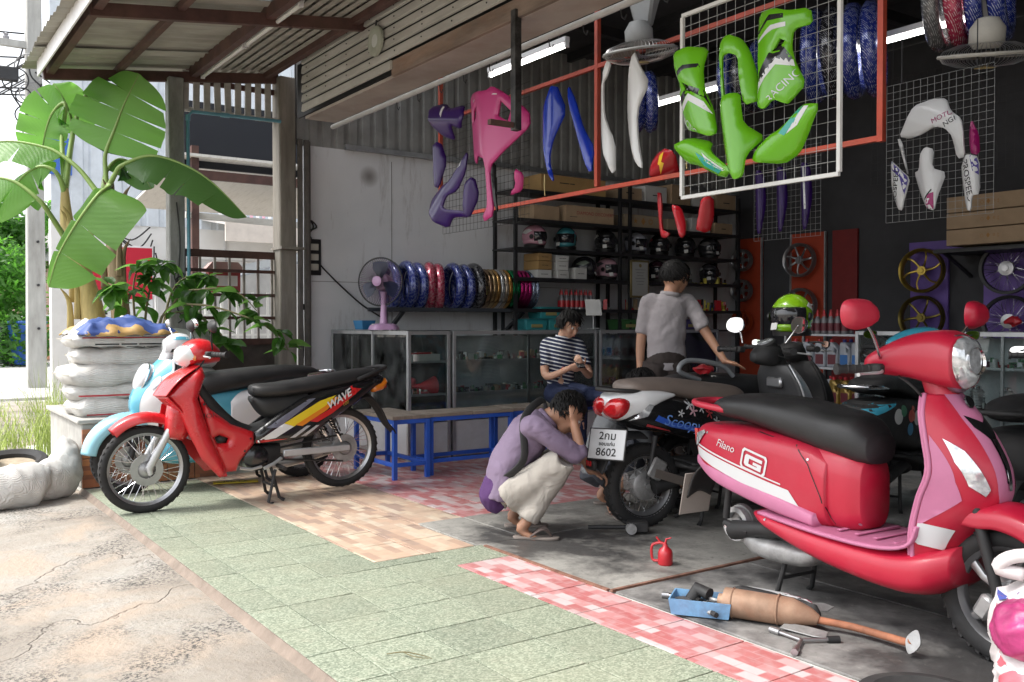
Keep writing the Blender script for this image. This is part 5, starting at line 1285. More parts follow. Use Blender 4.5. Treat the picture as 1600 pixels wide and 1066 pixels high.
carton('carton marked with a red star on the upper wall shelf', (-8.42, 7.75, 2.352), (0.3, 0.6, 0.16), mat('tan_card', (0.36, 0.29, 0.2), 0.85), prints=[('★ ♦ ◎', 0.09, 0.08, 0, mat('ochre_ink', (0.4, 0.2, 0.06), 0.7))])
GC = 'small cartons on the helmet shelf'
for k, (y, z, w, h, mm, lab) in enumerate(((6.10, 1.70, 0.20, 0.10, m_wbox, 'white carton at the bottom left of the small carton stack'), (6.10, 1.80, 0.20, 0.10, MATS['amber_card'], 'amber carton in the middle of the left carton stack'), (6.10, 1.90, 0.20, 0.085, MATS['amber_card'], 'amber carton topping the left carton stack'), (6.36, 1.70, 0.17, 0.10, m_wbox, 'white carton at the foot of the second carton stack'), (6.36, 1.80, 0.17, 0.1, m_wbox, 'white carton in the middle of the second carton stack'), (6.36, 1.9, 0.17, 0.07, m_wbox, 'flat white carton topping the second carton stack'), (6.62, 1.70, 0.18, 0.14, m_wbox, 'single white carton beside the dark helmet'))):
    carton(lab, (-8.36, y + 0.12, z), (0.26, w, h - 0.004), mm, R(rnd.uniform(-3, 3)), [('▬▬ ▬▬▬', 0.018, h * 0.5, 0, m_black_print)], GC, tape=False)
for k in range(5):
    carton(['kraft carton at the near end of the highest shelf', 'white carton second along on the highest shelf', 'kraft carton in the middle of the highest shelf', 'flat white carton near the far end of the highest shelf', 'kraft carton at the far end of the highest shelf'][k], (-8.42, 7.55 + 0.42 * k, 2.67), (0.3, 0.36, 0.16 + 0.05 * (k % 3)), [m_card, m_wbox][k % 2], R(4 * (k % 3) - 4), [('▬▬▬', 0.04, 0.1, 0, m_black_print)])
for k in range(3): carton(['tan carton above the far helmets', 'white carton above the far helmets', 'small tan carton last on that shelf'][k], (-8.42, 8.35 + 0.42 * k, 2.352), (0.28, 0.34, 0.15 + 0.04 * (k % 2)), [MATS['tan_card'], m_wbox, m_card][k], 0, [('▬▬', 0.04, 0.08, 0, m_black_print)])
# helmets
def helmet(label, loc, rz, c, c2, group='helmets on the wall shelves', full=True, s=1.0):
    t = thing('helmet', label, 'helmet', loc, rz, group); t.scale = (s, s, s)
    mm = mat('helmet_%s' % '_'.join('%d' % int(x * 100) for x in c), c, 0.25, coat=0.7, var=0.05)
    N, M_ = 22, 34; vs = []; fs = []
    def keep(th, ph):   # face opening
        return not (abs(ph) < 0.95 and 1.28 < th < (2.02 if full else 3.0))
    for i in range(N + 1):
        th = 0.02 + (2.42) * i / N
        for j in range(M_):
            ph = 2 * PI * j / M_ - PI
            r = 0.135
            x = r * 1.12 * math.sin(th) * math.cos(ph); y = r * 0.93 * math.sin(th) * math.sin(ph); z = 0.15 + r * math.cos(th) * 1.0
            if full and th > 1.9 and abs(ph) < 1.2: x += 0.022 * math.cos(ph) * (th - 1.9) / 0.5
            if th > 2.0: x *= 1.08; y *= 1.1
            vs.append((x, y, z))
    for i in range(N):
        for j in range(M_):
            th = 0.02 + 2.42 * (i + 0.5) / N; ph = 2 * PI * (j + 0.5) / M_ - PI
            if keep(th, ph): fs.append((i * M_ + j, i * M_ + (j + 1) % M_, (i + 1) * M_ + (j + 1) % M_, (i + 1) * M_ + j))
    b = MB().add(vs, fs); o = b.build('shell', mm, t, smooth=60); md = o.modifiers.new('s', 'SOLIDIFY'); md.thickness = 0.012; md.offset = -1
    g = []
    for i in range(5):
        th = 1.22 + 0.84 * i / 4; row = []
        for j in range(9):
            ph = -1.08 + 2.16 * j / 8; r = 0.138
            row.append((r * 1.13 * math.sin(th) * math.cos(ph), r * 0.945 * math.sin(th) * math.sin(ph), 0.15 + r * math.cos(th)))
        g.append(row)
    MB().patch(g, 12, 20, 0.002).build('visor', mat('visor_smoke', (0.015, 0.015, 0.018), 0.06, coat=0.5), t, smooth=180)
    for s_ in (-1, 1): MB().lathe([(0, 0.012), (0.024, 0.01), (0.028, 0.0), (0, 0)], 14, frame((0.045, s_ * 0.125, 0.14), (1, 0, 0), (0, 0, 1), (0.2, s_, 0))).build('pivot', m_black, t)
    bv = bvh_of(o)
    fr = frame((0, 0.15, 0.17), (-1, 0, 0), (0, 0, 1), (0, 1, 0)); fl = frame((0, -0.15, 0.17), (1, 0, 0), (0, 0, 1), (0, -1, 0))
    m2 = mat('helmet_stripe_%s' % '_'.join('%d' % int(x * 100) for x in c2), c2, 0.3, coat=0.6)
    for q in (fr, fl):
        sg = -1 if q is fr else 1
        decal('stripe', [(-0.11 , 0.02), (-0.03, 0.0), (0.05, 0.035), (0.0, 0.06), (-0.06, 0.05)] if sg > 0 else [(0.11, 0.02), (0.03, 0.0), (-0.05, 0.035), (0.0, 0.06), (0.06, 0.05)], q, bv, m2, t, 0.015, 0.002, reach=0.14)
    tag_ = MB().box((0.128, -0.07, 0.08), (0.003, 0.05, 0.045), rot=(0.1, -0.3, -0.5)); tag_.build('price_tag', m_wbox, t)
    MB().lathe([(0.09, 0.0), (0.115, 0.0), (0.12, 0.03), (0.1, 0.06)], 20, Matrix.Translation((0.0, 0, 0.02))).build('lining', m_black, t)
    return t
hz = 2.03
for (y, lab, c, c2, rz) in ((6.2, 'pink helmet at the near end of the upper helmet row', (0.5, 0.25, 0.32), (0.6, 0.6, 0.6), 20), (6.66, 'teal helmet second in the upper helmet row', (0.06, 0.26, 0.3), (0.5, 0.12, 0.2), -50), (7.26, 'black and white striped helmet on the upper row', (0.02, 0.02, 0.02), (0.6, 0.6, 0.6), -15), (7.75, 'white and grey helmet on the upper row', (0.4, 0.42, 0.48), (0.05, 0.05, 0.08), 15), (8.15, 'black helmet with red trim on the upper row', (0.02, 0.02, 0.022), (0.4, 0.05, 0.08), -20), (8.6, 'plain black helmet near the far end of the upper row', (0.018, 0.018, 0.02), (0.1, 0.1, 0.1), -10), (9.05, 'dark grey helmet last in the upper row', (0.04, 0.04, 0.045), (0.2, 0.2, 0.2), 30)):
    helmet(lab, (-8.4, y, hz), R(rz), c, c2)
hz = 1.70
for (y, lab, c, c2, rz) in ((6.93, 'dark helmet beside the single white carton', (0.03, 0.03, 0.035), (0.2, 0.25, 0.2), 60), (7.28, 'pale pink helmet on the lower helmet row', (0.5, 0.3, 0.36), (0.05, 0.05, 0.06), 10), (8.1, 'black helmet with pink peak on the lower row', (0.05, 0.02, 0.03), (0.5, 0.1, 0.25), -30), (8.5, 'black helmet hidden by the standing man', (0.02, 0.02, 0.02), (0.3, 0.3, 0.3), 0), (9.05, 'chrome striped dark helmet at the end of the lower row', (0.06, 0.06, 0.07), (0.6, 0.6, 0.62), -20)):
    helmet(lab, (-8.4, y, hz), R(rz), c, c2)
cf = thing('framed_certificate', 'framed certificate leaning on the shelf edge between helmets', 'picture frame', (-8.19, 7.62, 1.53))
MB().box((0, 0, 0.2), (0.02, 0.30, 0.45)).build('frame', mat('gilt_frame', (0.22, 0.17, 0.07), 0.4, metal=0.4), cf, bevel=0.006); MB().box((0.011, 0, 0.2), (0.004, 0.25, 0.40)).build('paper', mat('certificate', (0.42, 0.42, 0.4), 0.4), cf)
for k in range(6): MB().box((0.0145, 0.0, 0.31 - 0.035 * k), (0.001, 0.16 - 0.03 * (k % 3), 0.006)).build('text_line', mat('grey_ink', (0.2, 0.2, 0.2), 0.7), cf)
MB().lathe([(0, 0.001), (0.022, 0.001), (0.022, 0)], 14, frame((0.0135, 0.0, 0.36), (0, 1, 0), (0, 0, 1))).build('seal', mat('seal', (0.25, 0.18, 0.08), 0.6), cf)
# red-capped bottles, plastic boxes, mixed cartons on the lower wall shelf
def squeeze_bottle(label, loc, body, cap, group, s=1.0, band=None):
    t = thing('oil_bottle', label, 'bottle', loc, rnd.uniform(-0.3, 0.3), group); t.scale = (s, s, s)
    MB().lathe([(0, 0), (0.03, 0.0), (0.032, 0.01), (0.032, 0.12), (0.026, 0.145), (0.014, 0.165), (0.012, 0.18), (0, 0.18)], 16).build('body', body, t, smooth=60)
    MB().lathe([(0.014, 0.17), (0.014, 0.19), (0.006, 0.215), (0.004, 0.235), (0, 0.236)], 12).build('cap', cap, t)
    MB().lathe([(0.0325, 0.03), (0.0328, 0.03), (0.0328, 0.105), (0.0325, 0.105)], 16).build('label_band', band or m_red, t)
    return t
m_bot = mat('grey_bottle', (0.2, 0.2, 0.21), 0.35, metal=0.3); m_blk = m_black
GB = 'red-capped oil bottles on the wall shelf'
p0 = squeeze_bottle('red-capped oil bottle in the row on the lower wall shelf', (-8.3, 6.52, 1.355), m_bot, m_red, GB)
for k in range(1, 14):
    c = copy_tree(p0); c.location = (-8.3 - 0.075 * (k % 2), 6.52 + 0.036 * k, 1.355)
def pbox(label, loc, c, w=0.3, h=0.13, group='plastic parts boxes on the counter-height shelf'):
    t = thing('plastic_box', label, 'box', loc, 0, group); mm = mat('pbox_%d_%d' % (int(c[0] * 99), int(c[2] * 99)), c, 0.4)
    b = MB(); b.rings([[(sx * q * 0.13, sy * q * w / 2, z) for sx, sy in ((-1, -1), (1, -1), (1, 1), (-1, 1))] for z, q in ((0, 0.9), (h, 1.0))]); b.build('tub', mm, t, bevel=0.006)
    MB().box((0, 0, h + 0.006), (0.28, w * 1.03, 0.012)).build('lid', mat('lid_' + mm.name, tuple(x * 0.7 for x in c), 0.4), t, bevel=0.003); MB().box((0.13, 0, h * 0.45), (0.008, w * 0.5, h * 0.3)).build('label_card', mat('label_card', (0.35, 0.3, 0.12), 0.6), t)
for k, (y, z, c, lab) in enumerate(((6.1, 1.115, (0.04, 0.3, 0.33), 'teal plastic box at the near end of the low shelf'), (6.42, 1.115, (0.05, 0.34, 0.36), 'teal plastic box second on the low shelf'), (6.3, 1.25, (0.05, 0.33, 0.36), 'teal plastic box stacked on the others'), (7.5, 1.115, (0.05, 0.16, 0.05), 'dark green plastic box right of the seated man'), (7.85, 1.115, (0.2, 0.03, 0.1), 'maroon plastic box on the low shelf'), (8.2, 1.115, (0.08, 0.05, 0.2), 'purple plastic box on the low shelf'), (8.55, 1.115, (0.07, 0.06, 0.2), 'violet plastic box beside the standing man'))):
    pbox(lab, (-8.34, y, z), c, h=0.12)
clutter('small_cartons', sv, 0.0, 0.18, -0.95, -0.45, 1.356, 40, 71, [m_red, m_wbox, m_black], 0.13); clutter('small_cartons', sv, 0.0, 0.18, -0.15, 0.75, 1.356, 70, 72, [m_red, m_wbox, m_black, m_card], 0.15)
clutter('small_cartons', sv, 0.0, 0.18, 0.8, 1.6, 1.356, 60, 73, [mat('blue_carton', (0.05, 0.1, 0.3), 0.5), mat('yellow_carton', (0.5, 0.42, 0.05), 0.5), m_red, m_black], 0.16)
clutter('small_cartons', sv, 0.0, 0.18, 0.9, 1.6, 1.70, 20, 74, [MATS['yellow_carton'], m_black], 0.12)
t = thing('card_stand', 'small white payment card stand on the counter', 'card stand', (-7.22, 6.08, 1.14), R(-18)); b = MB().box((0, 0, 0.22), (0.006, 0.17, 0.17), rot=(0, R(-14), 0)); b.build('card', m_wbox, t); MB().tube([(0.0, 0, 0), (0.0, 0, 0.14)], 0.006, 8).build('stem', m_alu, t); MB().box((0, 0, 0.006), (0.1, 0.1, 0.012)).build('foot', m_alu, t)
# ------------------------------------------------------------------ oil shelf at the back
os_ = thing('oil_shelf', 'white wire-edged shelf of engine oil beside the back case', 'shelf', (-5.55, 7.68, 0))
for z in (0.16, 0.405, 0.765, 1.085): MB().box((0, 0, z), (0.86, 0.3, 0.02)).build('shelf', m_panel, os_, bevel=0.002)
for x in (-0.42, 0.42):
    for y in (-0.14, 0.14): MB().box((x, y, 0.55), (0.022, 0.022, 1.1)).build('upright', m_alu, os_)
JO = [(-0.055, 0.0), (0.055, 0.0), (0.06, 0.02), (0.06, 0.15), (0.05, 0.19), (0.0, 0.235), (-0.012, 0.24), (-0.045, 0.24), (-0.057, 0.225), (-0.06, 0.15), (-0.06, 0.02)]
def jug(label, loc, body, cap, lab, group, s=1.0):
    t = thing('oil_jug', label, 'oil jug', loc, rnd.uniform(-0.15, 0.15), group); t.scale = (s, s, s)
    fm = frame((0, -0.035, 0), (1, 0, 0), (0, 0, 1), (0, -1, 0))
    MB().puff(JO, 0.014, lambda d, x, y: 0.012 * min(1, d / 0.012), m=fm, back=lambda d, x, y: -0.07 - 0.012 * min(1, d / 0.012), holes=[[(0.018, 0.145), (0.045, 0.13), (0.046, 0.168), (0.018, 0.19)]]).build('body', body, t, smooth=50)
    MB().lathe([(0.018, 0), (0.018, 0.03), (0.0, 0.032)], 14, Matrix.Translation((-0.028, 0, 0.238))).build('cap', cap, t)
    MB().box((0, -0.0485, 0.075), (0.085, 0.002, 0.095)).build('label', lab, t)
    return t
m_jug = mat('silver_jug', (0.36, 0.38, 0.42), 0.35); m_gold = mat('gold_jug', (0.30, 0.20, 0.05), 0.3, metal=0.4); m_navy = mat('navy_cap', (0.03, 0.04, 0.25), 0.4)
lr = mat('label_red', (0.12, 0.02, 0.03), 0.5); lb_ = mat('label_blue', (0.04, 0.15, 0.4), 0.5)
j1 = jug('silver oil jug with a red cap on the middle oil shelf', (-5.88, 7.62, 0.776), m_jug, m_red, lr, 'silver oil jugs on the middle oil shelf')
for k in range(1, 4): c = copy_tree(j1); c.location = (-5.88 + 0.14 * k, 7.62, 0.776)
j2 = jug('silver oil jug with a navy cap on the middle oil shelf', (-5.32, 7.62, 0.776), m_jug, m_navy, lb_, 'navy-capped oil jugs on the middle oil shelf')
for k in range(1, 4): c = copy_tree(j2); c.location = (-5.32 + 0.13 * (k % 2), 7.62 + 0.1 * (k // 2), 0.776)
j3 = jug('silver oil jug on the lower oil shelf', (-5.62, 7.6, 0.416), m_jug, m_red, lr, 'silver oil jugs on the lower oil shelf')
c = copy_tree(j3); c.location = (-5.52, 7.7, 0.416)
j4 = jug('gold oil jug on the lower oil shelf', (-5.42, 7.6, 0.416), m_gold, m_red, lr, 'gold oil jugs on the lower oil shelf')
for k in range(1, 5): c = copy_tree(j4); c.location = (-5.42 + 0.125 * (k % 3), 7.6 + 0.1 * (k // 3), 0.416)
j5 = jug('gold oil jug on the bottom oil shelf', (-5.62, 7.6, 0.17), m_gold, MATS['gold_jug'], lr, 'gold oil jugs on the bottom oil shelf', 0.9)
for k in range(1, 4): c = copy_tree(j5); c.location = (-5.62 + 0.14 * k, 7.6, 0.17)
p1 = squeeze_bottle('grey red-capped additive bottle on top of the oil shelf', (-5.74, 7.6, 1.096), m_bot, m_red, 'additive bottles on top of the oil shelf', 1.0, lr)
for k in range(1, 16): c = copy_tree(p1); c.location = (-5.86 + 0.075 * (k % 8), 7.6 + 0.09 * (k // 8), 1.096)
# ------------------------------------------------------------------ wheels on coloured boards along the back wall
def strip(label, x0, x1, z0, z1, c, trim=True, y=9.87):
    t = thing('display_board', label, 'board', ((x0 + x1) / 2, y, 0)); w = x1 - x0
    MB().box((0, 0, (z0 + z1) / 2), (w, 0.03, z1 - z0)).build('panel', mat('board_%d_%d' % (int(c[0] * 1000), int(c[2] * 1000)), c, 0.5, var=0.08), t)
    if trim:
        for s in (-1, 1): MB().box((s * w / 2, -0.02, (z0 + z1) / 2), (0.02, 0.03, z1 - z0)).build('edge_trim', m_alu, t)
strip('orange-red board nearest the corner hung with alloy wheels', -8.6, -8.2, 0.1, 2.35, (0.42, 0.055, 0.02))
strip('orange-red board behind the oil shelf hung with large alloy wheels', -7.72, -7.2, 0.1, 2.35, (0.43, 0.055, 0.022))
strip('dark red plain board right of the alloy wheels', -7.1, -6.75, 0.1, 2.35, (0.2, 0.02, 0.02), False)
strip('narrow purple board hung with gold wheels', -6.05, -5.6, 0.1, 2.1, (0.16, 0.09, 0.36), False)
strip('wide purple board hung with black spoked wheels', -5.2, -4.3, 0.1, 2.1, (0.165, 0.09, 0.37), False)
strip('purple band joining the boards above the gold wheels', -6.05, -4.3, 2.0, 2.12, (0.15, 0.085, 0.35), False, y=9.84)
WN = Vector((0.12, -1, 0))
def alloy(label, loc, Rr, n, m, hub=0.05, twist=0.0, w=0.016, double=False, group='alloy wheels hung on the back boards', lip=0.02):
    t = thing('alloy_wheel', label, 'wheel', loc, 0, group); q = WN.to_track_quat('Z', 'Y').to_matrix().to_4x4()
    MB().lathe([(Rr - 0.035, -0.03), (Rr, -0.04), (Rr, -0.03), (Rr - lip, 0.0), (Rr, 0.035), (Rr, 0.045), (Rr - lip - 0.005, 0.035), (Rr - 0.04, 0.0), (Rr - 0.035, -0.03)], 44, q).build('rim', m, t, smooth=50)
    MB().lathe([(0, 0.03), (hub * 0.5, 0.03), (hub * 0.55, 0.02), (hub, 0.02), (hub, -0.02), (0, -0.02)], 20, q).build('hub', m, t)
    for k in range(n):
        a = 2 * PI * k / n; b = MB()
        for dv in ((-0.16, 0.16) if double else (0,)):
            pts = [(hub * 0.7 * math.cos(a), hub * 0.7 * math.sin(a), 0.0), ((hub + Rr) / 2 * math.cos(a + twist * 0.5 + dv * 0.7), (hub + Rr) / 2 * math.sin(a + twist * 0.5 + dv * 0.7), 0.012), ((Rr - 0.03) * math.cos(a + twist + dv), (Rr - 0.03) * math.sin(a + twist + dv), 0.0)]
            b.tube([q @ Vector(p) for p in pts], [w * 1.25, w, w * 1.1], 6, smooth=8, sq=0.8)
        b.build('spoke', m, t)
    return t
m_gun = mat('gunmetal', (0.32, 0.32, 0.33), 0.3, metal=0.8, var=0.15); m_goldw = mat('gold_anodised', (0.34, 0.24, 0.05), 0.28, metal=0.85); m_oran = mat('orange_anodised', (0.5, 0.08, 0.02), 0.3, metal=0.4)
alloy('silver five-spoke alloy wheel top of the corner board', (-8.43, 9.72, 2.05), 0.15, 5, m_gun, double=True, w=0.012)
alloy('silver star-spoke alloy wheel in the middle of the corner board', (-8.43, 9.72, 1.64), 0.15, 6, m_gun, double=True, w=0.010)
alloy('orange-spoked alloy wheel low on the corner board', (-8.43, 9.72, 1.22), 0.15, 10, m_oran, w=0.008)
alloy('large silver seven-spoke wheel at the top of the second board', (-7.49, 9.72, 2.0), 0.215, 7, m_gun, w=0.013, twist=0.15)
alloy('large silver spoke wheel lower on the second board behind the green helmet', (-7.47, 9.72, 1.43), 0.215, 6, m_gun, w=0.013)
alloy('gold six-spoke wheel at the top of the narrow purple board', (-5.83, 9.72, 1.79), 0.25, 6, m_goldw, w=0.012, twist=0.35)
alloy('dark gold six-spoke wheel lower on the narrow purple board', (-5.83, 9.72, 1.26), 0.25, 6, mat('dark_gold', (0.16, 0.12, 0.03), 0.3, metal=0.8), w=0.013, twist=0.2)
def wire_wheel(label, loc, Rr, group='spoked wheels hung on the purple board', n=36):
    t = thing('spoked_wheel', label, 'wheel', loc, 0, group); q = WN.to_track_quat('Z', 'Y').to_matrix().to_4x4()
    MB().lathe([(Rr - 0.035, -0.02), (Rr, -0.03), (Rr - 0.012, 0.0), (Rr, 0.03), (Rr - 0.03, 0.022), (Rr - 0.035, -0.02)], 44, q).build('rim', m_black, t)
    MB().lathe([(0, 0.05), (0.03, 0.05), (0.03, 0.03), (0.075, 0.025), (0.075, -0.02), (0.03, -0.03), (0, -0.04)], 24, q).build('hub', m_steel, t)
    b = MB()
    for k in range(n):
        a = 2 * PI * k / n; s = 1 if k % 2 else -1; a2 = a + (0.32 if (k // 2) % 2 else -0.32)
        b.tube([q @ Vector((0.07 * math.cos(a2), 0.07 * math.sin(a2), 0.02 * s)), q @ Vector(((Rr - 0.02) * math.cos(a), (Rr - 0.02) * math.sin(a), 0))], 0.0022, 4, cap=False)
    tag(b.build('spokes', m_chrome, t), kind='stuff')
    return t
wire_wheel('black spoked wheel high on the wide purple board', (-4.89, 9.72, 1.77), 0.27)
w2 = wire_wheel('black spoked wheel with red rag low on the wide purple board', (-4.86, 9.72, 1.22), 0.27)
b = MB().sphere((0.1, -0.1, 0.0), 0.07, 8, sc=(1.2, 0.5, 0.7)); b.xf(lambda p: p + Vector((1, 1, 1)) * 0.03 * noise.noise(p * 20)); b.build('red_rag', m_red, w2)
for k in range(3):
    t = carton(['beige long carton at the top of the stack by the purple boards', 'beige long carton in the middle of that stack', 'beige long carton at the bottom of that stack'][k], (-4.8, 9.45, 2.34 - 0.17 * k), (0.9, 0.5, 0.16), m_card, 0, [], 'long cartons on the back ledge')
    lettering('⌂ ♦ ¤ ‡', 0.05, frame((0, -0.251, 0.08), (1, 0, 0), (0, 0, 1)), MATS['ochre_ink'], t)
led = thing('back_ledge', 'dark ledge carrying the long cartons by the purple boards', 'ledge', (-4.8, 9.6, 1.96)); MB().box((0, 0, 0.0), (1.3, 0.6, 0.04)).build('shelf', m_shelf, led)
for x in (-0.55, 0.55): MB().bar((x, -0.25, -0.02), (x, 0.28, -0.25), 0.03, 0.03).build('bracket', m_shelf, led)
# ================================================================== lamps, rails and bodywork hung under the roof
m_orange = mat('orange_steel', (0.36, 0.05, 0.025), 0.5, var=0.2, vscale=5, dirt=0.3)
rl = thing('hanging_rail', 'orange-red steel hanging frame slung across the shop', 'rail', (-5, 4.5, 2.2))
for a, b_ in (((-2.6, 0, 0), (2.06, 0, 0)), ((-2.6, 0, 0.92), (2.06, 0, 0.92))): MB().bar(a, b_, 0.03, 0.03).build('bar', m_orange, rl)
for x in (-2.6, -0.3, 2.06): MB().bar((x, 0.0, 0.024 if x != 2.06 else -0.02), (x, 0.0, 2.2), 0.034, 0.034).build('upright', m_orange, rl)
for x in (-0.95, 0.62): MB().tube([(x, 0, 0.03), (x + 0.004, -0.01, 0.12), (x - 0.004, 0, 0.2)], 0.004, 5).build('tie_string', mat('string', (0.5, 0.42, 0.2), 0.8), rl)
m_lamp = mat('lit_tube', (1.0, 0.98, 0.94), 0.4, emit=5.0); m_off = mat('unlit_tube', (0.62, 0.62, 0.6), 0.3); m_bat = mat('white_batten', (0.6, 0.6, 0.6), 0.5)
def lamp(label, a, b, lit=True, drop=1.05):
    a, b = Vector(a), Vector(b); c = (a + b) / 2; d = b - a; L = d.length; t = thing('fluorescent_lamp', label, 'lamp', c, math.atan2(d.y, d.x))
    MB().box((0, 0, 0.045), (L, 0.05, 0.045)).build('batten', m_bat, t, bevel=0.004)
    for s in (-1, 1): MB().box((s * (L / 2 - 0.012), 0, 0.008), (0.024, 0.035, 0.05)).build('end_cap', m_bat, t)
    MB().tube([(-L / 2 + 0.03, 0, 0), (L / 2 - 0.03, 0, 0)], 0.016, 12).build('tube', m_lamp if lit else m_off, t)
    if lit:
        for s in (-1, 1): MB().tube([(s * L * 0.4, 0, 0.06), (s * L * 0.4, 0, drop)], 0.005, 5).build('hanger', m_dark, t)
    return t
lamp('lit fluorescent tube hung near the shop entrance', (-6.76, 4.5, 3.37), (-5.66, 4.5, 3.37))
lamp('lit fluorescent tube deep in the shop behind the green fairings', (-6.75, 6.25, 3.3), (-5.55, 6.25, 3.3))
lamp('lit fluorescent tube deep in the shop near the hung fan', (-4.5, 6.25, 3.3), (-3.3, 6.25, 3.3))
lamp('unlit caged tube at the far end under the awning', (-8.62, 2.56, 3.47), (-7.46, 2.56, 3.47), False); lamp('unlit tube next along under the awning beam', (-7.42, 2.56, 3.47), (-6.26, 2.56, 3.47), False)
br = thing('hanging_bracket', 'black square steel bracket hanging from the fascia', 'bracket', (-4.66, 3.3, 2.4))
MB().box((0, 0, 0.36), (0.05, 0.05, 0.74)).build('drop_tube', mat('scuffed_black', (0.03, 0.03, 0.03), 0.35, metal=0.5, var=0.4, dirt=0.4, dirtcol=(0.35, 0.34, 0.33), dscale=5), br, bevel=0.003); MB().box((0, -0.115, 0.02), (0.035, 0.17, 0.03)).build('arm', m_brown, br)
def wire_grid(label, x0, x1, z0, z1, y, m, cell, fw=0.0, fm=None, r=0.0014):
    t = thing('wire_grid', label, 'grid', ((x0 + x1) / 2, y, z0)); w, h = x1 - x0, z1 - z0
    nx, nz = int(w / cell), int(h / cell)
    for i in range(nx + 1): MB().tube([(-w / 2 + w * i / nx, 0, 0), (-w / 2 + w * i / nx, 0, h)], r, 4).build('wire', m, t)
    for j in range(nz + 1): MB().tube([(-w / 2, 0.004, h * j / nz), (w / 2, 0.004, h * j / nz)], r, 4).build('wire', m, t)
    if fw:
        for a, b_ in (((-w / 2, 0, 0), (w / 2, 0, 0)), ((-w / 2, 0, h), (w / 2, 0, h)), ((-w / 2, 0, fw / 2), (-w / 2, 0, h - fw / 2)), ((w / 2, 0, fw / 2), (w / 2, 0, h - fw / 2))): MB().bar(a, b_, fw, fw).build('frame_bar', fm or m, t)
    for s in (-1, 1): MB().tube([(s * w * 0.35, 0, h), (s * w * 0.35, 0, h + 0.3)], 0.004, 5).build('hanger', m_dark, t)
    return t
m_wwire = mat('white_wire', (0.42, 0.43, 0.43), 0.5); m_bwire = mat('black_wire', (0.02, 0.02, 0.02), 0.5); m_gwire = mat('grey_wire', (0.32, 0.33, 0.33), 0.5)
wire_grid('white-framed wire grid carrying the lime green fairings', -3.44, -2.49, 1.855, 2.80, 3.5, m_wwire, 0.056, 0.018, m_plaster)
wire_grid('black wire grid behind the purple and pink fairings', -6.25, -5.1, 1.9, 2.85, 3.72, m_bwire, 0.05)
wire_grid('grey wire grid carrying the white racing fairings', -3.78, -3.03, 1.9, 2.85, 5.85, m_gwire, 0.05)
wire_grid('dim wire grid hung with purple covers behind the green set', -5.5, -4.8, 1.93, 2.75, 6.5, m_gwire, 0.05); wire_grid('large dim wire grid high behind the orange frame', -4.6, -3.3, 2.35, 3.2, 6.9, m_bwire, 0.06)
def panel(name, label, m, cz, pts, h=0.04, w=0.09, decals=(), texts=(), holes=(), bend=0.0, cat='fairing', res=0.016, group=None, back=0.012):
    """moulded plastic body panel: outline in millimetres, domed towards the street"""
    t = thing(name, label, cat, cz, 0, group)
    P = [(x / 1000, z / 1000) for x, z in pts]; f = frame((0, 0, 0), (1, 0, 0), (0, 0, 1), (0, -1, 0))
    n_ = len(P); P = [q for i in range(n_) for q in ((P[i][0] * 0.82 + P[i - 1][0] * 0.18, P[i][1] * 0.82 + P[i - 1][1] * 0.18), (P[i][0] * 0.82 + P[(i + 1) % n_][0] * 0.18, P[i][1] * 0.82 + P[(i + 1) % n_][1] * 0.18))]
    mx, mz = sum(p[0] for p in P) / len(P), sum(p[1] for p in P) / len(P); sxx = sum((p[0] - mx) ** 2 for p in P); szz = sum((p[1] - mz) ** 2 for p in P); sxz = sum((p[0] - mx) * (p[1] - mz) for p in P)
    an = 0.5 * math.atan2(2 * sxz, sxx - szz); W = max(abs(-(p[0] - mx) * math.sin(an) + (p[1] - mz) * math.cos(an)) for p in P)
    def cr_(d, x, y):      # thin moulded sheet: turned-down rim, a pressed crease along the length, a step
        v = -(x - mx) * math.sin(an) + (y - mz) * math.cos(an)
        return 0.009 * math.sqrt(1 - (1 - min(d / 0.02, 1)) ** 2) + h * 1.6 * (1 - math.sqrt((v / W) ** 2 + 0.03)) + bend * (1 - (v / W) ** 2) + 0.012 * math.tanh((v / W - 0.3) * 6)
    b = MB().puff(P, res, cr_, m=f, back=lambda d, x, y: cr_(d, x, y) - 0.012, holes=[[(x / 1000, z / 1000) for x, z in q] for q in holes])
    o = b.build('shell', m, t, smooth=45); bv = bvh_of(o)
    for q, mm in decals: decal('stripe', [(x / 1000, z / 1000) for x, z in q], f, bv, mm, t, 0.02, 0.0015, reach=0.3)
    for tx, s, x, z, a, mm in texts: lettering(tx, s, f @ Matrix.Translation((x / 1000, z / 1000, 0)) @ Matrix.Rotation(R(a), 4, 'Z'), mm, t, bv, off=0.003)
    return t
m_lime = mat('lime_paint', (0.13, 0.43, 0.008), 0.25, coat=0.35, spec=0.4); pb = mat('gloss_black', (0.01, 0.01, 0.011), 0.2, coat=0.5); pw = mat('gloss_white', (0.62, 0.63, 0.64), 0.3, coat=0.3); pt = mat('teal_print', (0.03, 0.35, 0.3), 0.3)
GG = 'lime green fairing set on the white-framed grid'
panel('green_fairing', 'tall lime green side fairing at the left of the grid with RACING print', m_lime, (-3.28, 3.44, 2.35), [(-122,225),(-37,242),(80,219),(64,116),(86,4),(141,-101),(173,-224),(130,-235),(55,-204),(-69,-165),(-89,-82),(-100,-7),(-107,19),(-78,44),(-125,146)], h=0.05, w=0.06, decals=[([(-110,120),(-40,150),(50,140),(60,120),(-30,128),(-110,95)],pb),([(-100,-10),(0,40),(90,0),(140,-100),(100,-40),(10,10),(-95,-50)],pb),([(-95,-60),(0,0),(100,-60),(150,-130),(90,-90),(0,-35),(-90,-85)],pw)], texts=[('RACING',0.05,-30,-150,-38,pw)], holes=[[(-60,70),(-15,45),(25,10),(-30,25)]], group=GG)
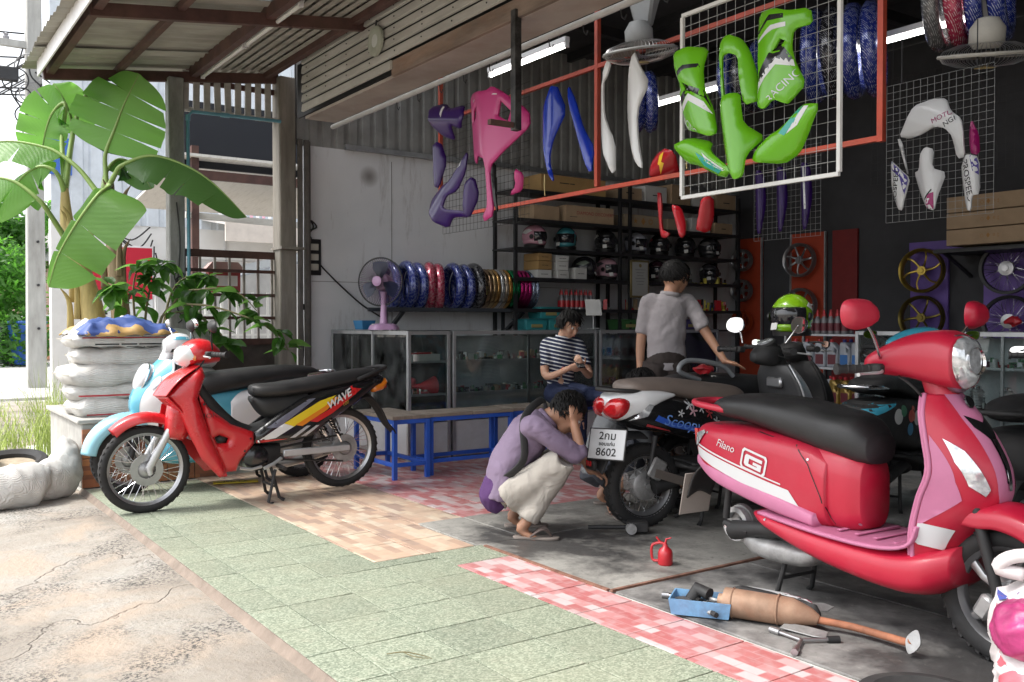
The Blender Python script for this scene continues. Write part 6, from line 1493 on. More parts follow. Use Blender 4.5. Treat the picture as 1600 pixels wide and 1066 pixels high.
panel('green_fairing', 'lime green headlight cowl arching in the middle of the grid', m_lime, (-3.02, 3.44, 2.41), [(-80,144),(-12,173),(55,139),(91,79),(128,-30),(153,-170),(86,-185),(56,-48),(48,56),(-4,82),(-64,82),(-79,16),(-79,-101),(-93,-186),(-106,-119),(-103,68)], h=0.05, w=0.035, group=GG)
panel('green_fairing', 'lime green front mudguard pointing down in the middle of the grid', m_lime, (-2.98, 3.44, 2.09), [(-60,172),(-8,196),(36,192),(44,129),(59,46),(137,-23),(81,-103),(75,-204),(39,-219),(2,-190),(-66,-105),(-138,-2),(-97,16),(-101,98)], h=0.09, w=0.12, group=GG)
panel('green_fairing', 'large lime green side fairing at the upper right of the grid', m_lime, (-2.74, 3.44, 2.40), [(-138,247),(-14,230),(53,200),(143,197),(150,126),(73,115),(63,42),(74,-25),(116,-131),(49,-203),(36,-211),(-24,-178),(-79,-217),(-121,-192),(-115,-82),(-129,-12),(-140,91)], h=0.05, w=0.06, decals=[([(-125,150),(-40,205),(40,190),(40,170),(-50,180),(-130,135)],pb),([(-120,110),(-30,155),(50,150),(50,130),(-20,132),(-120,98)],pw),([(-115,-60),(-40,30),(30,60),(70,-10),(60,-30),(0,0),(-60,-60),(-118,-100)],pb),([(-118,-105),(-60,-40),(0,5),(75,-20),(80,-50),(0,-30),(-60,-75),(-115,-140)],pw)], texts=[('RACING',0.05,30,-130,38,pw)], holes=[[(-20,40),(15,85),(40,70),(10,35)]], group=GG)
panel('green_fairing', 'small lime green tail panel at the lower left of the grid', m_lime, (-3.22, 3.44, 2.03), [(-203,80),(-71,108),(50,67),(58,18),(204,-96),(129,-127),(-38,-39),(-129,-14)], h=0.04, w=0.05, decals=[([(-20,20),(30,-10),(150,-90),(110,-100),(20,-50)],pt),([(20,15),(60,-20),(170,-92),(150,-95),(50,-40)],pw)], group=GG)
panel('green_fairing', 'lime green tail panel at the lower right of the grid', m_lime, (-2.72, 3.44, 2.04), [(-175,-86),(-150,-28),(-87,24),(-6,43),(98,135),(201,115),(99,-18),(48,-74),(-32,-111)], h=0.04, w=0.05, decals=[([(-10,20),(60,80),(100,120),(120,118),(70,50),(20,5)],pt),([(30,10),(90,80),(125,118),(150,114),(90,40)],pw)], group=GG)
m_viol = mat('violet_paint', (0.028, 0.006, 0.095), 0.3, coat=0.15, spec=0.3, var=0.1); m_hot = mat('hot_pink_paint', (0.45, 0.03, 0.17), 0.35, coat=0.2, spec=0.4); m_cob = mat('cobalt_paint', (0.005, 0.03, 0.36), 0.22, coat=0.35, spec=0.4); m_cherry = mat('cherry_paint', (0.3, 0.006, 0.012), 0.3, coat=0.2, spec=0.3); m_mag = mat('magenta_print', (0.3, 0.01, 0.12), 0.3); m_pur = mat('purple_print', (0.06, 0.04, 0.25), 0.3); yl = mat('yellow_print', (0.65, 0.42, 0.02), 0.3)
panel('violet_fairing', 'dark violet headlight cowl at the top of the purple set', m_viol, (-6.00, 3.66, 2.74), [(-258,145),(-67,137),(43,69),(221,72),(249,-26),(168,-104),(43,-45),(6,-153),(-143,-100),(-258,7)], h=0.06, w=0.06, decals=[([(-60,110),(-30,100),(-50,20),(-75,50)],pw)])
panel('violet_fairing', 'long black and violet leg panel of the purple set', m_viol, (-6.20, 3.66, 2.42), [(-106,153),(57,186),(113,23),(56,-183),(-40,-152),(-79,-29)], h=0.04, w=0.05)
panel('violet_fairing', 'violet front mudguard curling at the bottom of the purple set', m_viol, (-5.97, 3.66, 2.15), [(-315,21),(-141,99),(7,119),(185,246),(272,307),(254,162),(114,30),(-30,9),(-86,-81),(150,-114),(167,-162),(6,-147),(-68,-227),(-218,-165),(-295,-99)], h=0.06, w=0.06, decals=[([(120,190),(190,210),(215,260),(170,240)],pw)])
panel('violet_fairing', 'small violet fork cover beside the violet mudguard', m_viol, (-5.75, 3.66, 2.14), [(-46,88),(58,140),(82,-10),(-11,-186),(-81,-30)], h=0.03, w=0.04)
panel('pink_fairing', 'big hot pink scooter front shell hung behind the black bracket', m_hot, (-5.36, 3.66, 2.42), [(-336,425),(-218,428),(7,392),(70,414),(161,360),(352,204),(361,101),(250,1),(116,-100),(69,-128),(54,-196),(106,-482),(-25,-514),(-63,-466),(38,-423),(1,-83),(-153,-25),(-219,-79),(-269,-45),(-302,217)], h=0.08, w=0.12, bend=0.04, holes=[[(-230,300),(-130,320),(-150,240),(-250,220)],[(150,300),(230,220),(210,150),(130,200)]], texts=[('Z',0.09,-180,380,10,pw),('Z',0.08,110,370,-10,pw)])
panel('pink_fairing', 'small curved hot pink trim piece beside the pink shell', m_hot, (-5.15, 3.66, 2.16), [(-6,101),(53,58),(24,-58),(-66,-82),(-6,-20)], h=0.02, w=0.02, res=0.012)
panel('pink_fairing', 'black leg trim hanging below the pink shell', m_black, (-5.44, 3.66, 2.20), [(-107,197),(23,142),(39,-2),(70,-237),(-25,-102)], h=0.02, w=0.03, res=0.014)
panel('blue_side_cover', 'cobalt blue blade-shaped side cover nearer the pink shell', m_cob, (-4.73, 3.66, 2.41), [(39,337),(104,147),(26,-33),(0,-158),(35,-309),(-13,-238),(-122,57),(-68,196)], h=0.05, w=0.07, group='cobalt blue side covers on the rail')
panel('blue_side_cover', 'cobalt blue blade-shaped side cover beside the orange upright', m_cob, (-4.44, 3.66, 2.40), [(-96,295),(-33,188),(41,3),(125,-134),(138,-305),(5,-162),(-82,-23),(-95,137)], h=0.05, w=0.07, group='cobalt blue side covers on the rail')
panel('white_side_cover', 'slim white blade-shaped side cover', pw, (-4.20, 3.66, 2.47), [(13,290),(47,275),(29,211),(-21,162),(-9,-21),(71,-185),(76,-402),(3,-280),(-79,-161),(-86,-38),(-45,152)], h=0.04, w=0.06, group='white side covers on the rail')
panel('white_side_cover', 'broad white blade-shaped side cover under the hung fan', pw, (-3.93, 3.66, 2.41), [(-1,348),(31,276),(93,148),(22,-9),(33,-169),(71,-333),(33,-313),(-73,-152),(-128,19),(-85,186)], h=0.05, w=0.07, group='white side covers on the rail')
panel('red_fairing', 'cherry red front cowl with a yellow flash behind the rail', m_cherry, (-4.68, 4.60, 2.31), [(-97,77),(11,112),(133,68),(108,-77),(-42,-108),(-111,-74)], h=0.05, w=0.07, decals=[([(0,60),(40,80),(20,10),(40,0),(-10,-70),(0,-10),(-15,0)],yl)])
panel('red_fairing', 'cherry red L-shaped trim hanging behind the rail', m_cherry, (-4.69, 4.60, 1.92), [(-53,203),(1,190),(-7,-62),(73,-94),(47,-129),(-60,-108)], h=0.03, w=0.03)
panel('red_fairing', 'cherry red mudguard half hanging behind the rail', m_cherry, (-4.52, 4.60, 1.90), [(-52,118),(8,99),(51,-16),(68,-115),(-8,-116),(-69,32)], h=0.05, w=0.05)
panel('red_fairing', 'cherry red side cover hanging below the green grid corner', m_cherry, (-4.30, 4.60, 1.92), [(-24,101),(64,127),(49,-15),(17,-120),(-64,-89),(-40,-6)], h=0.04, w=0.05)
panel('white_fairing', 'white handlebar cowl marked MOTUL and NGK on the grey grid', pw, (-3.37, 5.80, 2.49), [(-219,68),(-155,163),(-29,191),(53,181),(94,89),(173,23),(190,-81),(186,-220),(130,-224),(115,-81),(68,-22),(0,3),(-111,-31),(-211,-41),(-284,-15)], h=0.04, w=0.035, texts=[('MOTUL',0.05,60,60,18,m_mag),('NGK',0.05,110,20,25,pb)])
panel('white_fairing', 'white PROSPEED side cover at the left of the grey grid', pw, (-3.64, 5.80, 2.13), [(-71,195),(3,130),(70,54),(56,-51),(28,-164),(-9,-152),(-77,-9)], h=0.03, w=0.03, decals=[([(-70,190),(0,130),(68,54),(50,-60),(40,-20),(20,60),(-50,120)],m_pur)], texts=[('PROSPEED',0.06,-20,0,82,pb)])
panel('white_fairing', 'white pointed mudguard in the middle of the grey grid', pw, (-3.42, 5.80, 2.17), [(-48,142),(-6,195),(43,174),(37,51),(112,15),(73,-149),(60,-233),(-2,-206),(-67,-94),(-132,48),(-68,52)], h=0.06, w=0.06, decals=[([(20,-120),(60,-110),(60,-230),(0,-205)],m_mag)], texts=[('▬▬▬',0.035,10,-130,50,pb)])
panel('white_fairing', 'white PROSPEED side cover at the right of the grey grid', pw, (-3.15, 5.80, 2.11), [(-15,172),(55,149),(65,-91),(20,-98),(14,-194),(-24,-182),(-74,91),(-40,150)], h=0.03, w=0.03, decals=[([(10,160),(55,149),(60,30),(30,60)],m_pur)], texts=[('PROSPEED',0.06,-5,0,-80,pb)])
panel('white_fairing', 'magenta pointed tip above the right PROSPEED cover', m_mag, (-3.13, 5.80, 2.37), [(-3,132),(34,32),(42,-107),(-29,-78),(-43,19)], h=0.03, w=0.03)
panel('white_fairing', 'thin white stay hanging from the MOTUL cowl', pw, (-3.62, 5.80, 2.34), [(-56,123),(-12,116),(41,-107),(27,-132)], h=0.012, w=0.015, res=0.012)
for k, (x, lab) in enumerate(((-5.38, 'dim violet cover nearest the oil bottles on the far grid'), (-5.15, 'dim violet cover in the middle of the far grid'), (-4.9, 'dim violet cover with silver lines on the far grid'))):
    panel('violet_cover', lab, m_viol, (x, 6.45, 2.25), [(-60, 300), (40, 280), (60, 0), (30, -260), (-20, -270), (-70, 0)], decals=[([(-10, 250), (10, 250), (30, -100), (10, -100)], m_steel)] if k == 2 else [])
# fans fixed to the ceiling
def hung_fan(label, loc, m, rz, tilt, s=1.0):
    t = thing('hung_fan', label, 'fan', loc, rz); t.scale = (s, s, s); q = Matrix.Rotation(tilt, 4, 'X')
    MB().box((0, 0.05, 0.42), (0.2, 0.16, 0.03)).build('ceiling_plate', m, t); b = MB(); b.rings([[(w * sx, 0.05 + w * 0.6 * sy, z) for sx, sy in ((-1, -1), (1, -1), (1, 1), (-1, 1))] for z, w in ((0.41, 0.11), (0.3, 0.08), (0.16, 0.05))]); b.build('bracket', m, t, bevel=0.015)
    MB().lathe([(0, 0.19), (0.05, 0.18), (0.085, 0.13), (0.085, 0.06), (0.06, 0.03), (0, 0.03)], 20, q).build('motor', m, t)
    MB().torus((0, 0, 0), (0, 0, 1), 0.22, 0.01, 44, 6).xf(lambda p: q @ p).build('cage_ring', m, t)
    b = MB()
    for k in range(60):
        a = 2 * PI * k / 60
        for sg in (1, -1): b.tube([q @ Vector((r * math.cos(a), r * math.sin(a), z * sg)) for r, z in ((0.05, 0.06), (0.13, 0.055), (0.2, 0.03), (0.219, 0))], 0.0014, 4, cap=False)
    tag(b.build('wire_cage', m_steel, t), kind='stuff')
    MB().lathe([(0, -0.07), (0.05, -0.068), (0.055, -0.055), (0, -0.055)], 20, q).build('badge', mat('amber_badge', (0.4, 0.32, 0.15), 0.4), t)
    for k in range(3):
        a = 2 * PI * k / 3; g = []
        for i in range(5):
            r = 0.04 + 0.15 * i / 4; w = 0.5 + 0.3 * math.sin(PI * i / 4); g.append([q @ Vector((r * math.cos(a + u * w), r * math.sin(a + u * w), 0.022 * u)) for u in (-0.7, 0, 0.7)])
        MB().patch(g, 7, 5, 0.003).build('blade', mat('fan_blade', (0.22, 0.2, 0.17), 0.4), t)
hung_fan('grimy white fan hung from the ceiling at the right edge', (-3.22, 6.1, 2.98), mat('cream_plastic', (0.5, 0.48, 0.43), 0.5, dirt=0.4), R(40), R(14), 1.3)
hung_fan('grey fan hung from the ceiling above the white side covers', (-4.75, 4.42, 3.08), mat('grey_fan', (0.3, 0.31, 0.31), 0.5, dirt=0.4), R(20), R(10), 1.15)
# bundles of wrapped tyres hung from the trusses
def hung_tyres(label, loc, n, mats, axis, step=0.11, R0=0.25, r0=0.055):
    for k in range(n):
        a = Vector(axis).normalized(); p = Vector(loc) + a * (step * (k - (n - 1) / 2)); wrapped_tyre(label if n == 1 else ['nearest ', 'second ', 'third ', 'fourth ', 'last '][k] + label, p, a + Vector((0, 0, 0.05 * (k % 2))), mats[k % len(mats)], R0=R0, r0=r0, group='wrapped tyres hung from the roof')
hung_tyres('blue wrapped tyre of the bundle hung right of the green grid', (-4.3, 6.1, 3.25), 4, ['blue_foil', 'black_foil', 'blue_foil'], (1, 0.5, 0), 0.14, 0.30, 0.06)
hung_tyres('blue wrapped tyre of the bundle hung behind the green grid', (-5.3, 6.2, 3.3), 3, ['blue_foil', 'black_foil'], (1, 0.3, 0), 0.13)
hung_tyres('blue wrapped tyre hung behind the white side covers', (-5.55, 5.2, 3.0), 2, ['blue_foil'], (0.8, 1, 0), 0.1, 0.2, 0.05)
foil('clear_foil', (0.12, 0.12, 0.12), (0.4, 0.4, 0.4)); hung_tyres('wrapped tyre of the bundle beside the big hung fan', (-3.42, 6.25, 3.45), 4, ['clear_foil', 'red_foil', 'blue_foil', 'blue_foil'], (1, 0.35, 0), 0.13, 0.29, 0.055)
# ================================================================== motorcycles and scooters (local axes: x forward, y left, origin under the rear axle)
def lm(o, ex, ey, ez):
    m = Matrix((Vector(ex), Vector(ey), Vector(ez))).transposed().to_4x4(); m.translation = Vector(o); return m
def SL(y=0.0): return lm((0, y, 0), (1, 0, 0), (0, 0, 1), (0, 1, 0))
def SR(y=0.0): return lm((0, -y, 0), (1, 0, 0), (0, 0, 1), (0, -1, 0))
def loftx(secs, n=28, m=34, pw_=2.5):
    """body lofted along x from (x, z centre, half width, half height[, exponent]) stations"""
    q = cr([(s[0], s[1], s[2]) for s in secs], m); h = cr([(s[3], s[4] if len(s) > 4 else pw_, 0) for s in secs], m); b = MB(); rg = []
    for (x, z, w), hh in zip(q, h):
        e = 2 / max(hh.y, 1); ring = []
        for k in range(n):
            a = 2 * PI * k / n; c, s = math.cos(a), math.sin(a)
            ring.append(Vector((x, max(w, 1e-3) * abs(c) ** e * (1 if c > 0 else -1), z + max(hh.x, 1e-3) * abs(s) ** e * (1 if s > 0 else -1))))
        rg.append(ring)
    return b.rings(rg)
m_seat = mat('black_vinyl', (0.014, 0.014, 0.015), 0.42, var=0.15, bump=0.12, bscale=220, dirt=0.25, dirtcol=(0.06, 0.058, 0.055), dscale=5)
m_rub = mat('bike_tyre', (0.016, 0.016, 0.017), 0.7, var=0.2, vscale=20, dirt=0.3, dirtcol=(0.07, 0.06, 0.05), dscale=8)
m_trim = mat('matt_black_trim', (0.017, 0.017, 0.018), 0.55, var=0.2, dirt=0.2, dirtcol=(0.08, 0.07, 0.06), dscale=6)
m_cast = mat('cast_alloy', (0.36, 0.36, 0.36), 0.45, metal=0.7, var=0.25, vscale=14, dirt=0.4, dscale=9)
m_silver = mat('silver_paint', (0.5, 0.51, 0.52), 0.35, metal=0.5, var=0.1)
m_lens = mat('clear_lens', (0.62, 0.64, 0.66), 0.08, metal=0.55, var=0.35, vscale=40, coat=1.0); m_redlens = mat('red_lens', (0.5, 0.015, 0.02), 0.1, coat=1.0, var=0.3, vscale=30); m_amber = mat('amber_lens', (0.6, 0.17, 0.01), 0.15, coat=1.0)
m_mirror = mat('mirror_glass', (0.9, 0.9, 0.92), 0.02, metal=1.0)
_wc = {}
def wheel(t, x, z, R_, w, kind='spoke', rim=None, disc=0, steer=0, hubr=0.055, drum=0.0):
    """tyre with rim, hub, spokes and brake as its sub-parts"""
    m = Matrix.Translation((x, 0, z)) @ Matrix.Rotation(steer, 4, 'Z') @ Matrix.Rotation(R(90), 4, 'X'); ri = R_ - w * 0.78
    prof = [(ri, -w * 0.36), (ri + w * 0.2, -w * 0.5), (R_ - w * 0.22, -w * 0.47), (R_ - w * 0.05, -w * 0.25), (R_, 0), (R_ - w * 0.05, w * 0.25), (R_ - w * 0.22, w * 0.47), (ri + w * 0.2, w * 0.5), (ri, w * 0.36), (ri, -w * 0.36)]
    b = MB().lathe(prof, 56, m)
    for k in range(40):     # tread blocks
        a = 2 * PI * k / 40
        for s in (-1, 1): b.box((R_ - w * 0.10, 0, s * w * 0.24), (w * 0.13, 0.022, w * 0.22), rot=(s * 0.5, 0, 0), m=m @ Matrix.Rotation(a + s * 0.03, 4, 'Z'))
    ty = b.build('wheel', m_rub, t, smooth=50)
    rm = rim or m_steel
    MB().lathe([(ri - 0.016, -w * 0.2), (ri + 0.008, -w * 0.42), (ri + 0.012, -w * 0.36), (ri - 0.006, -w * 0.1), (ri - 0.006, w * 0.1), (ri + 0.012, w * 0.36), (ri + 0.008, w * 0.42), (ri - 0.016, w * 0.2), (ri - 0.02, 0), (ri - 0.016, -w * 0.2)], 52, m).build('rim', rm, ty, smooth=60)
    MB().lathe([(0, 0.07), (0.014, 0.07), (0.016, 0.045), (hubr * 0.5, 0.042), (hubr, 0.03), (hubr, 0.022), (hubr * 0.6, 0.015), (hubr * 0.6, -0.015), (hubr, -0.022), (hubr, -0.03), (hubr * 0.5, -0.042), (0.016, -0.045), (0.014, -0.07), (0, -0.07)], 28, m).build('hub', m_cast, ty)
    if drum: MB().lathe([(0, 0.05), (drum * 0.8, 0.05), (drum, 0.04), (drum, -0.02), (0, -0.02)], 32, m).build('brake_drum', m_cast, ty)
    b = MB()
    if kind == 'spoke':
        for k in range(36):
            a = 2 * PI * k / 36; s = 1 if k % 2 else -1; a2 = a + (0.45 if (k // 2) % 2 else -0.45)
            b.tube([m @ Vector((max(hubr, drum) * 0.95 * math.cos(a2), max(hubr, drum) * 0.95 * math.sin(a2), 0.026 * s)), m @ Vector(((ri - 0.008) * math.cos(a), (ri - 0.008) * math.sin(a), 0.004 * s))], 0.0019, 5, cap=False)
        tag(b.build('spokes', m_chrome, ty), kind='stuff')
    else:
        for k in range(5):
            a = 2 * PI * k / 5; MB().tube([m @ Vector((0.03 * math.cos(a), 0.03 * math.sin(a), 0)), m @ Vector((ri * 0.6 * math.cos(a + .1), ri * 0.6 * math.sin(a + .1), 0.01)), m @ Vector((ri * math.cos(a), ri * math.sin(a), 0))], [0.022, 0.015, 0.02], 8, sq=0.7).build('spoke', rm, ty)
    if disc:
        MB().lathe([(disc * 0.55, 0.045), (disc, 0.045), (disc, 0.049), (disc * 0.55, 0.049), (disc * 0.55, 0.045)], 40, m @ Matrix.Diagonal((1, 1, -1, 1))).build('brake_disc', m_steel, ty)
    return ty
def mirror(t, base, head, m, face, s=1.0):
    st = MB().tube([base, Vector(base).lerp(Vector(head), 0.5) + Vector((0.01, 0.0, 0.01)), head], 0.006, 8, smooth=10).build('mirror_stalk', m_chrome if m is not m_trim else m_trim, t, smooth=180)
    f = Vector(face).normalized(); q = frame(head, f.cross(Vector((0, 0, 1))), (0, 0, 1), f)
    oval = spl([(-0.075 * s, -0.01), (-0.06 * s, 0.04 * s), (0.0, 0.055 * s), (0.07 * s, 0.035 * s), (0.08 * s, -0.01), (0.04 * s, -0.045 * s), (-0.05 * s, -0.045 * s)], 28)
    sh = MB().puff(oval, 0.016, lambda d, x, y: -dome(0.035 * s, 0.045 * s)(d), m=q, back=0.004).build('mirror_shell', m, st, smooth=50)
    MB().puff([(x * 0.92, y * 0.92) for x, y in oval], 0.03, lambda d, x, y: 0.0055, m=q).build('mirror_glass', m_mirror, st)
def grip(t, y, x, z, back=0.04, up=0.0, lever=True):
    s = 1 if y > 0 else -1; a = Vector((x, y - s * 0.13, z - up)); b_ = Vector((x - back, y, z))
    g = MB().tube([a, a.lerp(b_, 0.1), a.lerp(b_, 0.12), b_ - (b_ - a) * 0.1, b_ - (b_ - a) * 0.09, b_], [0.019, 0.019, 0.016, 0.016, 0.021, 0.021], 12).build('grip', m_trim, t)
    for k in range(3): MB().torus(a.lerp(b_, 0.3 + 0.2 * k), b_ - a, 0.0165, 0.002, 14, 4).build('grip_ridge', m_trim, g)
    if lever:
        p = a + Vector((0.035, -s * 0.02, -0.005)); MB().tube([p, p + Vector((0.03, s * 0.05, -0.005)), p + Vector((0.02, s * 0.13, -0.008)), p + Vector((0.03, s * 0.17, -0.01))], [0.006, 0.006, 0.005, 0.007], 8, smooth=12).build('lever', m_silver, t)
        MB().box(tuple(a + Vector((0.02, -s * 0.01, 0))), (0.05, 0.04, 0.04)).build('switch_box', m_trim, t, bevel=0.008)
def stand(t, x, w=0.12, top=0.2, mm=None):
    for s in (-1, 1): MB().tube([(x + 0.05, s * w * 0.8, top), (x, s * w, 0.03), (x - 0.03, s * (w + 0.015), 0.008)], [0.011, 0.011, 0.013], 8).build('stand_leg', mm or m_trim, t)
    MB().tube([(x + 0.02, -w * 0.9, 0.1), (x + 0.02, w * 0.9, 0.1)], 0.008, 6).build('stand_bar', mm or m_trim, t)
def two(fn):
    for s in (1, -1): fn(s)

# ------------------------------------------------------------------ red underbone motorcycle
m_redp = mat('red_body_paint', (0.52, 0.012, 0.018), 0.22, coat=0.7, var=0.04, dirt=0.12, dirtcol=(0.4, 0.1, 0.09), dscale=5)
wv = thing('motorcycle', 'red and black underbone motorcycle parked on its centre stand', 'motorcycle', (-6.08, 2.69, 0), R(-90))
wheel(wv, 1.26, 0.278, 0.278, 0.062, disc=0.10); wheel(wv, -0.075, 0.315, 0.285, 0.068, hubr=0.06)
for s in (1, -1):
    MB().tube([(1.245, s * 0.085, 0.25), (1.255, s * 0.085, 0.29), (1.11, s * 0.085, 0.56)], [0.016, 0.024, 0.023], 14).build('fork_leg', m_silver, wv)
    MB().puff([(1.14, 0.68), (1.06, 0.70), (0.99, 0.66), (1.0, 0.52), (1.05, 0.45), (1.15, 0.47), (1.16, 0.55)], 0.02, dome(0.05, 0.05), m=(SL if s > 0 else SR)(0.075), back=-0.01).build('fork_cover', m_redp, wv, smooth=50)
MB().tube([(1.1, 0, 0.55), (0.95, 0, 0.95)], 0.03, 12).build('steering_tube', m_trim, wv)
# front mudguard wraps the tyre
g = []
for i in range(12):
    a = R(50 + 92 * i / 11); rr = 0.322 + 0.02 * math.sin(PI * i / 11); w = 0.045 + 0.03 * min(1, i / 4)
    g.append([(1.26 + (rr - dz) * math.cos(a), y * w, 0.285 + (rr - dz) * math.sin(a)) for y, dz in ((-1, 0.05), (-0.85, 0.008), (-0.4, -0.006), (0, -0.01), (0.4, -0.006), (0.85, 0.008), (1, 0.05))])
MB().patch(g, 36, 22, 0.004).build('front_mudguard', m_redp, wv, smooth=180)
# leg shield: front cover between two side bands
BAND = [(1.17, 0.74), (1.06, 0.84), (0.94, 0.92), (0.92, 0.86), (0.97, 0.72), (0.90, 0.49), (0.81, 0.27), (0.79, 0.21), (0.84, 0.205), (0.95, 0.33), (1.03, 0.5), (1.09, 0.66)]
INN = [(0.96, 0.75), (0.89, 0.65), (0.75, 0.54), (0.60, 0.48), (0.60, 0.40), (0.69, 0.3), (0.72, 0.23), (0.80, 0.23), (0.90, 0.47)]
hole = [(0.86, 0.46), (0.83, 0.475), (0.77, 0.45), (0.78, 0.42), (0.84, 0.42)]
for s in (1, -1):
    S_ = SL if s > 0 else SR
    o = MB().puff(BAND, 0.022, lambda d, x, y: dome(0.028, 0.05)(d) + 0.05 * (0.95 - y) - 0.25 * max(0, x - 1.0), m=S_(0.13), back=lambda d, x, y: 0.05 * (0.95 - y) - 0.25 * max(0, x - 1.0) - 0.008).build('leg_shield_side', m_redp, wv, smooth=50)
    o = MB().puff(INN, 0.02, dome(0.025, 0.04), m=S_(0.125), back=-0.01, holes=[hole]).build('inner_cover', m_redp, wv, smooth=50)
    if s > 0: lettering('HONDA', 0.04, frame((0.865, 0.15, 0.605), (-1, 0, -0.0), (0, 0, 1), (0, 1, 0)), m_black_print, wv, bvh_of(o), sx=1.2)
    MB().sphere((0.81, s * 0.10, 0.445), 0.035, 8, sc=(1, 0.7, 0.8)).build('air_inlet', m_trim, wv)
    for q in ((0.93, 0.68), (0.67, 0.36), (0.63, 0.44)): MB().sphere((q[0], s * 0.148, q[1]), 0.008, 6, sc=(1, 0.5, 1)).build('bolt', m_trim, wv)
MB().patch([[(1.165, -0.15, 0.74), (1.20, 0, 0.735), (1.165, 0.15, 0.74)], [(1.08, -0.155, 0.84), (1.125, 0, 0.84), (1.08, 0.155, 0.84)], [(0.95, -0.13, 0.925), (0.98, 0, 0.93), (0.95, 0.13, 0.925)]], 16, 16, 0.006).build('front_cover', m_redp, wv, smooth=180)
MB().patch([[(1.16, -0.15, 0.735), (1.19, 0, 0.73), (1.16, 0.15, 0.735)], [(1.06, -0.15, 0.62), (1.09, 0, 0.62), (1.06, 0.15, 0.62)], [(0.98, -0.17, 0.45), (1.0, 0, 0.45), (0.98, 0.17, 0.45)]], 12, 12, 0.006).build('front_cover_lower', m_redp, wv, smooth=180)
loftx([(0.58, 0.46, 0.09, 0.05), (0.7, 0.5, 0.09, 0.07), (0.85, 0.64, 0.09, 0.09), (0.95, 0.8, 0.09, 0.09)]).build('frame_tunnel', m_trim, wv)
# handlebar cowl with the headlamp
loftx([(0.80, 0.99, 0.07, 0.045), (0.86, 1.01, 0.12, 0.075), (0.93, 1.015, 0.13, 0.085), (1.0, 1.0, 0.115, 0.075), (1.05, 0.985, 0.06, 0.04)]).build('handlebar_cowl', m_redp, wv, smooth=180)
hp = frame((1.03, 0.0, 1.0), (0, 1, 0), (-0.45, 0, 1), (1, 0, 0.45))
MB().puff(spl([(-0.12, 0.0), (-0.09, 0.055), (0, 0.065), (0.09, 0.055), (0.12, 0.0), (0.06, -0.06), (0, -0.07), (-0.06, -0.06)], 28), 0.02, dome(0.035, 0.06), m=hp, back=-0.05).build('headlamp', mat('frosted_lens', (0.7, 0.72, 0.73), 0.12, coat=1.0), wv, smooth=60)
for s in (1, -1):
    grip(wv, s * 0.33, 0.89, 1.0, 0.05); mirror(wv, (0.88, s * 0.16, 1.03), (0.9, s * 0.24, 1.18), m_trim, (-1, 0, 0.1), 0.8)
    MB().puff([(-0.02, -0.03), (0.02, -0.03), (0.02, 0.03), (-0.02, 0.03)], 0.01, dome(0.015, 0.02), m=frame((0.98, s * 0.105, 0.99), (0.5, -s, 0), (0, 0, 1), (1, s * 0.5, 0.2))).build('indicator', m_amber, wv)
MB().tube([(0.9, 0.1, 0.98), (1.0, 0.13, 0.85), (1.05, 0.1, 0.7)], 0.006, 6, smooth=12).build('cable', m_cable, wv)
# black side panels with printed flashes
SIDE = [(0.6, 0.47), (0.41, 0.6), (0.27, 0.68), (0.13, 0.73), (-0.11, 0.77), (-0.28, 0.81), (-0.35, 0.79), (-0.30, 0.74), (-0.15, 0.63), (0.04, 0.53), (0.18, 0.43), (0.37, 0.385), (0.60, 0.40)]
PR = [('grey_flash', (0.12, 0.12, 0.16), [(0.52, 0.50), (0.41, 0.57), (0.22, 0.68), (0.17, 0.685), (0.35, 0.56), (0.44, 0.5)]), ('white_flash', (0.66, 0.66, 0.66), [(0.585, 0.415), (0.40, 0.525), (0.33, 0.5), (0.46, 0.43)]), ('yellow_flash', (0.7, 0.52, 0.02), [(0.40, 0.525), (0.14, 0.665), (0.02, 0.70), (0.1, 0.63), (0.33, 0.5)]),
      ('orange_flash', (0.65, 0.2, 0.01), [(0.32, 0.51), (0.1, 0.63), (0.03, 0.685), (0.0, 0.685), (0.09, 0.6), (0.27, 0.5)]), ('red_flash', (0.5, 0.02, 0.02), [(0.22, 0.53), (0.08, 0.6), (-0.12, 0.745), (-0.18, 0.735), (0.05, 0.575), (0.16, 0.52)]), ('red_flash', (0.5, 0.02, 0.02), [(0.595, 0.425), (0.37, 0.42), (0.58, 0.402)]),
      ('silver_flash', (0.4, 0.4, 0.42), [(0.36, 0.425), (0.24, 0.5), (0.21, 0.5), (0.32, 0.425)]), ('silver_flash', (0.4, 0.4, 0.42), [(0.28, 0.43), (0.17, 0.5), (0.145, 0.5), (0.24, 0.43)])]
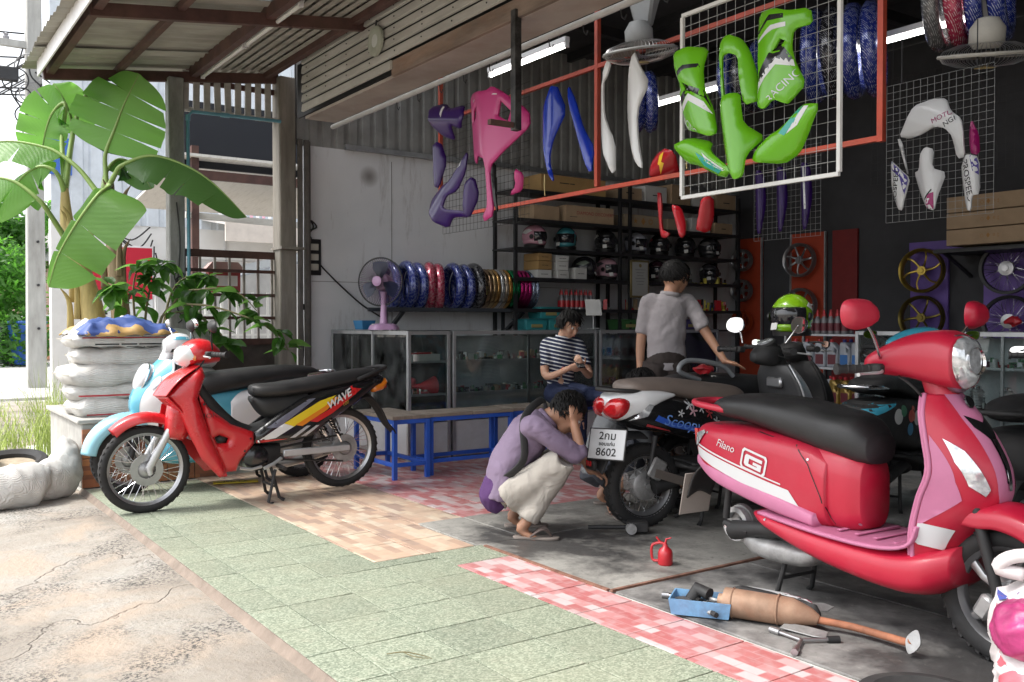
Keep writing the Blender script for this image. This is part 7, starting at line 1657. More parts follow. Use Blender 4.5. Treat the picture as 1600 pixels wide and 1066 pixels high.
for s in (1, -1):
    S_ = SL if s > 0 else SR
    o = MB().puff(SIDE, 0.02, lambda d, x, y: dome(0.03, 0.06)(d) - 0.1 * max(0, -x), m=S_(0.115), back=-0.02).build('side_panel', pb, wv, smooth=50); bv = bvh_of(o)
    for k, (nm, c, poly) in enumerate(PR): decal(nm, poly, S_(0.115), bv, mat(nm, c, 0.25, coat=0.6), wv, 0.02, 0.0012 + 0.0004 * k)
    fx = frame((0.0, s * 0.2, 0.668), (-s, 0, 0.52 * 1), (0, 0, 1), (0, s, 0)) if s > 0 else frame((0.0, -0.2, 0.668), (1, 0, -0.52), (0, 0, 1), (0, -1, 0))
    lettering('WAVE', 0.072, fx, pw, wv, bv, off=0.005, shear=0.3, bold=0.002); lettering('100', 0.035, fx @ Matrix.Translation((0.03, -0.05, 0)), mat('gold_print', (0.5, 0.3, 0.05), 0.3), wv, bv, off=0.005, shear=0.3); lettering('S', 0.1, fx @ Matrix.Translation((0.125, 0.0, 0)), mat('S_red', (0.6, 0.02, 0.02), 0.3), wv, bv, off=0.005, shear=0.3, bold=0.003)
    MB().sphere((0.57, s * 0.138, 0.415), 0.01, 6, sc=(1, 0.4, 1)).build('bolt', m_chrome, wv)
loftx([(-0.36, 0.83, 0.05, 0.03), (-0.25, 0.83, 0.1, 0.045), (-0.05, 0.80, 0.115, 0.055), (0.2, 0.765, 0.125, 0.055), (0.42, 0.745, 0.12, 0.05), (0.54, 0.745, 0.095, 0.045), (0.58, 0.75, 0.05, 0.03)]).build('seat', m_seat, wv, smooth=180)
loftx([(0.58, 0.69, 0.05, 0.02), (0.5, 0.64, 0.09, 0.07), (0.35, 0.63, 0.1, 0.09), (0.2, 0.66, 0.1, 0.07)]).build('under_seat_cover', m_trim, wv, smooth=180)
loftx([(0.62, 0.47, 0.11, 0.03), (0.45, 0.52, 0.12, 0.03), (0.3, 0.62, 0.11, 0.04)]).build('step_cover', m_trim, wv, smooth=180)
loftx([(-0.40, 0.78, 0.05, 0.035), (-0.36, 0.78, 0.09, 0.05), (-0.25, 0.765, 0.1, 0.05), (-0.1, 0.74, 0.1, 0.05)]).build('tail_cowl', pb, wv, smooth=180)
MB().tube([(-0.15, 0.125, 0.80), (-0.3, 0.13, 0.855), (-0.4, 0.07, 0.88), (-0.4, -0.07, 0.88), (-0.3, -0.13, 0.855), (-0.15, -0.125, 0.80)], 0.013, 10, smooth=30).build('grab_rail', m_trim, wv)
for s in (1, -1): MB().puff([(-0.27, 0.74), (-0.40, 0.80), (-0.42, 0.77), (-0.38, 0.715), (-0.3, 0.70)], 0.015, dome(0.03, 0.03), m=(SL if s > 0 else SR)(0.07), back=-0.03).build('rear_indicator', m_amber, wv, smooth=50)
MB().puff([(-0.06, -0.035), (0.06, -0.035), (0.06, 0.035), (-0.06, 0.035)], 0.015, dome(0.02, 0.03), m=frame((-0.405, 0, 0.76), (0, -1, 0), (0, 0, 1), (-1, 0, 0))).build('tail_lamp', m_redlens, wv)
g = [[(x, -w, z - 0.02), (x, 0, z + 0.012), (x, w, z - 0.02)] for x, z, w in ((-0.15, 0.655, 0.07), (-0.27, 0.68, 0.075), (-0.36, 0.6, 0.075), (-0.43, 0.48, 0.06), (-0.50, 0.40, 0.04))]
MB().patch(g, 20, 10, 0.006).build('rear_mudguard', m_trim, wv, smooth=180)
# engine, swingarm, shock, chain side
b = MB().lathe([(0, 0.115), (0.06, 0.115), (0.085, 0.10), (0.09, 0.06), (0.09, -0.1), (0, -0.1)], 28, frame((0.575, 0, 0.30), (1, 0, 0), (0, 0, 1), (0, 1, 0)))
b.build('crankcase', pb, wv); loftx([(0.40, 0.32, 0.08, 0.07, 4), (0.5, 0.3, 0.1, 0.085, 4), (0.62, 0.31, 0.09, 0.08, 4), (0.72, 0.38, 0.06, 0.06, 3), (0.82, 0.43, 0.055, 0.055, 3)]).build('engine_block', m_trim, wv)
for s in (1, -1):
    MB().bar((0.39, s * 0.10, 0.318), (-0.10, s * 0.10, 0.322), 0.028, 0.048).build('swingarm', m_silver, wv, bevel=0.006)
    MB().tube([(0.08, s * 0.115, 0.58), (-0.03, s * 0.115, 0.37)], 0.012, 8).build('shock_rod', m_chrome, wv)
    MB().tube([(Vector((0.075, s * 0.115, 0.57)).lerp(Vector((-0.01, s * 0.115, 0.41)), k / 80) + Vector((math.cos(k * 0.628) * 0.021, math.sin(k * 0.628) * 0.021, math.cos(k * 0.628) * 0.011))) for k in range(81)], 0.0045, 5).build('shock_spring', pb, wv)
    MB().tube([(0.43, s * 0.1, 0.24), (0.43, s * 0.24, 0.235)], 0.014, 10).build('foot_peg', m_trim, wv)
MB().lathe([(0.05, 0.075), (0.095, 0.075), (0.098, 0.07), (0.05, 0.07), (0.05, 0.075)], 36, Matrix.Translation((-0.075, 0, 0.315)) @ Matrix.Rotation(R(-90), 4, 'X')).build('sprocket', m_cast, wv)
MB().lathe([(0.0, 0.085), (0.04, 0.085), (0.055, 0.06), (0.0, 0.06)], 20, Matrix.Translation((-0.075, 0, 0.315)) @ Matrix.Rotation(R(-90), 4, 'X')).build('sprocket_carrier', m_steel, wv)
MB().tube([(0.40, 0.075, 0.355), (-0.06, 0.072, 0.415)], 0.008, 5).build('chain', m_trim, wv); MB().tube([(0.40, 0.075, 0.275), (-0.06, 0.072, 0.225)], 0.008, 5).build('chain', m_trim, wv)
MB().tube([(0.55, 0.13, 0.245), (0.62, 0.14, 0.235), (0.70, 0.15, 0.25)], 0.010, 8).build('gear_lever', m_silver, wv); MB().tube([(0.41, 0.12, 0.29), (0.47, 0.14, 0.26), (0.54, 0.15, 0.235)], 0.012, 8).build('gear_lever', m_silver, wv)
MB().tube([(0.62, -0.14, 0.25), (0.3, -0.16, 0.2), (-0.2, -0.17, 0.32)], [0.02, 0.025, 0.045], 14, smooth=16).build('exhaust', m_steel, wv)
stand(wv, 0.43, 0.13, 0.24); MB().tube([(0.46, 0.14, 0.22), (0.52, 0.17, 0.01), (0.50, 0.2, 0.006)], 0.011, 8).build('side_stand', m_trim, wv)

# ------------------------------------------------------------------ step-through scooters share one set of moulds
BASE = dict(seat=[(-0.16, 0.805, 0.05, 0.02), (-0.06, 0.815, 0.115, 0.05), (0.15, 0.82, 0.135, 0.06), (0.38, 0.795, 0.14, 0.075), (0.58, 0.77, 0.14, 0.085), (0.74, 0.745, 0.12, 0.09), (0.82, 0.715, 0.085, 0.06)],
            body=[(-0.25, 0.655, 0.05, 0.04, 3), (-0.19, 0.63, 0.12, 0.095, 3), (-0.05, 0.60, 0.16, 0.13, 4.5), (0.15, 0.58, 0.172, 0.15, 5), (0.33, 0.555, 0.17, 0.165, 5), (0.48, 0.53, 0.16, 0.17, 4.5), (0.58, 0.515, 0.15, 0.155, 3)],
            column=[(0.42, 0.55, 0.13, 0.17), (0.6, 0.535, 0.135, 0.175), (0.72, 0.525, 0.12, 0.165), (0.79, 0.52, 0.09, 0.14)],
            hull=[(0.2, 0.365, 0.15, 0.015), (0.3, 0.345, 0.19, 0.04), (0.55, 0.30, 0.20, 0.07), (0.85, 0.275, 0.20, 0.085), (1.02, 0.29, 0.19, 0.09), (1.12, 0.33, 0.13, 0.07)],
            apron=[(0.99, 1.06, 0.94, 0.12), (1.0, 1.13, 0.87, 0.17), (1.03, 1.20, 0.78, 0.195), (1.05, 1.25, 0.67, 0.20), (1.01, 1.24, 0.56, 0.20), (0.985, 1.14, 0.43, 0.20), (0.99, 1.08, 0.33, 0.19)],
            cowl=[(0.76, 1.04, 0.14, 0.03), (0.83, 1.055, 0.21, 0.055), (0.92, 1.075, 0.18, 0.085), (1.02, 1.07, 0.125, 0.105), (1.09, 1.055, 0.10, 0.095)])
def scooter(label, pose, C, **k):
    cf = dict(BASE); cf.update(k); t = thing('scooter', label, 'scooter', (pose[0], pose[1], cf.get('z', 0)), R(pose[2])); P = {}
    st = cf.get('steer', 0.0); fx = 1.27
    P['seat'] = loftx(cf['seat'], m=44).build('seat', C.get('seat', m_seat), t, smooth=180); P['body'] = loftx(cf['body'], 36, 44, 2.8).build('rear_body', C['body'], t, smooth=180)
    P['col'] = loftx(cf['column'], 32, 24, 3.2).build('seat_column', C.get('column', C['body']), t, smooth=180); P['hull'] = loftx(cf['hull'], 32, 36, 3.0).build('floor_hull', C.get('hull', C['body']), t, smooth=180)
    zf = 0.362
    MB().patch([[(x, -w, z), (x, -w * 0.5, z + 0.006), (x, 0, z + 0.008), (x, w * 0.5, z + 0.006), (x, w, z)] for x, w, z in ((0.24, 0.17, zf + 0.02), (0.42, 0.195, zf + 0.012), (0.62, 0.2, zf), (0.85, 0.2, zf), (0.98, 0.19, zf + 0.03), (1.01, 0.18, zf + 0.1))], 20, 14, 0.012).build('floorboard', C.get('floor', m_trim), t, smooth=180)
    for i in range(4): MB().box((0.64 + 0.085 * i, 0, zf + 0.012), (0.02, 0.26, 0.008)).build('foot_rib', C.get('floor', m_trim), t, bevel=0.003)
    # apron: outer skin and inner leg shield
    def row(e, c, z, w, o=0.0): return [(e - o, -w, z), (e + (c - e) * 0.55 - o, -w * 0.72, z), (c - 0.012 - o, -w * 0.32, z), (c - o, 0, z), (c - 0.012 - o, w * 0.32, z), (e + (c - e) * 0.55 - o, w * 0.72, z), (e - o, w, z)]
    P['apron'] = MB().patch([row(*r) for r in cf['apron']], 40, 40, 0.006).build('apron', C['apron'], t, smooth=180)
    MB().patch([[(r[0] - 0.012, -r[3], r[2]), (r[0] - 0.035, -r[3] * 0.5, r[2]), (r[0] - 0.04, 0, r[2]), (r[0] - 0.035, r[3] * 0.5, r[2]), (r[0] - 0.012, r[3], r[2])] for r in cf['apron']], 24, 16, 0.012).build('leg_shield', C.get('inner', m_trim), t, smooth=180)
    for s in (1, -1): MB().tube([(r[0] - 0.006, s * r[3], r[2]) for r in cf['apron']], 0.009, 8, smooth=30).build('shield_edge', C.get('edge', C['apron']), t, smooth=180)
    MB().tube([(1.03, 0, 0.86), (0.95, 0, 1.05)], [0.06, 0.05], 16).build('neck', C.get('cowl', C['apron']), t)
    P['cowl'] = loftx(cf['cowl'], 32, 30, 2.6).build('handlebar_cowl', C.get('cowl', C['apron']), t, smooth=180)
    # front wheel, fork, mudguard
    wheel(t, fx, 0.245, 0.245, 0.085, cf.get('fwheel', 'alloy'), C.get('rim', m_gun), disc=0.095, steer=st)
    for s in (1, -1): MB().tube([(fx, s * 0.075, 0.245), (fx - 0.075, s * 0.075, 0.50), (fx - 0.13, s * 0.06, 0.68)], [0.02, 0.02, 0.018], 12).build('fork_leg', C.get('fork', m_trim), t)
    MB().box((fx - 0.05, -0.075, 0.21), (0.06, 0.04, 0.09), rot=(0, 0.5, 0)).build('brake_caliper', m_cast, t, bevel=0.012)
    g = []
    for i in range(10):
        a = R(8 + 150 * i / 9); rr = 0.30 - 0.01 * math.cos(a) + (0.03 if i > 6 else 0); w = 0.075 + 0.02 * math.sin(PI * i / 9)
        g.append([(fx - 0.0 + (rr - d_) * math.cos(a), y * w, 0.26 + (rr - d_) * math.sin(a)) for y, d_ in ((-1, 0.07), (-0.95, 0.02), (-0.5, -0.004), (0, -0.012), (0.5, -0.004), (0.95, 0.02), (1, 0.07))])
    MB().patch(g, 30, 20, 0.005).build('front_mudguard', C.get('fender', C['apron']), t, smooth=180)
    # drive unit, rear wheel, stand
    if cf.get('rear', True): wheel(t, 0, 0.25, 0.25, 0.095, cf.get('rwheel', 'spoke'), C.get('rim', m_gun), drum=0.085)
    loftx([(-0.06, 0.26, 0.03, 0.05, 4), (0.1, 0.27, 0.05, 0.07, 4), (0.3, 0.29, 0.07, 0.075, 4), (0.45, 0.3, 0.07, 0.06, 4)]).xf(lambda p: p + Vector((0, 0.085, 0))).build('drive_case', C.get('drive', m_cast), t, smooth=60)
    MB().tube([(0.02, -0.09, 0.25), (0.2, -0.11, 0.29), (0.42, -0.09, 0.32)], [0.045, 0.035, 0.04], 12).build('swingarm', m_trim, t); MB().tube([(-0.02, -0.1, 0.3), (0.02, -0.11, 0.55)], 0.016, 10).build('shock_absorber', m_trim, t)
    loftx([(0.24, 0.31, 0.09, 0.06, 3), (0.4, 0.3, 0.12, 0.08, 3), (0.52, 0.31, 0.08, 0.06, 3)]).build('engine', m_trim, t)
    stand(t, cf.get('stand', 0.22), 0.11, 0.24)
    g = [[(x, -w, z - 0.03), (x, 0, z), (x, w, z - 0.03)] for x, z, w in ((-0.02, 0.56, 0.09), (-0.15, 0.56, 0.09), (-0.25, 0.49, 0.085), (-0.31, 0.37, 0.075))]
    MB().patch(g, 16, 10, 0.008).build('rear_mudguard', C.get('mud', m_trim), t, smooth=180)
    for s in (1, -1):
        grip(t, s * 0.36, 0.86, 1.03, 0.05); mirror(t, (0.88, s * 0.2, 1.07), (0.9, s * cf.get('mw', 0.34), cf.get('mz', 1.215)), C.get('mirror', C['apron']), (-1, s * -0.15, 0.05), cf.get('ms', 1.05))
    for k_ in range(3): MB().tube([(0.9, -0.12 + 0.1 * k_, 1.0), (0.97, -0.14 + 0.12 * k_, 0.97), (1.0, -0.08 + 0.08 * k_, 0.9)], 0.005, 6, smooth=10).build('cable', m_cable, t)
    MB().tube([(-0.02, 0.11, 0.80), (-0.18, 0.12, 0.815), (-0.27, 0.06, 0.82), (-0.27, -0.06, 0.82), (-0.18, -0.12, 0.815), (-0.02, -0.11, 0.80)], cf.get('railr', 0.013), 10, smooth=26).build('grab_rail', C.get('rail', C['body']), t)
    return t, P
def lens(t, name, poly, m, mm, h=0.02, w=0.025, back=-0.02, res=0.016): return MB().puff(poly, res, dome(h, w), m=m, back=back).build(name, mm, t, smooth=55)
def lens_on(t, name, poly, S_, bv, mm, off=0.006): return decal(name, poly, S_, bv, mm, t, 0.014, off)
def plate(t, c, tilt, lines, m_bg=None, w=0.2, h=0.17, edge=None, yaw=0.0):
    q = frame(c, (0, -1, 0), (-math.sin(tilt), 0, math.cos(tilt)), (-math.cos(tilt), 0, -math.sin(tilt))); q = Matrix.Translation(c) @ Matrix.Rotation(yaw, 4, 'Z') @ Matrix.Translation(-Vector(c)) @ q
    o = MB().box((0, 0, 0), (w, h, 0.006), m=q).build('licence_plate', m_bg or pw, t, bevel=0.002); MB().box((0, 0, -0.004), (w + 0.014, h + 0.014, 0.006), m=q).build('plate_frame', edge or m_trim, t, bevel=0.002)
    for tx, s, y in lines: lettering(tx, s, q @ Matrix.Translation((0, y, 0.003)), m_black_print, o, off=0.001, bold=0.001)
# pink and red scooter in the foreground
m_rose = mat('rose_red_paint', (0.44, 0.009, 0.035), 0.38, coat=0.2, var=0.05, dirt=0.15, dirtcol=(0.42, 0.16, 0.17), dscale=4); m_pk = mat('pink_body_plastic', (0.5, 0.165, 0.29), 0.5, var=0.08, dirt=0.3, dirtcol=(0.36, 0.16, 0.24), dscale=5)
BELT = [(-0.215, 0.55, 0.10, 0.03, 4), (-0.05, 0.505, 0.164, 0.045, 4), (0.15, 0.465, 0.177, 0.05, 4), (0.35, 0.43, 0.178, 0.05, 4), (0.54, 0.395, 0.172, 0.035, 4)]
t, P = scooter('dusty red and pink scooter with its rear wheel removed', (-2.875, 3.345, -4), dict(body=m_rose, apron=m_rose, floor=m_pk, hull=m_rose, inner=m_pk, edge=m_pk, rail=m_rose, rim=m_gun, mud=m_trim), seat=[(-0.16, 0.80, 0.05, 0.02), (-0.07, 0.81, 0.115, 0.05), (0.12, 0.812, 0.14, 0.07), (0.36, 0.785, 0.148, 0.09), (0.54, 0.755, 0.146, 0.095), (0.67, 0.73, 0.125, 0.095), (0.735, 0.70, 0.09, 0.06)], apron=[(1.0, 1.06, 0.94, 0.10), (1.02, 1.13, 0.87, 0.14), (1.05, 1.20, 0.78, 0.163), (1.07, 1.25, 0.67, 0.17), (1.03, 1.24, 0.56, 0.168), (1.0, 1.14, 0.43, 0.165), (1.0, 1.08, 0.33, 0.16)], column=[(0.42, 0.55, 0.13, 0.17), (0.56, 0.535, 0.135, 0.175), (0.65, 0.525, 0.12, 0.165), (0.71, 0.52, 0.09, 0.14)], rear=False, steer=0.1, mz=1.235, stand=0.3, railr=0.016, ms=1.08, mw=0.35)
loftx(BELT, 32, 30).build('pink_belt', m_pk, t, smooth=180); SRm = SR(); SLm = SL(); bv = bvh_of(P['body'], P['hull'], P['col'])
for S_ in (SRm, SLm):
    for gp in ([(0.40, 0.715), (0.50, 0.62), (0.56, 0.5), (0.60, 0.385)], [(-0.12, 0.725), (0.1, 0.735), (0.3, 0.71)]): decal('panel_gap', gp + [(x + 0.004, z + 0.002) for x, z in gp[::-1]], S_, bv, m_trim, t, 0.03, 0.002)
    for x, z in ((0.70, 0.4), (0.5, 0.64), (0.3, 0.36), (-0.1, 0.69)): decal('screw_head', [(x + 0.006 * math.cos(a * 1.05), z + 0.006 * math.sin(a * 1.05)) for a in range(6)], S_, bv, m_steel, t, 0.01, 0.003)
    decal('white_band', [(-0.215, 0.625), (0.1, 0.56), (0.30, 0.52), (0.41, 0.50), (0.47, 0.43), (0.2, 0.48), (-0.05, 0.54), (-0.21, 0.585)], S_, bv, pw, t, 0.025, 0.003); decal('white_line', [(-0.21, 0.64), (0.1, 0.575), (0.37, 0.522), (0.37, 0.516), (0.1, 0.567), (-0.21, 0.632)], S_, bv, pw, t, 0.025, 0.003)
    sg = 1 if S_ is SRm else -1
    fr = lm((0.22, -0.2 * sg, 0.592), (sg * 0.97, 0, -0.22), (0.22 * 1, 0, 0.97) if sg > 0 else (-0.22 * -1, 0, 0.97), (0, -sg, 0))
    ring = [(-0.065, -0.045), (0.065, -0.045), (0.075, -0.03), (0.075, 0.035), (0.065, 0.048), (-0.065, 0.048), (-0.075, 0.035), (-0.075, -0.03)]
    decal('badge_ring', ring, fr, bv, pw, t, 0.012, 0.004, holes=[[(x * 0.86, y * 0.8) for x, y in ring]]); decal('badge_letter', [(0.05, 0.025), (-0.045, 0.025), (-0.052, 0.015), (-0.052, -0.018), (-0.042, -0.027), (0.05, -0.027), (0.05, 0.002), (0.0, 0.002), (0.0, -0.01), (0.026, -0.01), (0.026, -0.014), (-0.025, -0.014), (-0.025, 0.010), (0.05, 0.010)], fr, bv, pw, t, 0.012, 0.0045)
    lettering('Filano', 0.05, lm((0.04, -0.2 * sg, 0.645), (sg, 0, -0.18), (0, 0, 1), (0, -sg, 0)), pw, t, bv, off=0.004, shear=0.4)
bv = bvh_of(P['apron'])
FX = frame((1.5, 0, 0), (0, 1, 0), (0, 0, 1), (1, 0, 0))
for s in (1, -1):
    decal('pink_flank', [(s * 0.175, 0.80), (s * 0.158, 0.80), (s * 0.138, 0.64), (s * 0.12, 0.575), (s * 0.145, 0.51), (s * 0.175, 0.44)][::s], FX, bv, m_pk, t, 0.012, 0.0045, reach=0.8); lens_on(t, 'front_indicator', [(s * 0.143, 0.79), (s * 0.115, 0.75), (s * 0.075, 0.62), (s * 0.083, 0.595), (s * 0.12, 0.63), (s * 0.14, 0.71)][::s], FX, bv, m_lens, 0.012)
    decal('white_patch', [(s * 0.17, 0.48), (s * 0.10, 0.46), (s * 0.10, 0.38), (s * 0.17, 0.40)][::s], FX, bv, pw, t, 0.012, 0.007, reach=0.8)
decal('pink_centre', [(-0.055, 0.94), (0.055, 0.94), (0.065, 0.86), (0.05, 0.62), (0.035, 0.56), (-0.035, 0.56), (-0.05, 0.62), (-0.065, 0.86)], FX, bv, m_pk, t, 0.02, 0.002, reach=0.8); decal('dark_garnish', [(-0.055, 0.87), (0, 0.845), (0.055, 0.87), (0.05, 0.83), (0.018, 0.79), (0.012, 0.64), (-0.012, 0.64), (-0.018, 0.79), (-0.05, 0.83)], FX, bv, pb, t, 0.012, 0.005, reach=0.8); decal('chrome_tie', [(-0.014, 0.79), (0.014, 0.79), (0.008, 0.615), (-0.008, 0.615)], FX, bv, m_chrome, t, 0.012, 0.009, reach=0.8)
MB().lathe([(0, 0.004), (0.022, 0.004), (0.025, 0)], 20, frame((1.105, 0, 0.915), (0, 1, 0), (-0.5, 0, 1), (1, 0, 0.5))).build('emblem', pb, t)
q = frame((1.065, 0, 1.055), (0, 1, 0), (-0.12, 0, 1), (1, 0, 0.12)); EGG = spl([(-0.085, 0.03), (-0.06, 0.085), (0, 0.10), (0.06, 0.085), (0.085, 0.03), (0.065, -0.05), (0, -0.10), (-0.065, -0.05)], 36)
lens(t, 'headlamp_bezel', [(x * 1.12, y * 1.1) for x, y in EGG], q, m_steel, 0.035, 0.03, -0.03); lens(t, 'headlamp', EGG, q @ Matrix.Translation((0, 0, 0.022)), m_lens, 0.045, 0.07)
MB().lathe([(0, 0.0), (0.045, 0.012), (0.05, 0.02)], 24, q @ Matrix.Translation((0, 0.0, 0.052))).build('reflector', m_chrome, t)
lens(t, 'tail_lamp', [(-0.09, -0.04), (0.09, -0.04), (0.1, 0.03), (-0.1, 0.03)], frame((-0.235, 0, 0.665), (0, -1, 0), (0, 0, 1), (-1, 0, 0)), m_redlens)
for s in (1, -1): lens_on(t, 'rear_indicator', [(-0.235, 0.665), (-0.13, 0.70), (-0.11, 0.69), (-0.17, 0.625), (-0.225, 0.615)], SL() if s > 0 else SR(), bvh_of(P['body']), m_lens, 0.008)
plate(t, (-0.33, 0, 0.36), R(-12), [], m_pk, 0.18, 0.2, mat('beige_plate', (0.42, 0.37, 0.33), 0.5, dirt=0.3))
# stripped rear hub: backing plate and brake shoes
hb = frame((0.0, -0.03, 0.27), (1, 0, 0), (0, 0, 1), (0, -1, 0)); MB().lathe([(0, 0.02), (0.03, 0.02), (0.03, 0.0), (0.085, 0.0), (0.09, -0.02), (0, -0.02)], 28, hb).build('brake_plate', m_cast, t)
for k in range(2): MB().lathe([(0.055, 0.005), (0.078, 0.005), (0.078, 0.035), (0.055, 0.035), (0.055, 0.005)], 18, hb @ Matrix.Rotation(R(15 + 180 * k), 4, 'Z'), arc=R(150)).build('brake_shoe', m_silver, t)
MB().tube([(0, -0.05, 0.27), (0, -0.12, 0.27)], 0.011, 10).build('axle', m_chrome, t); MB().tube([(-0.02, -0.10, 0.275), (0.15, -0.13, 0.27)], [0.02, 0.014], 8).build('brake_arm', m_trim, t)
loftx([(0.1, 0.225, 0.05, 0.03, 3), (0.2, 0.21, 0.08, 0.045, 3), (0.42, 0.215, 0.085, 0.045, 3), (0.5, 0.23, 0.06, 0.03, 3)]).xf(lambda p: p + Vector((0, -0.06, 0))).build('crank_cover', m_cast, t, smooth=180)
# black and white scooter being repaired
m_gw = mat('glossy_white_paint', (0.68, 0.69, 0.70), 0.2, coat=0.7); m_tan = mat('tan_vinyl', (0.17, 0.135, 0.115), 0.55, var=0.1)
BODY2 = [(-0.24, 0.72, 0.06, 0.05), (-0.18, 0.715, 0.13, 0.095), (-0.06, 0.70, 0.165, 0.12), (0.12, 0.675, 0.175, 0.12), (0.3, 0.63, 0.165, 0.12), (0.45, 0.58, 0.14, 0.10)]
SEAT2 = [(-0.16, 0.825, 0.07, 0.025), (-0.1, 0.83, 0.13, 0.045), (0.15, 0.82, 0.14, 0.06), (0.4, 0.785, 0.14, 0.065), (0.6, 0.765, 0.12, 0.06), (0.68, 0.76, 0.07, 0.035)]
SCOWL = [(0.80, 0.99, 0.03, 0.03), (0.86, 1.0, 0.075, 0.06), (0.93, 1.0, 0.085, 0.07), (1.0, 0.99, 0.05, 0.05)]
t, P = scooter('black and white scooter with floral sides jacked up for repair', (-3.97, 3.72, 79), dict(body=pb, seat=m_tan, apron=m_silver, cowl=m_trim, edge=m_silver, column=m_trim, hull=m_trim, mirror=m_chrome, rail=m_trim, inner=mat('charcoal_plastic', (0.05, 0.05, 0.052), 0.4), rim=m_steel), body=BODY2, seat=SEAT2, cowl=SCOWL, mw=0.3, mz=1.19, ms=0.95, stand=0.34)
bv = bvh_of(P['body'])
RX = frame((-0.5, 0, 0.7), (0, -1, 0), (0, 0, 1), (-1, 0, 0))
for S_ in (SR(), SL()):
    lens_on(t, 'rear_indicator', [(-0.17, 0.645), (-0.06, 0.74), (-0.03, 0.735), (-0.07, 0.67)], S_, bv, m_lens, 0.008)
    for k, (x, z, r, c) in enumerate(((0.22, 0.725, 0.04, pw), (0.24, 0.69, 0.035, mat('blossom', (0.6, 0.35, 0.4), 0.4)), (0.31, 0.70, 0.03, pw), (0.37, 0.67, 0.035, m_red_print), (0.15, 0.68, 0.025, pw), (0.42, 0.62, 0.03, pw))):
        fl = [(x + r * (0.55 + 0.45 * math.cos(5 * a)) * math.cos(a), z + r * (0.55 + 0.45 * math.cos(5 * a)) * math.sin(a)) for a in [2 * PI * j / 30 for j in range(30)]]
        decal('printed_flower', fl, S_, bv, c, t, 0.012, 0.002 + 0.0004 * k)
    decal('blue_swirl', [(-0.02, 0.645), (0.1, 0.60), (0.3, 0.56), (0.42, 0.545), (0.40, 0.575), (0.25, 0.60), (0.1, 0.63), (0.0, 0.675)], S_, bv, mat('blue_print', (0.03, 0.1, 0.5), 0.3), t, 0.015, 0.0025); decal('red_stripe', [(-0.06, 0.625), (0.1, 0.58), (0.12, 0.57), (-0.06, 0.61)], S_, bv, m_red_print, t, 0.015, 0.003)
    sg = 1 if S_[1][2] < 0 else -1
    lettering('Scoopy', 0.09, lm((0.17, -0.25 * sg, 0.62), (sg, 0, -0.2), (0, 0, 1), (0, -sg, 0)), mat('sky_print', (0.15, 0.3, 0.7), 0.3), t, bv, off=0.004, shear=0.3)
loftx([(-0.255, 0.725, 0.08, 0.05, 3), (-0.2, 0.725, 0.132, 0.085, 3.4), (-0.08, 0.745, 0.168, 0.08, 3.4), (0.03, 0.775, 0.172, 0.045, 3), (0.12, 0.785, 0.16, 0.015, 3)], 32, 24).build('tail_cover', m_gw, t, smooth=180)
for s in (1, -1): lens(t, 'tail_lamp', spl([(-0.095, -0.01), (-0.05, 0.05), (0.02, 0.06), (0.085, 0.03), (0.06, -0.035), (-0.02, -0.06)], 26), frame((-0.232, s * 0.085, 0.715), (-0.35, -s * 0.9, 0.12 * s) if s > 0 else (0.35, -0.9, 0.2), (0.1, 0, 1), (-0.85, s * 0.5, 0.12)), m_redlens, 0.045, 0.06, -0.05)
plate(t, (-0.29, -0.09, 0.515), R(-18), yaw=R(38), w=0.215, lines=[('2กม', 0.062, 0.045), ('ขอนแก่น', 0.028, 0.0), ('8602', 0.062, -0.048)]); MB().box((-0.34, 0, 0.39), (0.03, 0.1, 0.06)).build('mudguard_tail', m_trim, t, bevel=0.01); MB().box((-0.358, 0, 0.40), (0.008, 0.05, 0.03)).build('reflector', m_redlens, t)
MB().lathe([(0, 0.01), (0.055, 0.008), (0.065, 0.0), (0.06, -0.05), (0, -0.06)], 24, frame((0.9, 0, 1.075), (0, 1, 0), (-0.6, 0, 1), (-0.5, 0, 1))).build('speedometer', m_trim, t); MB().lathe([(0, 0.012), (0.045, 0.011), (0.05, 0.009)], 24, frame((0.9, 0, 1.077), (0, 1, 0), (-0.6, 0, 1), (-0.5, 0, 1))).build('dial_glass', m_lens, t)
MB().box((0.955, -0.02, 0.83), (0.03, 0.14, 0.07)).build('ignition_panel', m_steel, t, bevel=0.012)
t2 = t; t, P = scooter('plain black scooter between the standing man and the repaired scooter', (-4.23, 4.30, 80), dict(body=m_trim, apron=m_trim, mirror=m_trim, rail=m_trim), mz=1.06, ms=0.5, cowl=SCOWL)
MB().tube([(0.05, -0.13, 0.84), (-0.12, -0.15, 0.90), (-0.05, -0.15, 0.965), (0.2, -0.15, 0.93), (0.3, -0.15, 0.86)], 0.016, 10, smooth=20).build('rear_carrier_bar', mat('grey_coated', (0.2, 0.21, 0.22), 0.4), t)
b = MB().sphere((0.1, -0.1, 0.90), 0.06, 10, sc=(1.3, 0.8, 0.5)); b.xf(lambda p: p + Vector((1, 1, 1)) * 0.03 * noise.noise(p * 22)); b.build('red_rag', m_red, t); t = t2
MB().box((0.02, -0.13, 0.36), (0.1, 0.02, 0.12), rot=(0, 0.5, 0)).build('exhaust_bracket', m_cast, t, bevel=0.02); MB().bar((0.0, -0.135, 0.34), (0.38, -0.15, 0.22), 0.012, 0.05).build('exhaust_arm', mat('brown_arm', (0.22, 0.19, 0.17), 0.4, metal=0.6), t)
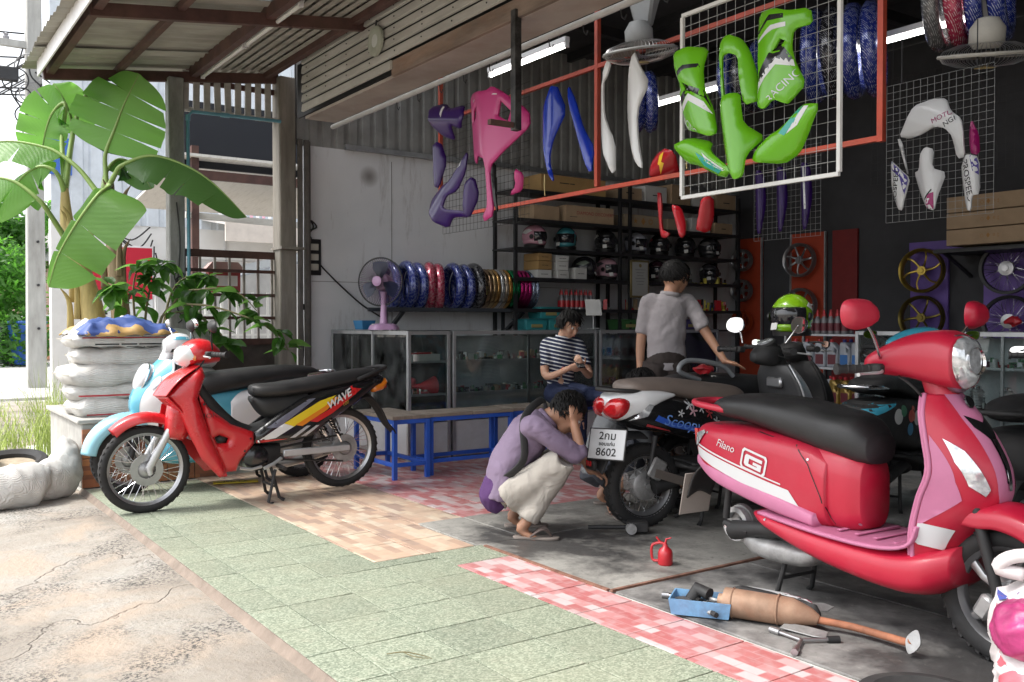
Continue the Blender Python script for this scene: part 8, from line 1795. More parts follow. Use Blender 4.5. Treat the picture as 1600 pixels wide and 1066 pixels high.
# sky blue scooter behind the motorcycle
m_sky = mat('sky_blue_paint', (0.09, 0.36, 0.48), 0.22, coat=0.7, var=0.04); m_lsk = mat('light_blue_paint', (0.25, 0.52, 0.62), 0.25, coat=0.6)
t, P = scooter('sky blue and white scooter parked between sacks and red motorcycle', (-6.83, 2.76, -90), dict(body=m_gw, apron=m_gw, cowl=m_gw, column=m_sky, hull=m_sky, fender=m_lsk, floor=m_trim, rail=m_chrome, mirror=m_chrome, rim=m_steel), cowl=[(0.80, 1.03, 0.05, 0.04), (0.87, 1.045, 0.085, 0.075), (0.95, 1.045, 0.085, 0.08), (1.02, 1.03, 0.05, 0.05)], mz=1.2, ms=0.7, stand=0.3, fwheel='spoke')
bv = bvh_of(P['apron']); decal('blue_shield', [(-0.15, 0.95), (0.15, 0.95), (0.17, 0.86), (0.12, 0.74), (0.09, 0.55), (0, 0.5), (-0.09, 0.55), (-0.12, 0.74), (-0.17, 0.86)], FX, bv, m_sky, t, 0.02, 0.002, reach=0.8)
q = frame((1.165, 0, 0.81), (0, 1, 0), (-0.4, 0, 1), (1, 0, 0.4)); lens(t, 'headlamp', spl([(-0.1, 0), (-0.07, 0.085), (0, 0.115), (0.07, 0.085), (0.1, 0), (0.06, -0.09), (0, -0.11), (-0.06, -0.09)], 32), q, mat('frosted_lens2', (0.66, 0.68, 0.7), 0.1, coat=1), 0.05, 0.08, -0.03); MB().torus((0, 0, 0), (0, 0, 1), 0.108, 0.008, 36, 6).xf(lambda p: q @ p).build('headlamp_ring', m_chrome, t)
for s in (1, -1): lens_on(t, 'front_indicator', spl([(s * 0.15, 0.83), (s * 0.17, 0.79), (s * 0.155, 0.74), (s * 0.135, 0.78)], 16), FX, bv, m_lens, 0.012)
bc = bvh_of(P['cowl']); decal('blue_cap', [(0.8, 1.08), (1.02, 1.08), (1.02, 1.14), (0.8, 1.14)], SL(), bc, m_sky, t, 0.02, 0.002); decal('blue_cap', [(0.8, 1.08), (1.02, 1.08), (1.02, 1.14), (0.8, 1.14)], SR(), bc, m_sky, t, 0.02, 0.002); decal('dark_badge', [(0.93, 0.995), (0.99, 0.99), (0.98, 1.015), (0.93, 1.02)], SL(), bc, pb, t, 0.01, 0.003)
bb = bvh_of(P['body']); decal('pale_square', [(0.1, 0.62), (0.16, 0.62), (0.16, 0.57), (0.1, 0.57)], SL(), bb, m_lsk, t, 0.02, 0.002); lettering('F', 0.09, frame((0.12, 0.3, 0.62), (-1, 0, 0), (0, 0, 1), (0, 1, 0)), mat('rose_print', (0.5, 0.1, 0.12), 0.3), t, bb)
MB().puff([(-0.1, 0.53), (0.2, 0.50), (0.4, 0.45), (0.4, 0.38), (0.1, 0.42), (-0.15, 0.47)], 0.03, dome(0.02, 0.03), m=SL(0.165)).build('black_skirt', m_trim, t)
# scooters half hidden on the right
m_cy = mat('cyan_paint', (0.06, 0.36, 0.5), 0.22, coat=0.6)
t, P = scooter('cyan and black sticker-covered scooter half hidden by the pink scooter', (-3.38, 5.08, 103), dict(body=m_trim, apron=m_cy, hull=m_trim, column=m_trim, rail=m_chrome, mirror=m_trim, rim=m_silver, drive=m_silver, mud=m_trim), mz=1.12, ms=0.6, rwheel='spoke')
bb = bvh_of(P['body'])
for S_ in (SR(), SL()):
    decal('cyan_tail', [(-0.27, 0.70), (-0.1, 0.735), (0.1, 0.74), (0.0, 0.70), (-0.2, 0.65)], S_, bb, m_cy, t, 0.02, 0.002)
    for k, (x, z, r, c) in enumerate(((0.02, 0.63, 0.06, (0.6, 0.6, 0.58)), (0.10, 0.66, 0.045, (0.04, 0.2, 0.1)), (0.22, 0.62, 0.05, (0.55, 0.08, 0.06)), (0.33, 0.6, 0.06, (0.62, 0.62, 0.6)), (0.2, 0.54, 0.05, (0.05, 0.25, 0.45)), (0.42, 0.52, 0.05, (0.1, 0.3, 0.5)))):
        decal('round_sticker', [(x + r * math.cos(2 * PI * j / 18), z + r * 0.8 * math.sin(2 * PI * j / 18)) for j in range(18)], S_, bb, mat('sticker_%d' % k, c, 0.4), t, 0.02, 0.002 + 0.0005 * k)
    sg = 1 if S_[1][2] < 0 else -1
    lettering('S', 0.12, lm((0.25, -0.25 * sg, 0.63), (sg, 0, 0), (0, 0, 1), (0, -sg, 0)), mat('coral_print', (0.6, 0.1, 0.06), 0.3), t, bb, off=0.006, bold=0.006)
t, P = scooter('plain black scooter at the right edge behind the pink one', (-2.04, 4.16, 95), dict(body=m_trim, apron=m_trim, hull=mat('deep_blue_paint', (0.02, 0.08, 0.2), 0.3, coat=0.5), mirror=m_trim, rail=m_trim), mz=1.05, ms=0.6)
# ================================================================== people (local axes: x to the right as seen from the street, y away, z up)
YAW = R(54.95)
m_skin = mat('skin_tan', (0.36, 0.19, 0.12), 0.5, var=0.08, vscale=12, sss=0.15); m_skin2 = mat('skin_light', (0.50, 0.29, 0.2), 0.5, var=0.06, vscale=12, sss=0.15)
m_hair = mat('black_hair', (0.006, 0.0055, 0.0055), 0.6, spec=0.25)
def cloth(name, c, wr=0.5):
    m = mat(name, c, 0.85, var=0.1, vscale=5); nt = m.node_tree; b = nt.nodes['Principled BSDF']; w = objcoord(nt)
    bu = nt.nodes.new('ShaderNodeBump'); bu.inputs['Strength'].default_value = wr; bu.inputs['Distance'].default_value = 0.03
    nt.links.new(noise_tex(nt, 7, 3, 0.5, w, 1.2), bu.inputs['Height']); nt.links.new(bu.outputs[0], b.inputs['Normal']); return m
def stripes(name, c1, c2, sc, thin=0.3):
    m = cloth(name, c1); nt = m.node_tree; b = nt.nodes['Principled BSDF']; w = objcoord(nt); s = nt.nodes.new('ShaderNodeSeparateXYZ'); nt.links.new(w, s.inputs[0])
    ad = nt.nodes.new('ShaderNodeMath'); ad.operation = 'MULTIPLY_ADD'; ad.inputs[1].default_value = 0.22; nt.links.new(s.outputs[0], ad.inputs[0]); nt.links.new(s.outputs[2], ad.inputs[2])
    mu = nt.nodes.new('ShaderNodeMath'); mu.operation = 'MULTIPLY'; mu.inputs[1].default_value = sc; nt.links.new(ad.outputs[0], mu.inputs[0]); fr = nt.nodes.new('ShaderNodeMath'); fr.operation = 'FRACT'; nt.links.new(mu.outputs[0], fr.inputs[0])
    nt.links.new(ramp(nt, fr.outputs[0], [(thin, c2), (thin + 0.04, c1)]), b.inputs['Base Color']); return m
def solid(mb, name, m, parent, vox=0.012, it=6, wr=0.0):
    """overlapping limbs fused into one continuous surface"""
    o = mb.build(name, m, parent, smooth=180); r = o.modifiers.new('fuse', 'REMESH'); r.mode = 'VOXEL'; r.voxel_size = vox; r.use_smooth_shade = True
    s = o.modifiers.new('smooth', 'SMOOTH'); s.factor = 0.5; s.iterations = it
    if wr:
        tx = bpy.data.textures.new('folds', 'CLOUDS'); tx.noise_scale = 0.09; d = o.modifiers.new('folds', 'DISPLACE'); d.texture = tx; d.strength = wr; d.mid_level = 0.5
    return o
def limb(b, pts, rs, n=14): b.tube(pts, rs, n, smooth=4 * len(pts)); return b.sphere(pts[0], rs[0] * 0.98, 7).sphere(pts[-1], rs[-1] * 0.98, 7)
def hand(b, wrist, d, nrm, curl=0.5, s=1.0):
    """palm, four jointed fingers of unequal length and a thumb leaving the side of the palm"""
    d = Vector(d).normalized(); nrm = Vector(nrm); nrm = (nrm - d * nrm.dot(d)).normalized(); sd = d.cross(nrm); w = Vector(wrist)
    b.tube([w, w + d * 0.03 * s, w + d * 0.085 * s], [0.024 * s, 0.036 * s, 0.038 * s], 12, sq=0.42, up=sd)
    for i, (off, L) in enumerate(((0.028, 0.07), (0.010, 0.08), (-0.009, 0.075), (-0.027, 0.058))):
        p = w + d * 0.08 * s + sd * off * s; pts = [p]; a = 0.15 * curl
        for q in (0.42, 0.32, 0.26): a += curl * 0.75; pts.append(pts[-1] + (d * math.cos(a) - nrm * math.sin(a)) * L * q * s)
        b.tube(pts, [0.0095 * s, 0.009 * s, 0.008 * s, 0.0065 * s], 8)
    p = w + d * 0.025 * s + sd * 0.028 * s; q = p + (d * 0.5 + sd * 0.7 - nrm * 0.25 * curl) * 0.04 * s; b.tube([p, q, q + (d * 0.85 + sd * 0.2 - nrm * 0.5 * curl) * 0.035 * s], [0.012 * s, 0.0105 * s, 0.008 * s], 8)
def foot(b, ank, d, L=0.2):
    d = Vector(d).normalized(); a = Vector(ank); g = Vector((a.x, a.y, 0.03)); sd = d.cross(Vector((0, 0, 1)))
    b.tube([a, g - d * 0.03 + Vector((0, 0, 0.01))], [0.034, 0.034], 10); b.tube([g - d * 0.055, g, g + d * L * 0.45, g + d * L * 0.72], [0.026, 0.034, 0.036, 0.034], 12, sq=0.62, up=sd)
    for i in range(5): p = g + d * (L * 0.68 - 0.006 * abs(i - 1)) + sd * (0.028 - 0.014 * i) + Vector((0, 0, -0.008)); b.tube([p, p + d * (0.045 - 0.005 * i)], [0.0115 - 0.001 * i, 0.008], 7)
def head_(t, b, c, fwd, up, s=1.0, hair_n=1100, seed=1, skin=None, long=1.0):
    f = Vector(fwd).normalized(); u = Vector(up); u = (u - f * u.dot(f)).normalized(); l = u.cross(f); q = lm(c, f * s, l * s, u * s)
    P_ = lambda x, y, z: q @ Vector((x, y, z))
    b.sphere((0, 0, 0.015), 0.1, 12, m=q, sc=(0.93, 0.76, 1.0)); b.tube([P_(0.035, 0, 0.0), P_(0.05, 0, -0.06), P_(0.052, 0, -0.1)], [0.066 * s, 0.052 * s, 0.03 * s], 12, sq=0.92, up=l)
    b.tube([P_(0.088, 0, 0.025), P_(0.107, 0, -0.012), P_(0.112, 0, -0.025), P_(0.098, 0, -0.034)], [0.009 * s, 0.013 * s, 0.017 * s, 0.012 * s], 8)
    for k in (1, -1):
        b.tube([P_(0.092, k * 0.012, 0.034), P_(0.086, k * 0.04, 0.036), P_(0.066, k * 0.06, 0.028)], 0.011 * s, 7); b.sphere((0.07, k * 0.042, -0.025), 0.024, 6, m=q); b.tube([P_(0.0, k * 0.076, 0.02), P_(-0.012, k * 0.088, 0.005), P_(-0.002, k * 0.08, -0.03)], [0.012 * s, 0.017 * s, 0.009 * s], 8)
        e = MB().sphere((0.084, k * 0.032, 0.012), 0.0125, 8, m=q).build('eye', mat('eye_white', (0.6, 0.58, 0.55), 0.25), t, smooth=180); MB().sphere((0.0925, k * 0.032, 0.011), 0.0062, 6, m=q).build('iris', m_hair, e); MB().tube([P_(0.1, k * 0.014, 0.042), P_(0.097, k * 0.035, 0.048), P_(0.08, k * 0.056, 0.04)], [0.003, 0.005, 0.002], 6).build('eyebrow', m_hair, t)
    b.tube([P_(0.099, -0.02, -0.058), P_(0.106, 0, -0.056), P_(0.099, 0.02, -0.058)], [0.004 * s, 0.008 * s, 0.004 * s], 7)
    MB().tube([P_(0.101, -0.02, -0.06), P_(0.1105, 0, -0.059), P_(0.101, 0.02, -0.06)], [0.002, 0.0045, 0.002], 6).build('lips', mat('lip', (0.34, 0.12, 0.1), 0.45), t)
    hb_ = MB(); rr = random.Random(seed); hb_.sphere((-0.014, 0, 0.032), 0.101, 12, m=q, sc=(0.93, 0.84, 0.98))
    hb_.v = [v for v in hb_.v]; qi = q.inverted()
    def trim(v):
        w = qi @ v
        if w.x > 0.045 and w.z < 0.055: w = Vector((0.02, w.y * 0.85, w.z))
        if w.z < -0.03 * long: w.z = -0.03 * long + 0.3 * (w.z + 0.03 * long); w.y *= 0.9
        return q @ w
    hb_.v = [trim(v) for v in hb_.v]
    for _ in range(hair_n):
        a = rr.uniform(-PI, PI); e = rr.uniform(-0.35, 1.45); dx = Vector((math.cos(a) * math.cos(e), math.sin(a) * math.cos(e), math.sin(e)))
        if dx.x > 0.25 and dx.z < 0.5: continue
        p0 = Vector((-0.014 + dx.x * 0.088, dx.y * 0.081, 0.032 + dx.z * 0.095)); fl = Vector((0.5 - 0.2 * rr.random(), dx.y * 0.9, -0.35 - 0.5 * rr.random())) + Vector((rr.gauss(0, .25), rr.gauss(0, .25), rr.gauss(0, .2)))
        fl = fl - dx * fl.dot(dx) * 0.75; L = rr.uniform(0.025, 0.06) * long; hb_.tube([q @ p0, q @ (p0 + fl * L * 0.6 + dx * 0.008), q @ (p0 + fl * L * 1.2)], [0.006 * s, 0.0045 * s, 0.001], 4, cap=False)
    hb_.build('hair', m_hair, t, smooth=180)
def person(label, loc, J, shirt, trousers, skin, tor=(0.125, 0.145, 0.15, 0.075), hem=0.0, sleeve=0.85, seed=1, hands=(), barefoot=True, long=1.0, leg_to=0.94):
    t = thing('person', label, 'person', loc, YAW); b = MB(); v = {k: Vector(p) for k, p in J.items() if k not in ('face', 'up')}; ax = v['sr'] - v['sl']
    limb(b, [v['pel'], v['mid'], v['chest']], [0.09, 0.085, 0.09]); limb(b, [v['chest'], v['neck'], v['head'] - (v['head'] - v['neck']) * 0.35], [0.07, 0.052, 0.05])
    for s in 'lr':
        limb(b, [v['s' + s], v['e' + s], v['w' + s]], [0.046, 0.037, 0.025]); b.tube([v['chest'], v['s' + s]], [0.08, 0.05], 12); limb(b, [v['h' + s], v['k' + s], v['a' + s]], [0.055, 0.046, 0.033]); foot(b, v['a' + s], v['t' + s] - v['a' + s])
    for w, d, n, c in hands: hand(b, v[w], d, n, c)
    head_(t, b, v['head'], J['face'], J.get('up', (0, 0, 1)), seed=seed, long=long); solid(b, 'body', skin, t, 0.0085, 5)
    b = MB(); P_ = [v['pel'] + (v['pel'] - v['mid']) * hem, v['pel'].lerp(v['mid'], 0.4), v['mid'], v['chest'], v['chest'].lerp(v['neck'], 0.62), v['neck'] - (v['neck'] - v['chest']) * 0.1]
    b.tube(P_, [tor[0] * 1.06, tor[0], tor[0] * 1.02, tor[2], tor[2] * 0.82, tor[3]], 24, smooth=26, sq=0.74, up=ax)
    for s in 'lr':
        e = v['s' + s].lerp(v['e' + s], min(1, sleeve)); pt_ = [v['chest'].lerp(v['s' + s], 0.45) + Vector((0, 0, 0.01)), v['s' + s], e] if sleeve <= 1 else [v['chest'].lerp(v['s' + s], 0.45), v['s' + s], v['e' + s], v['e' + s].lerp(v['w' + s], sleeve - 1)]
        b.tube(pt_, [0.075, 0.06, 0.056] if sleeve <= 1 else [0.08, 0.066, 0.053, 0.043], 16, smooth=18)
    solid(b, 'shirt', shirt, t, 0.011, 5, 0.022); n0 = v['neck']; nd = (v['neck'] - v['chest']).normalized()
    MB().torus(n0 - nd * 0.015, nd, 0.062, 0.011, 24, 8, sq=1.6).build('collar', shirt, t, smooth=180)
    b = MB(); b.tube([v['pel'].lerp(v['mid'], 0.45), v['pel'], v['hl'].lerp(v['hr'], 0.5)], [0.125, 0.14, 0.12], 20, sq=0.8, up=ax)
    for s in 'lr': b.tube([v['pel'].lerp(v['h' + s], 0.7), v['h' + s].lerp(v['k' + s], 0.45), v['k' + s], v['k' + s].lerp(v['a' + s], 0.5), v['k' + s].lerp(v['a' + s], leg_to)], [0.11, 0.094, 0.076, 0.067, 0.06], 16, smooth=22)
    solid(b, 'trousers', trousers, t, 0.011, 4, 0.02)
    for s in 'lr':      # flip-flops
        a = v['a' + s]; d = v['t' + s] - a; d.z = 0; d.normalize(); q = lm((a.x, a.y, 0.0), d, Vector((0, 0, 1)).cross(d), (0, 0, 1)); so = MB().prism(spl([(-0.07, 0), (-0.05, 0.034), (0.05, 0.034), (0.13, 0.045), (0.185, 0.015), (0.18, -0.03), (0.12, -0.045), (0.03, -0.032), (-0.05, -0.033)], 26), 0.002, 0.017, q).build('flip_flop', mat('sandal_sole', (0.2, 0.17, 0.15), 0.8), t, bevel=0.003)
        for k in (1, -1): MB().tube([q @ Vector((0.145, 0.0, 0.02)), q @ Vector((0.1, k * 0.03, 0.062)), q @ Vector((0.03, k * 0.042, 0.02))], [0.006, 0.008, 0.006], 7, smooth=9).build('strap', mat('sandal_strap', (0.12, 0.09, 0.08), 0.7), so)
    return t
SQ = dict(pel=(-0.15, 0.0, 0.25), mid=(-0.12, 0, 0.38), chest=(-0.01, 0, 0.55), neck=(0.12, 0.0, 0.665), head=(0.21, -0.02, 0.69), sl=(0.06, 0.17, 0.62), sr=(0.04, -0.17, 0.62), el=(0.30, 0.14, 0.44), wl=(0.36, 0.1, 0.34), er=(0.265, -0.15, 0.47), wr=(0.25, -0.115, 0.64),
          hl=(-0.10, 0.1, 0.23), hr=(-0.10, -0.1, 0.23), kl=(0.21, 0.17, 0.42), kr=(0.18, -0.15, 0.43), al=(-0.07, 0.17, 0.1), ar=(-0.02, -0.13, 0.09), tl=(0.1, 0.18, 0), tr=(0.14, -0.15, 0), face=(0.72, -0.1, -0.7), up=(0.7, 0, 0.72))
t = person('mechanic in a faded purple shirt squatting with head resting on his hand', (-4.205, 3.065, 0.005), SQ, cloth('faded_purple', (0.2, 0.15, 0.225)), cloth('khaki_trousers', (0.40, 0.37, 0.33), 0.7), m_skin, hem=0.35, sleeve=1.25, hands=[('wr', (0.0, 0.1, 1), (0.6, -0.8, 0), 0.5), ('wl', (1, 0, -0.3), (0, 0, 1), 0.8)], tor=(0.15, 0.15, 0.165, 0.085))
MB().tube([(-0.14, -0.135, 0.33), (-0.03, -0.185, 0.45), (-0.03, -0.14, 0.66), (0.06, -0.02, 0.755), (0.1, 0.1, 0.72), (0.08, 0.19, 0.55)], 0.022, 10, smooth=26, sq=0.25, up=(1, 0, 0)).build('bag_strap', m_trim, t, smooth=180)
b = MB().tube([(-0.16, 0.0, 0.33), (-0.2, 0, 0.22), (-0.15, 0, 0.15)], [0.135, 0.135, 0.09], 18, smooth=12, sq=0.6, up=(0, 1, 0)); solid(b, 'undershirt', cloth('violet_print', (0.07, 0.025, 0.11)), t, 0.012, 4, 0.02)
S2 = dict(SQ); S2.update(head=(0.14, 0.0, 0.78), neck=(0.06, 0, 0.73), chest=(-0.03, 0, 0.58), er=(0.2, -0.2, 0.42), wr=(0.30, -0.1, 0.34), kr=(0.12, -0.2, 0.44), ar=(-0.05, -0.2, 0.09), tr=(0.03, -0.4, 0), face=(0.8, -0.1, -0.5), kl=(0.2, 0.15, 0.43))
person('helper in a grey T-shirt squatting half hidden behind the scooter tail', (-4.42, 3.93, 0.005), S2, cloth('marl_grey', (0.18, 0.19, 0.2)), cloth('dark_shorts', (0.05, 0.055, 0.07)), m_skin, hem=0.2, seed=4, hands=[('wr', (1, 0, -0.3), (0, -0.5, 1), 0.8), ('wl', (1, 0, -0.3), (0, 0, 1), 0.8)], leg_to=0.15)
t = person('young man in a striped polo shirt sitting on the bench with a phone', (-6.41, 5.08, 0), dict(pel=(-0.04, 0.02, 0.60), mid=(-0.05, 0.01, 0.75), chest=(-0.04, 0.0, 0.94), neck=(-0.02, -0.02, 1.09), head=(0.02, -0.06, 1.19), sl=(-0.165, 0.02, 1.01), sr=(0.105, 0.03, 1.01), el=(-0.18, -0.1, 0.74), wl=(0.01, -0.25, 0.81), er=(0.2, -0.08, 0.75), wr=(0.12, -0.25, 0.82), hl=(-0.12, 0.0, 0.57), hr=(0.06, 0.02, 0.57), kl=(0.08, -0.38, 0.55), kr=(0.30, -0.30, 0.55), al=(0.1, -0.42, 0.1), ar=(0.33, -0.34, 0.1), tl=(0.2, -0.55, 0), tr=(0.42, -0.45, 0), face=(0.6, -0.62, -0.5), up=(0.2, -0.3, 1)),
    stripes('striped_polo', (0.012, 0.018, 0.05), (0.55, 0.56, 0.58), 30), cloth('navy_trousers', (0.005, 0.012, 0.045)), m_skin2, hem=0.3, sleeve=0.72, seed=7, long=1.35, tor=(0.12, 0.13, 0.125, 0.065), hands=[('wl', (0.9, -0.35, 0.3), (0.2, -0.9, -0.4), 0.75), ('wr', (-0.25, -0.7, 0.5), (0.3, -0.6, -0.6), 0.8)])
MB().box((0.095, -0.30, 0.865), (0.075, 0.012, 0.14), rot=(R(-50), 0, R(25))).build('phone', pb, t, bevel=0.004); MB().torus((-0.03, -0.215, 0.795), (0.9, -0.7, 0.3), 0.027, 0.003, 18, 5).build('bracelet', m_red, t)
person('man in a grey short-sleeved shirt standing with a hand on the scooter', (-4.749, 4.678, 0), dict(pel=(0.0, 0, 0.94), mid=(0.0, 0.0, 1.08), chest=(0.01, 0, 1.27), neck=(0.03, 0.0, 1.42), head=(0.06, 0.02, 1.52), sl=(-0.125, 0.02, 1.345), sr=(0.16, 0.02, 1.345), el=(-0.175, 0.04, 1.07), wl=(-0.18, 0.02, 0.84), er=(0.285, -0.04, 1.12), wr=(0.39, -0.12, 0.935), hl=(-0.085, 0, 0.90), hr=(0.085, 0, 0.90), kl=(-0.09, 0.02, 0.5), kr=(0.09, 0.02, 0.5), al=(-0.1, 0.0, 0.1), ar=(0.1, 0.0, 0.1), tl=(-0.12, 0.2, 0), tr=(0.13, 0.2, 0), face=(0.75, 0.6, -0.12)),
    cloth('grey_work_shirt', (0.27, 0.25, 0.26)), cloth('brown_trousers', (0.028, 0.02, 0.018)), m_skin, hem=0.55, sleeve=0.8, seed=9, hands=[('wr', (0.95, -0.1, -0.28), (0.2, 0, 1), 0.15), ('wl', (0.1, 0, -1), (0, -1, 0), 0.5)], tor=(0.135, 0.14, 0.135, 0.065))
# ================================================================== things lying about on the floor
t = thing('oil_can', 'small red pump oil can standing on the cement slab', 'oil can', (-3.27, 3.22, 0.007), R(30))
MB().lathe([(0, 0), (0.034, 0), (0.037, 0.006), (0.036, 0.06), (0.03, 0.075), (0.014, 0.088), (0.011, 0.1), (0, 0.1)], 22).build('body', m_red, t, smooth=50); MB().tube([(0, 0, 0.1), (0.004, 0, 0.125), (0.03, 0, 0.135)], [0.007, 0.005, 0.003], 8).build('spout', m_red, t); MB().tube([(-0.034, 0, 0.015), (-0.065, 0, 0.02), (-0.068, 0, 0.085), (-0.03, 0, 0.105), (0.0, 0, 0.1)], 0.007, 8, smooth=18).build('handle', m_red, t); MB().tube([(-0.02, 0.012, 0.095), (-0.05, 0.012, 0.13)], 0.005, 6).build('trigger', m_red, t)
t = thing('parts_tray', 'blue tin tray of loose parts lying by the pink tile strip', 'tray', (-2.63, 2.80, 0.012), R(35))
b = MB(); b.rings([[(sx * w, sy * (w - 0.045), z) for sx, sy in ((-1, -1), (1, -1), (1, 1), (-1, 1))] for z, w in ((0, 0.115), (0.065, 0.125), (0.065, 0.119), (0.006, 0.11))], cap=False); b.build('sides', mat('blue_tin', (0.16, 0.34, 0.55), 0.45, var=0.25, dirt=0.6, dirtcol=(0.1, 0.06, 0.08), dscale=9), t); MB().box((0, 0, 0.004), (0.22, 0.14, 0.006)).build('bottom', MATS['blue_tin'], t)
clutter('loose_parts', t, -0.09, 0.08, -0.05, 0.05, 0.01, 26, 5, [m_steel, m_trim, m_cast], 0.05); MB().tube([(-0.05, 0.02, 0.03), (-0.02, 0.03, 0.085), (0.03, 0.0, 0.075)], [0.03, 0.03, 0.026], 14).build('black_boot', m_trim, t); MB().torus((0.06, 0.01, 0.05), (0.2, 0.3, 1), 0.03, 0.008, 20, 6).build('ring', m_cast, t)
m_rust = mat('rusty_exhaust', (0.34, 0.22, 0.15), 0.6, metal=0.35, var=0.3, vscale=9, dirt=0.6, dirtcol=(0.3, 0.12, 0.06), dscale=6)
t = thing('exhaust_muffler', 'rusty removed exhaust muffler with its bent pipe on the floor', 'exhaust', (-2.40, 2.92, 0.006), R(27))
MB().tube([(-0.19, 0, 0.062), (-0.17, 0, 0.062), (-0.165, 0, 0.062), (0.10, 0, 0.058), (0.17, 0, 0.05), (0.20, 0, 0.04)], [0.03, 0.032, 0.058, 0.056, 0.034, 0.02], 26).build('can', m_rust, t, smooth=40)
for x in (-0.13, 0.05): MB().torus((x, 0, 0.061), (1, 0, 0), 0.058, 0.004, 28, 5).build('seam_band', m_rust, t)
MB().tube([(0.19, 0, 0.042), (0.32, 0.0, 0.035), (0.46, -0.06, 0.035), (0.53, -0.12, 0.045), (0.545, -0.14, 0.06)], 0.0145, 12, smooth=24).build('pipe', mat('rust_pipe', (0.33, 0.13, 0.07), 0.75, var=0.35, vscale=14), t, smooth=180); MB().prism(spl([(-0.045, 0), (0, 0.026), (0.045, 0), (0, -0.026)], 20), -0.004, 0.004, frame((0.55, -0.145, 0.058), (0.3, 0.2, 1), (1, -0.3, 0))).build('flange', m_cast, t)
MB().prism([(-0.01, -0.02), (0.12, -0.035), (0.17, -0.03), (0.17, 0.01), (0.09, 0.02), (0.0, 0.02)], 0, 0.006, frame((0.08, -0.05, 0.014), (1, -0.12, 0), (0, 0.9, 0.3))).build('mount_bracket', m_cast, t, bevel=0.002); MB().prism([(0, -0.02), (0.17, -0.01), (0.2, 0.02), (0.16, 0.04), (0.0, 0.02)], 0, 0.006, frame((0.05, 0.07, 0.05), (1, 0.25, 0), (0, 1, 0.4))).build('mount_bracket', m_cast, t, bevel=0.002)
t = thing('heat_shield', 'black exhaust cover with a white and red flash beside the muffler', 'cover', (-2.47, 3.05, 0.05), R(20))
o = MB().puff(spl([(-0.2, 0.03), (-0.1, 0.06), (0.08, 0.04), (0.2, -0.03), (0.18, -0.06), (0.05, -0.035), (-0.12, -0.02)], 30), 0.02, dome(0.04, 0.04), back=-0.01).build('shell', m_trim, t, smooth=50); bv = bvh_of(o); decal('white_flash', [(-0.19, 0.03), (-0.08, 0.045), (0.08, 0.015), (0.17, -0.035), (0.05, -0.01), (-0.1, 0.015)], Matrix(), bv, pw, t, 0.015, 0.002, reach=0.3); decal('red_flash', [(0.02, 0.035), (0.1, 0.02), (0.18, -0.03), (0.08, 0.0)], Matrix(), bv, mat('dark_red_print', (0.3, 0.02, 0.05), 0.3), t, 0.015, 0.003, reach=0.3)
t = thing('socket_wrench', 'steel three-way socket wrench lying on the oily slab', 'wrench', (-2.17, 2.84, 0.018), R(48))
for k in range(3): a = R(120 * k + 10); d = Vector((math.cos(a), math.sin(a), 0)); MB().tube([d * 0.004, d * 0.12], 0.0075, 10).build('arm', m_steel, t); MB().tube([d * 0.1, d * 0.145], 0.0135, 12).build('socket', m_trim if k == 0 else m_steel, t)
t = thing('breaker_bar', 'chrome breaker bar lying behind the blue tray', 'wrench', (-2.78, 2.90, 0.02), R(40)); MB().tube([(-0.1, 0, 0), (0.1, 0, 0)], 0.010, 12).build('handle', m_chrome, t); MB().tube([(-0.13, 0, 0), (-0.1, 0, 0)], 0.014, 12).build('head', m_steel, t)
t = thing('floor_jack', 'black jack handle under the scooter beside the squatting mechanic', 'jack', (-3.95, 3.42, 0.012), YAW); MB().tube([(-0.1, 0, 0.03), (0.12, 0, 0.03)], 0.012, 8).build('handle', m_trim, t); MB().box((0.18, 0.0, 0.035), (0.12, 0.08, 0.06)).build('body', m_trim, t, bevel=0.008); MB().lathe([(0, -0.02), (0.03, -0.02), (0.03, 0.02), (0, 0.02)], 14, frame((0.14, -0.04, 0.03), (1, 0, 0), (0, 0, 1))).build('wheel', m_cast, t)
# bulging bags at the lower right corner
m_bagw = mat('floral_bag', (0.6, 0.56, 0.56), 0.6, var=0.12, vscale=9, dirt=0.3, dscale=6, bump=0.3, bscale=18); m_bagp = mat('magenta_film', (0.36, 0.035, 0.14), 0.4, var=0.4, vscale=14, bump=0.4, bscale=20); m_bagr = mat('rose_film', (0.52, 0.10, 0.13), 0.45, var=0.3, vscale=6)
bg_ = thing('patterned_bag', 'bulging white and pink patterned bag in the lower right corner', 'bag', (-1.185, 2.78, 0), R(20)); bg_.scale = (1.22, 1.22, 1.25)
def lump(c, r, sc, seed, name, m): b = MB().sphere((0, 0, 0), r, 34, sc=sc); b.xf(lambda p: p * (1 + 0.2 * noise.noise(p * 9 + Vector((seed, 0, 0))) + 0.22 * max(0, 0.35 - abs(noise.noise(p * 13 + Vector((seed, 4, 0)))) * 1.6) - 0.1 * abs(noise.noise(p * 30 + Vector((seed, 7, 0))))) + Vector(c)); return b.build(name, m, bg_, smooth=180)
lump((0, 0, 0.2), 0.2, (0.95, 0.8, 1.05), 1, 'sack', m_bagw); lump((0.05, 0.02, 0.43), 0.13, (0.9, 0.8, 1.0), 2, 'sack_neck', m_bagw); lump((-0.08, -0.09, 0.28), 0.09, (1, 0.9, 0.8), 3, 'pink_bundle', m_bagp); lump((-0.03, -0.09, 0.14), 0.11, (1.1, 0.8, 0.7), 4, 'rose_bundle', m_bagr); lump((0.0, -0.04, 0.5), 0.09, (1, 0.7, 0.9), 5, 'rose_flap', m_bagr); MB().tube([(-0.04, -0.03, 0.44), (-0.13, -0.06, 0.43), (-0.16, -0.06, 0.40), (-0.11, -0.05, 0.39)], 0.016, 8, smooth=14).build('knot', m_bagw, bg_, smooth=180)
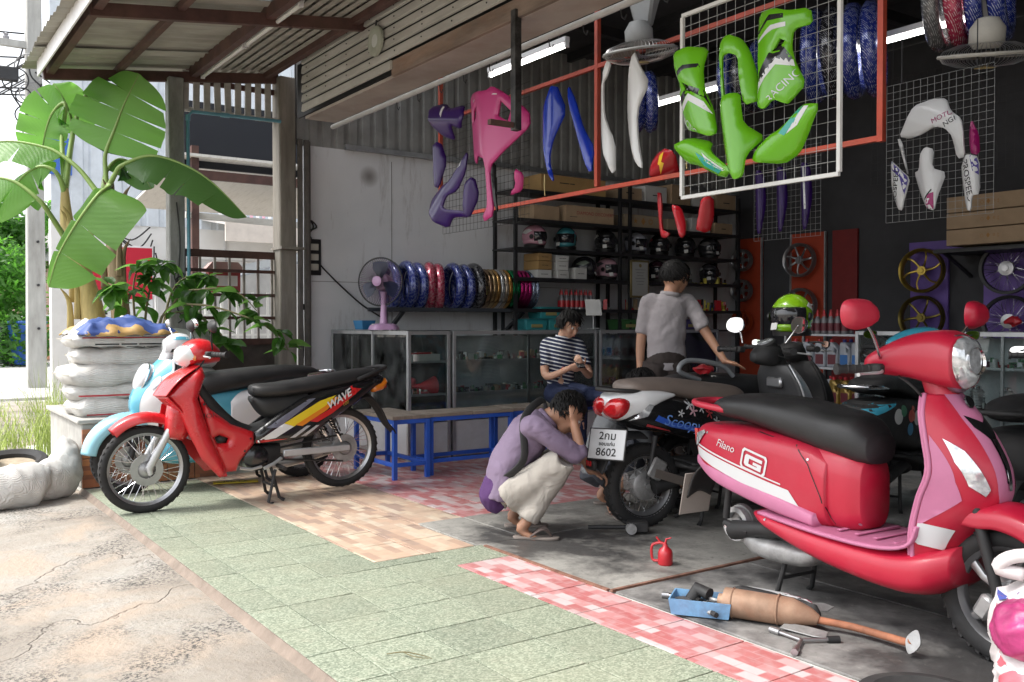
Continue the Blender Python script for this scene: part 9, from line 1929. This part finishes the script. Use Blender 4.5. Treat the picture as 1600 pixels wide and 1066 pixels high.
t = thing('discarded_tyre', 'edge of a tyre lying on the floor at the bottom of the picture', 'tyre', (-1.53, 2.6, 0.045), 0); MB().lathe([(0.14, -0.02), (0.16, -0.036), (0.2, -0.03), (0.212, 0), (0.2, 0.03), (0.16, 0.036), (0.14, 0.02), (0.14, -0.02)], 40).build('tread', m_tyre, t); MB().lathe([(0.13, -0.018), (0.142, -0.018), (0.142, 0.018), (0.13, 0.018)], 36).build('bead', m_trim, t)
t = thing('yellow_sign', 'yellow metal strip sign lying under the motorcycle', 'sign', (-6.78, 2.24, 0.012), R(73)); MB().box((0, 0, 0.004), (0.32, 0.09, 0.008)).build('strip', mat('yellow_enamel', (0.5, 0.38, 0.02), 0.5, dirt=0.3), t, bevel=0.002); lettering('ISKTZ', 0.07, frame((0, 0, 0.0085), (1, 0, 0), (0, 1, 0)), m_black_print, t)
t = thing('twig', 'thin bent dry twig lying on the green tiles', 'twig', (-2.88, 1.58, 0.008), R(30)); MB().tube([(-0.09, -0.02, 0.002), (-0.03, 0.0, 0.012), (0.03, 0.018, 0.004), (0.08, 0.01, 0.002)], [0.002, 0.0025, 0.002, 0.001], 6, smooth=16).build('stem', m_twig, t); MB().tube([(-0.03, 0.0, 0.01), (0.02, -0.01, 0.006), (0.07, 0.004, 0.002)], [0.002, 0.0018, 0.001], 6, smooth=12).build('side_shoot', m_twig, t)
helmet('lime green and black helmet hung on the black scooter mirror', (-3.73, 4.77, 1.1), R(-70), (0.2, 0.42, 0.01), (0.66, 0.66, 0.66), group=None, s=1.0)
bo = [o for o in bg_.children if o.name.startswith('sack')]; bv = bvh_of(*bo); fb = frame((0.3, -0.5, 0.3), (0.8, 0.6, 0), (0, 0, 1), (0.55, -0.83, 0)); rr = random.Random(3)
for k in range(16):     # printed motifs on the woven bag
    x, z, r = rr.uniform(-0.5, -0.1), rr.uniform(-0.25, 0.2), rr.uniform(0.012, 0.03); decal('printed_motif', [(x + r * (1 + 0.4 * math.sin(a * 3 + k)) * math.cos(a), z + r * 0.7 * math.sin(a)) for a in [2 * PI * j / 12 for j in range(12)]], fb, bv, [mat('navy_motif', (0.06, 0.08, 0.3), 0.6), m_bagp, m_bagr][k % 3], bg_, 0.02, 0.003, reach=0.9)
bpy.context.view_layer.update()
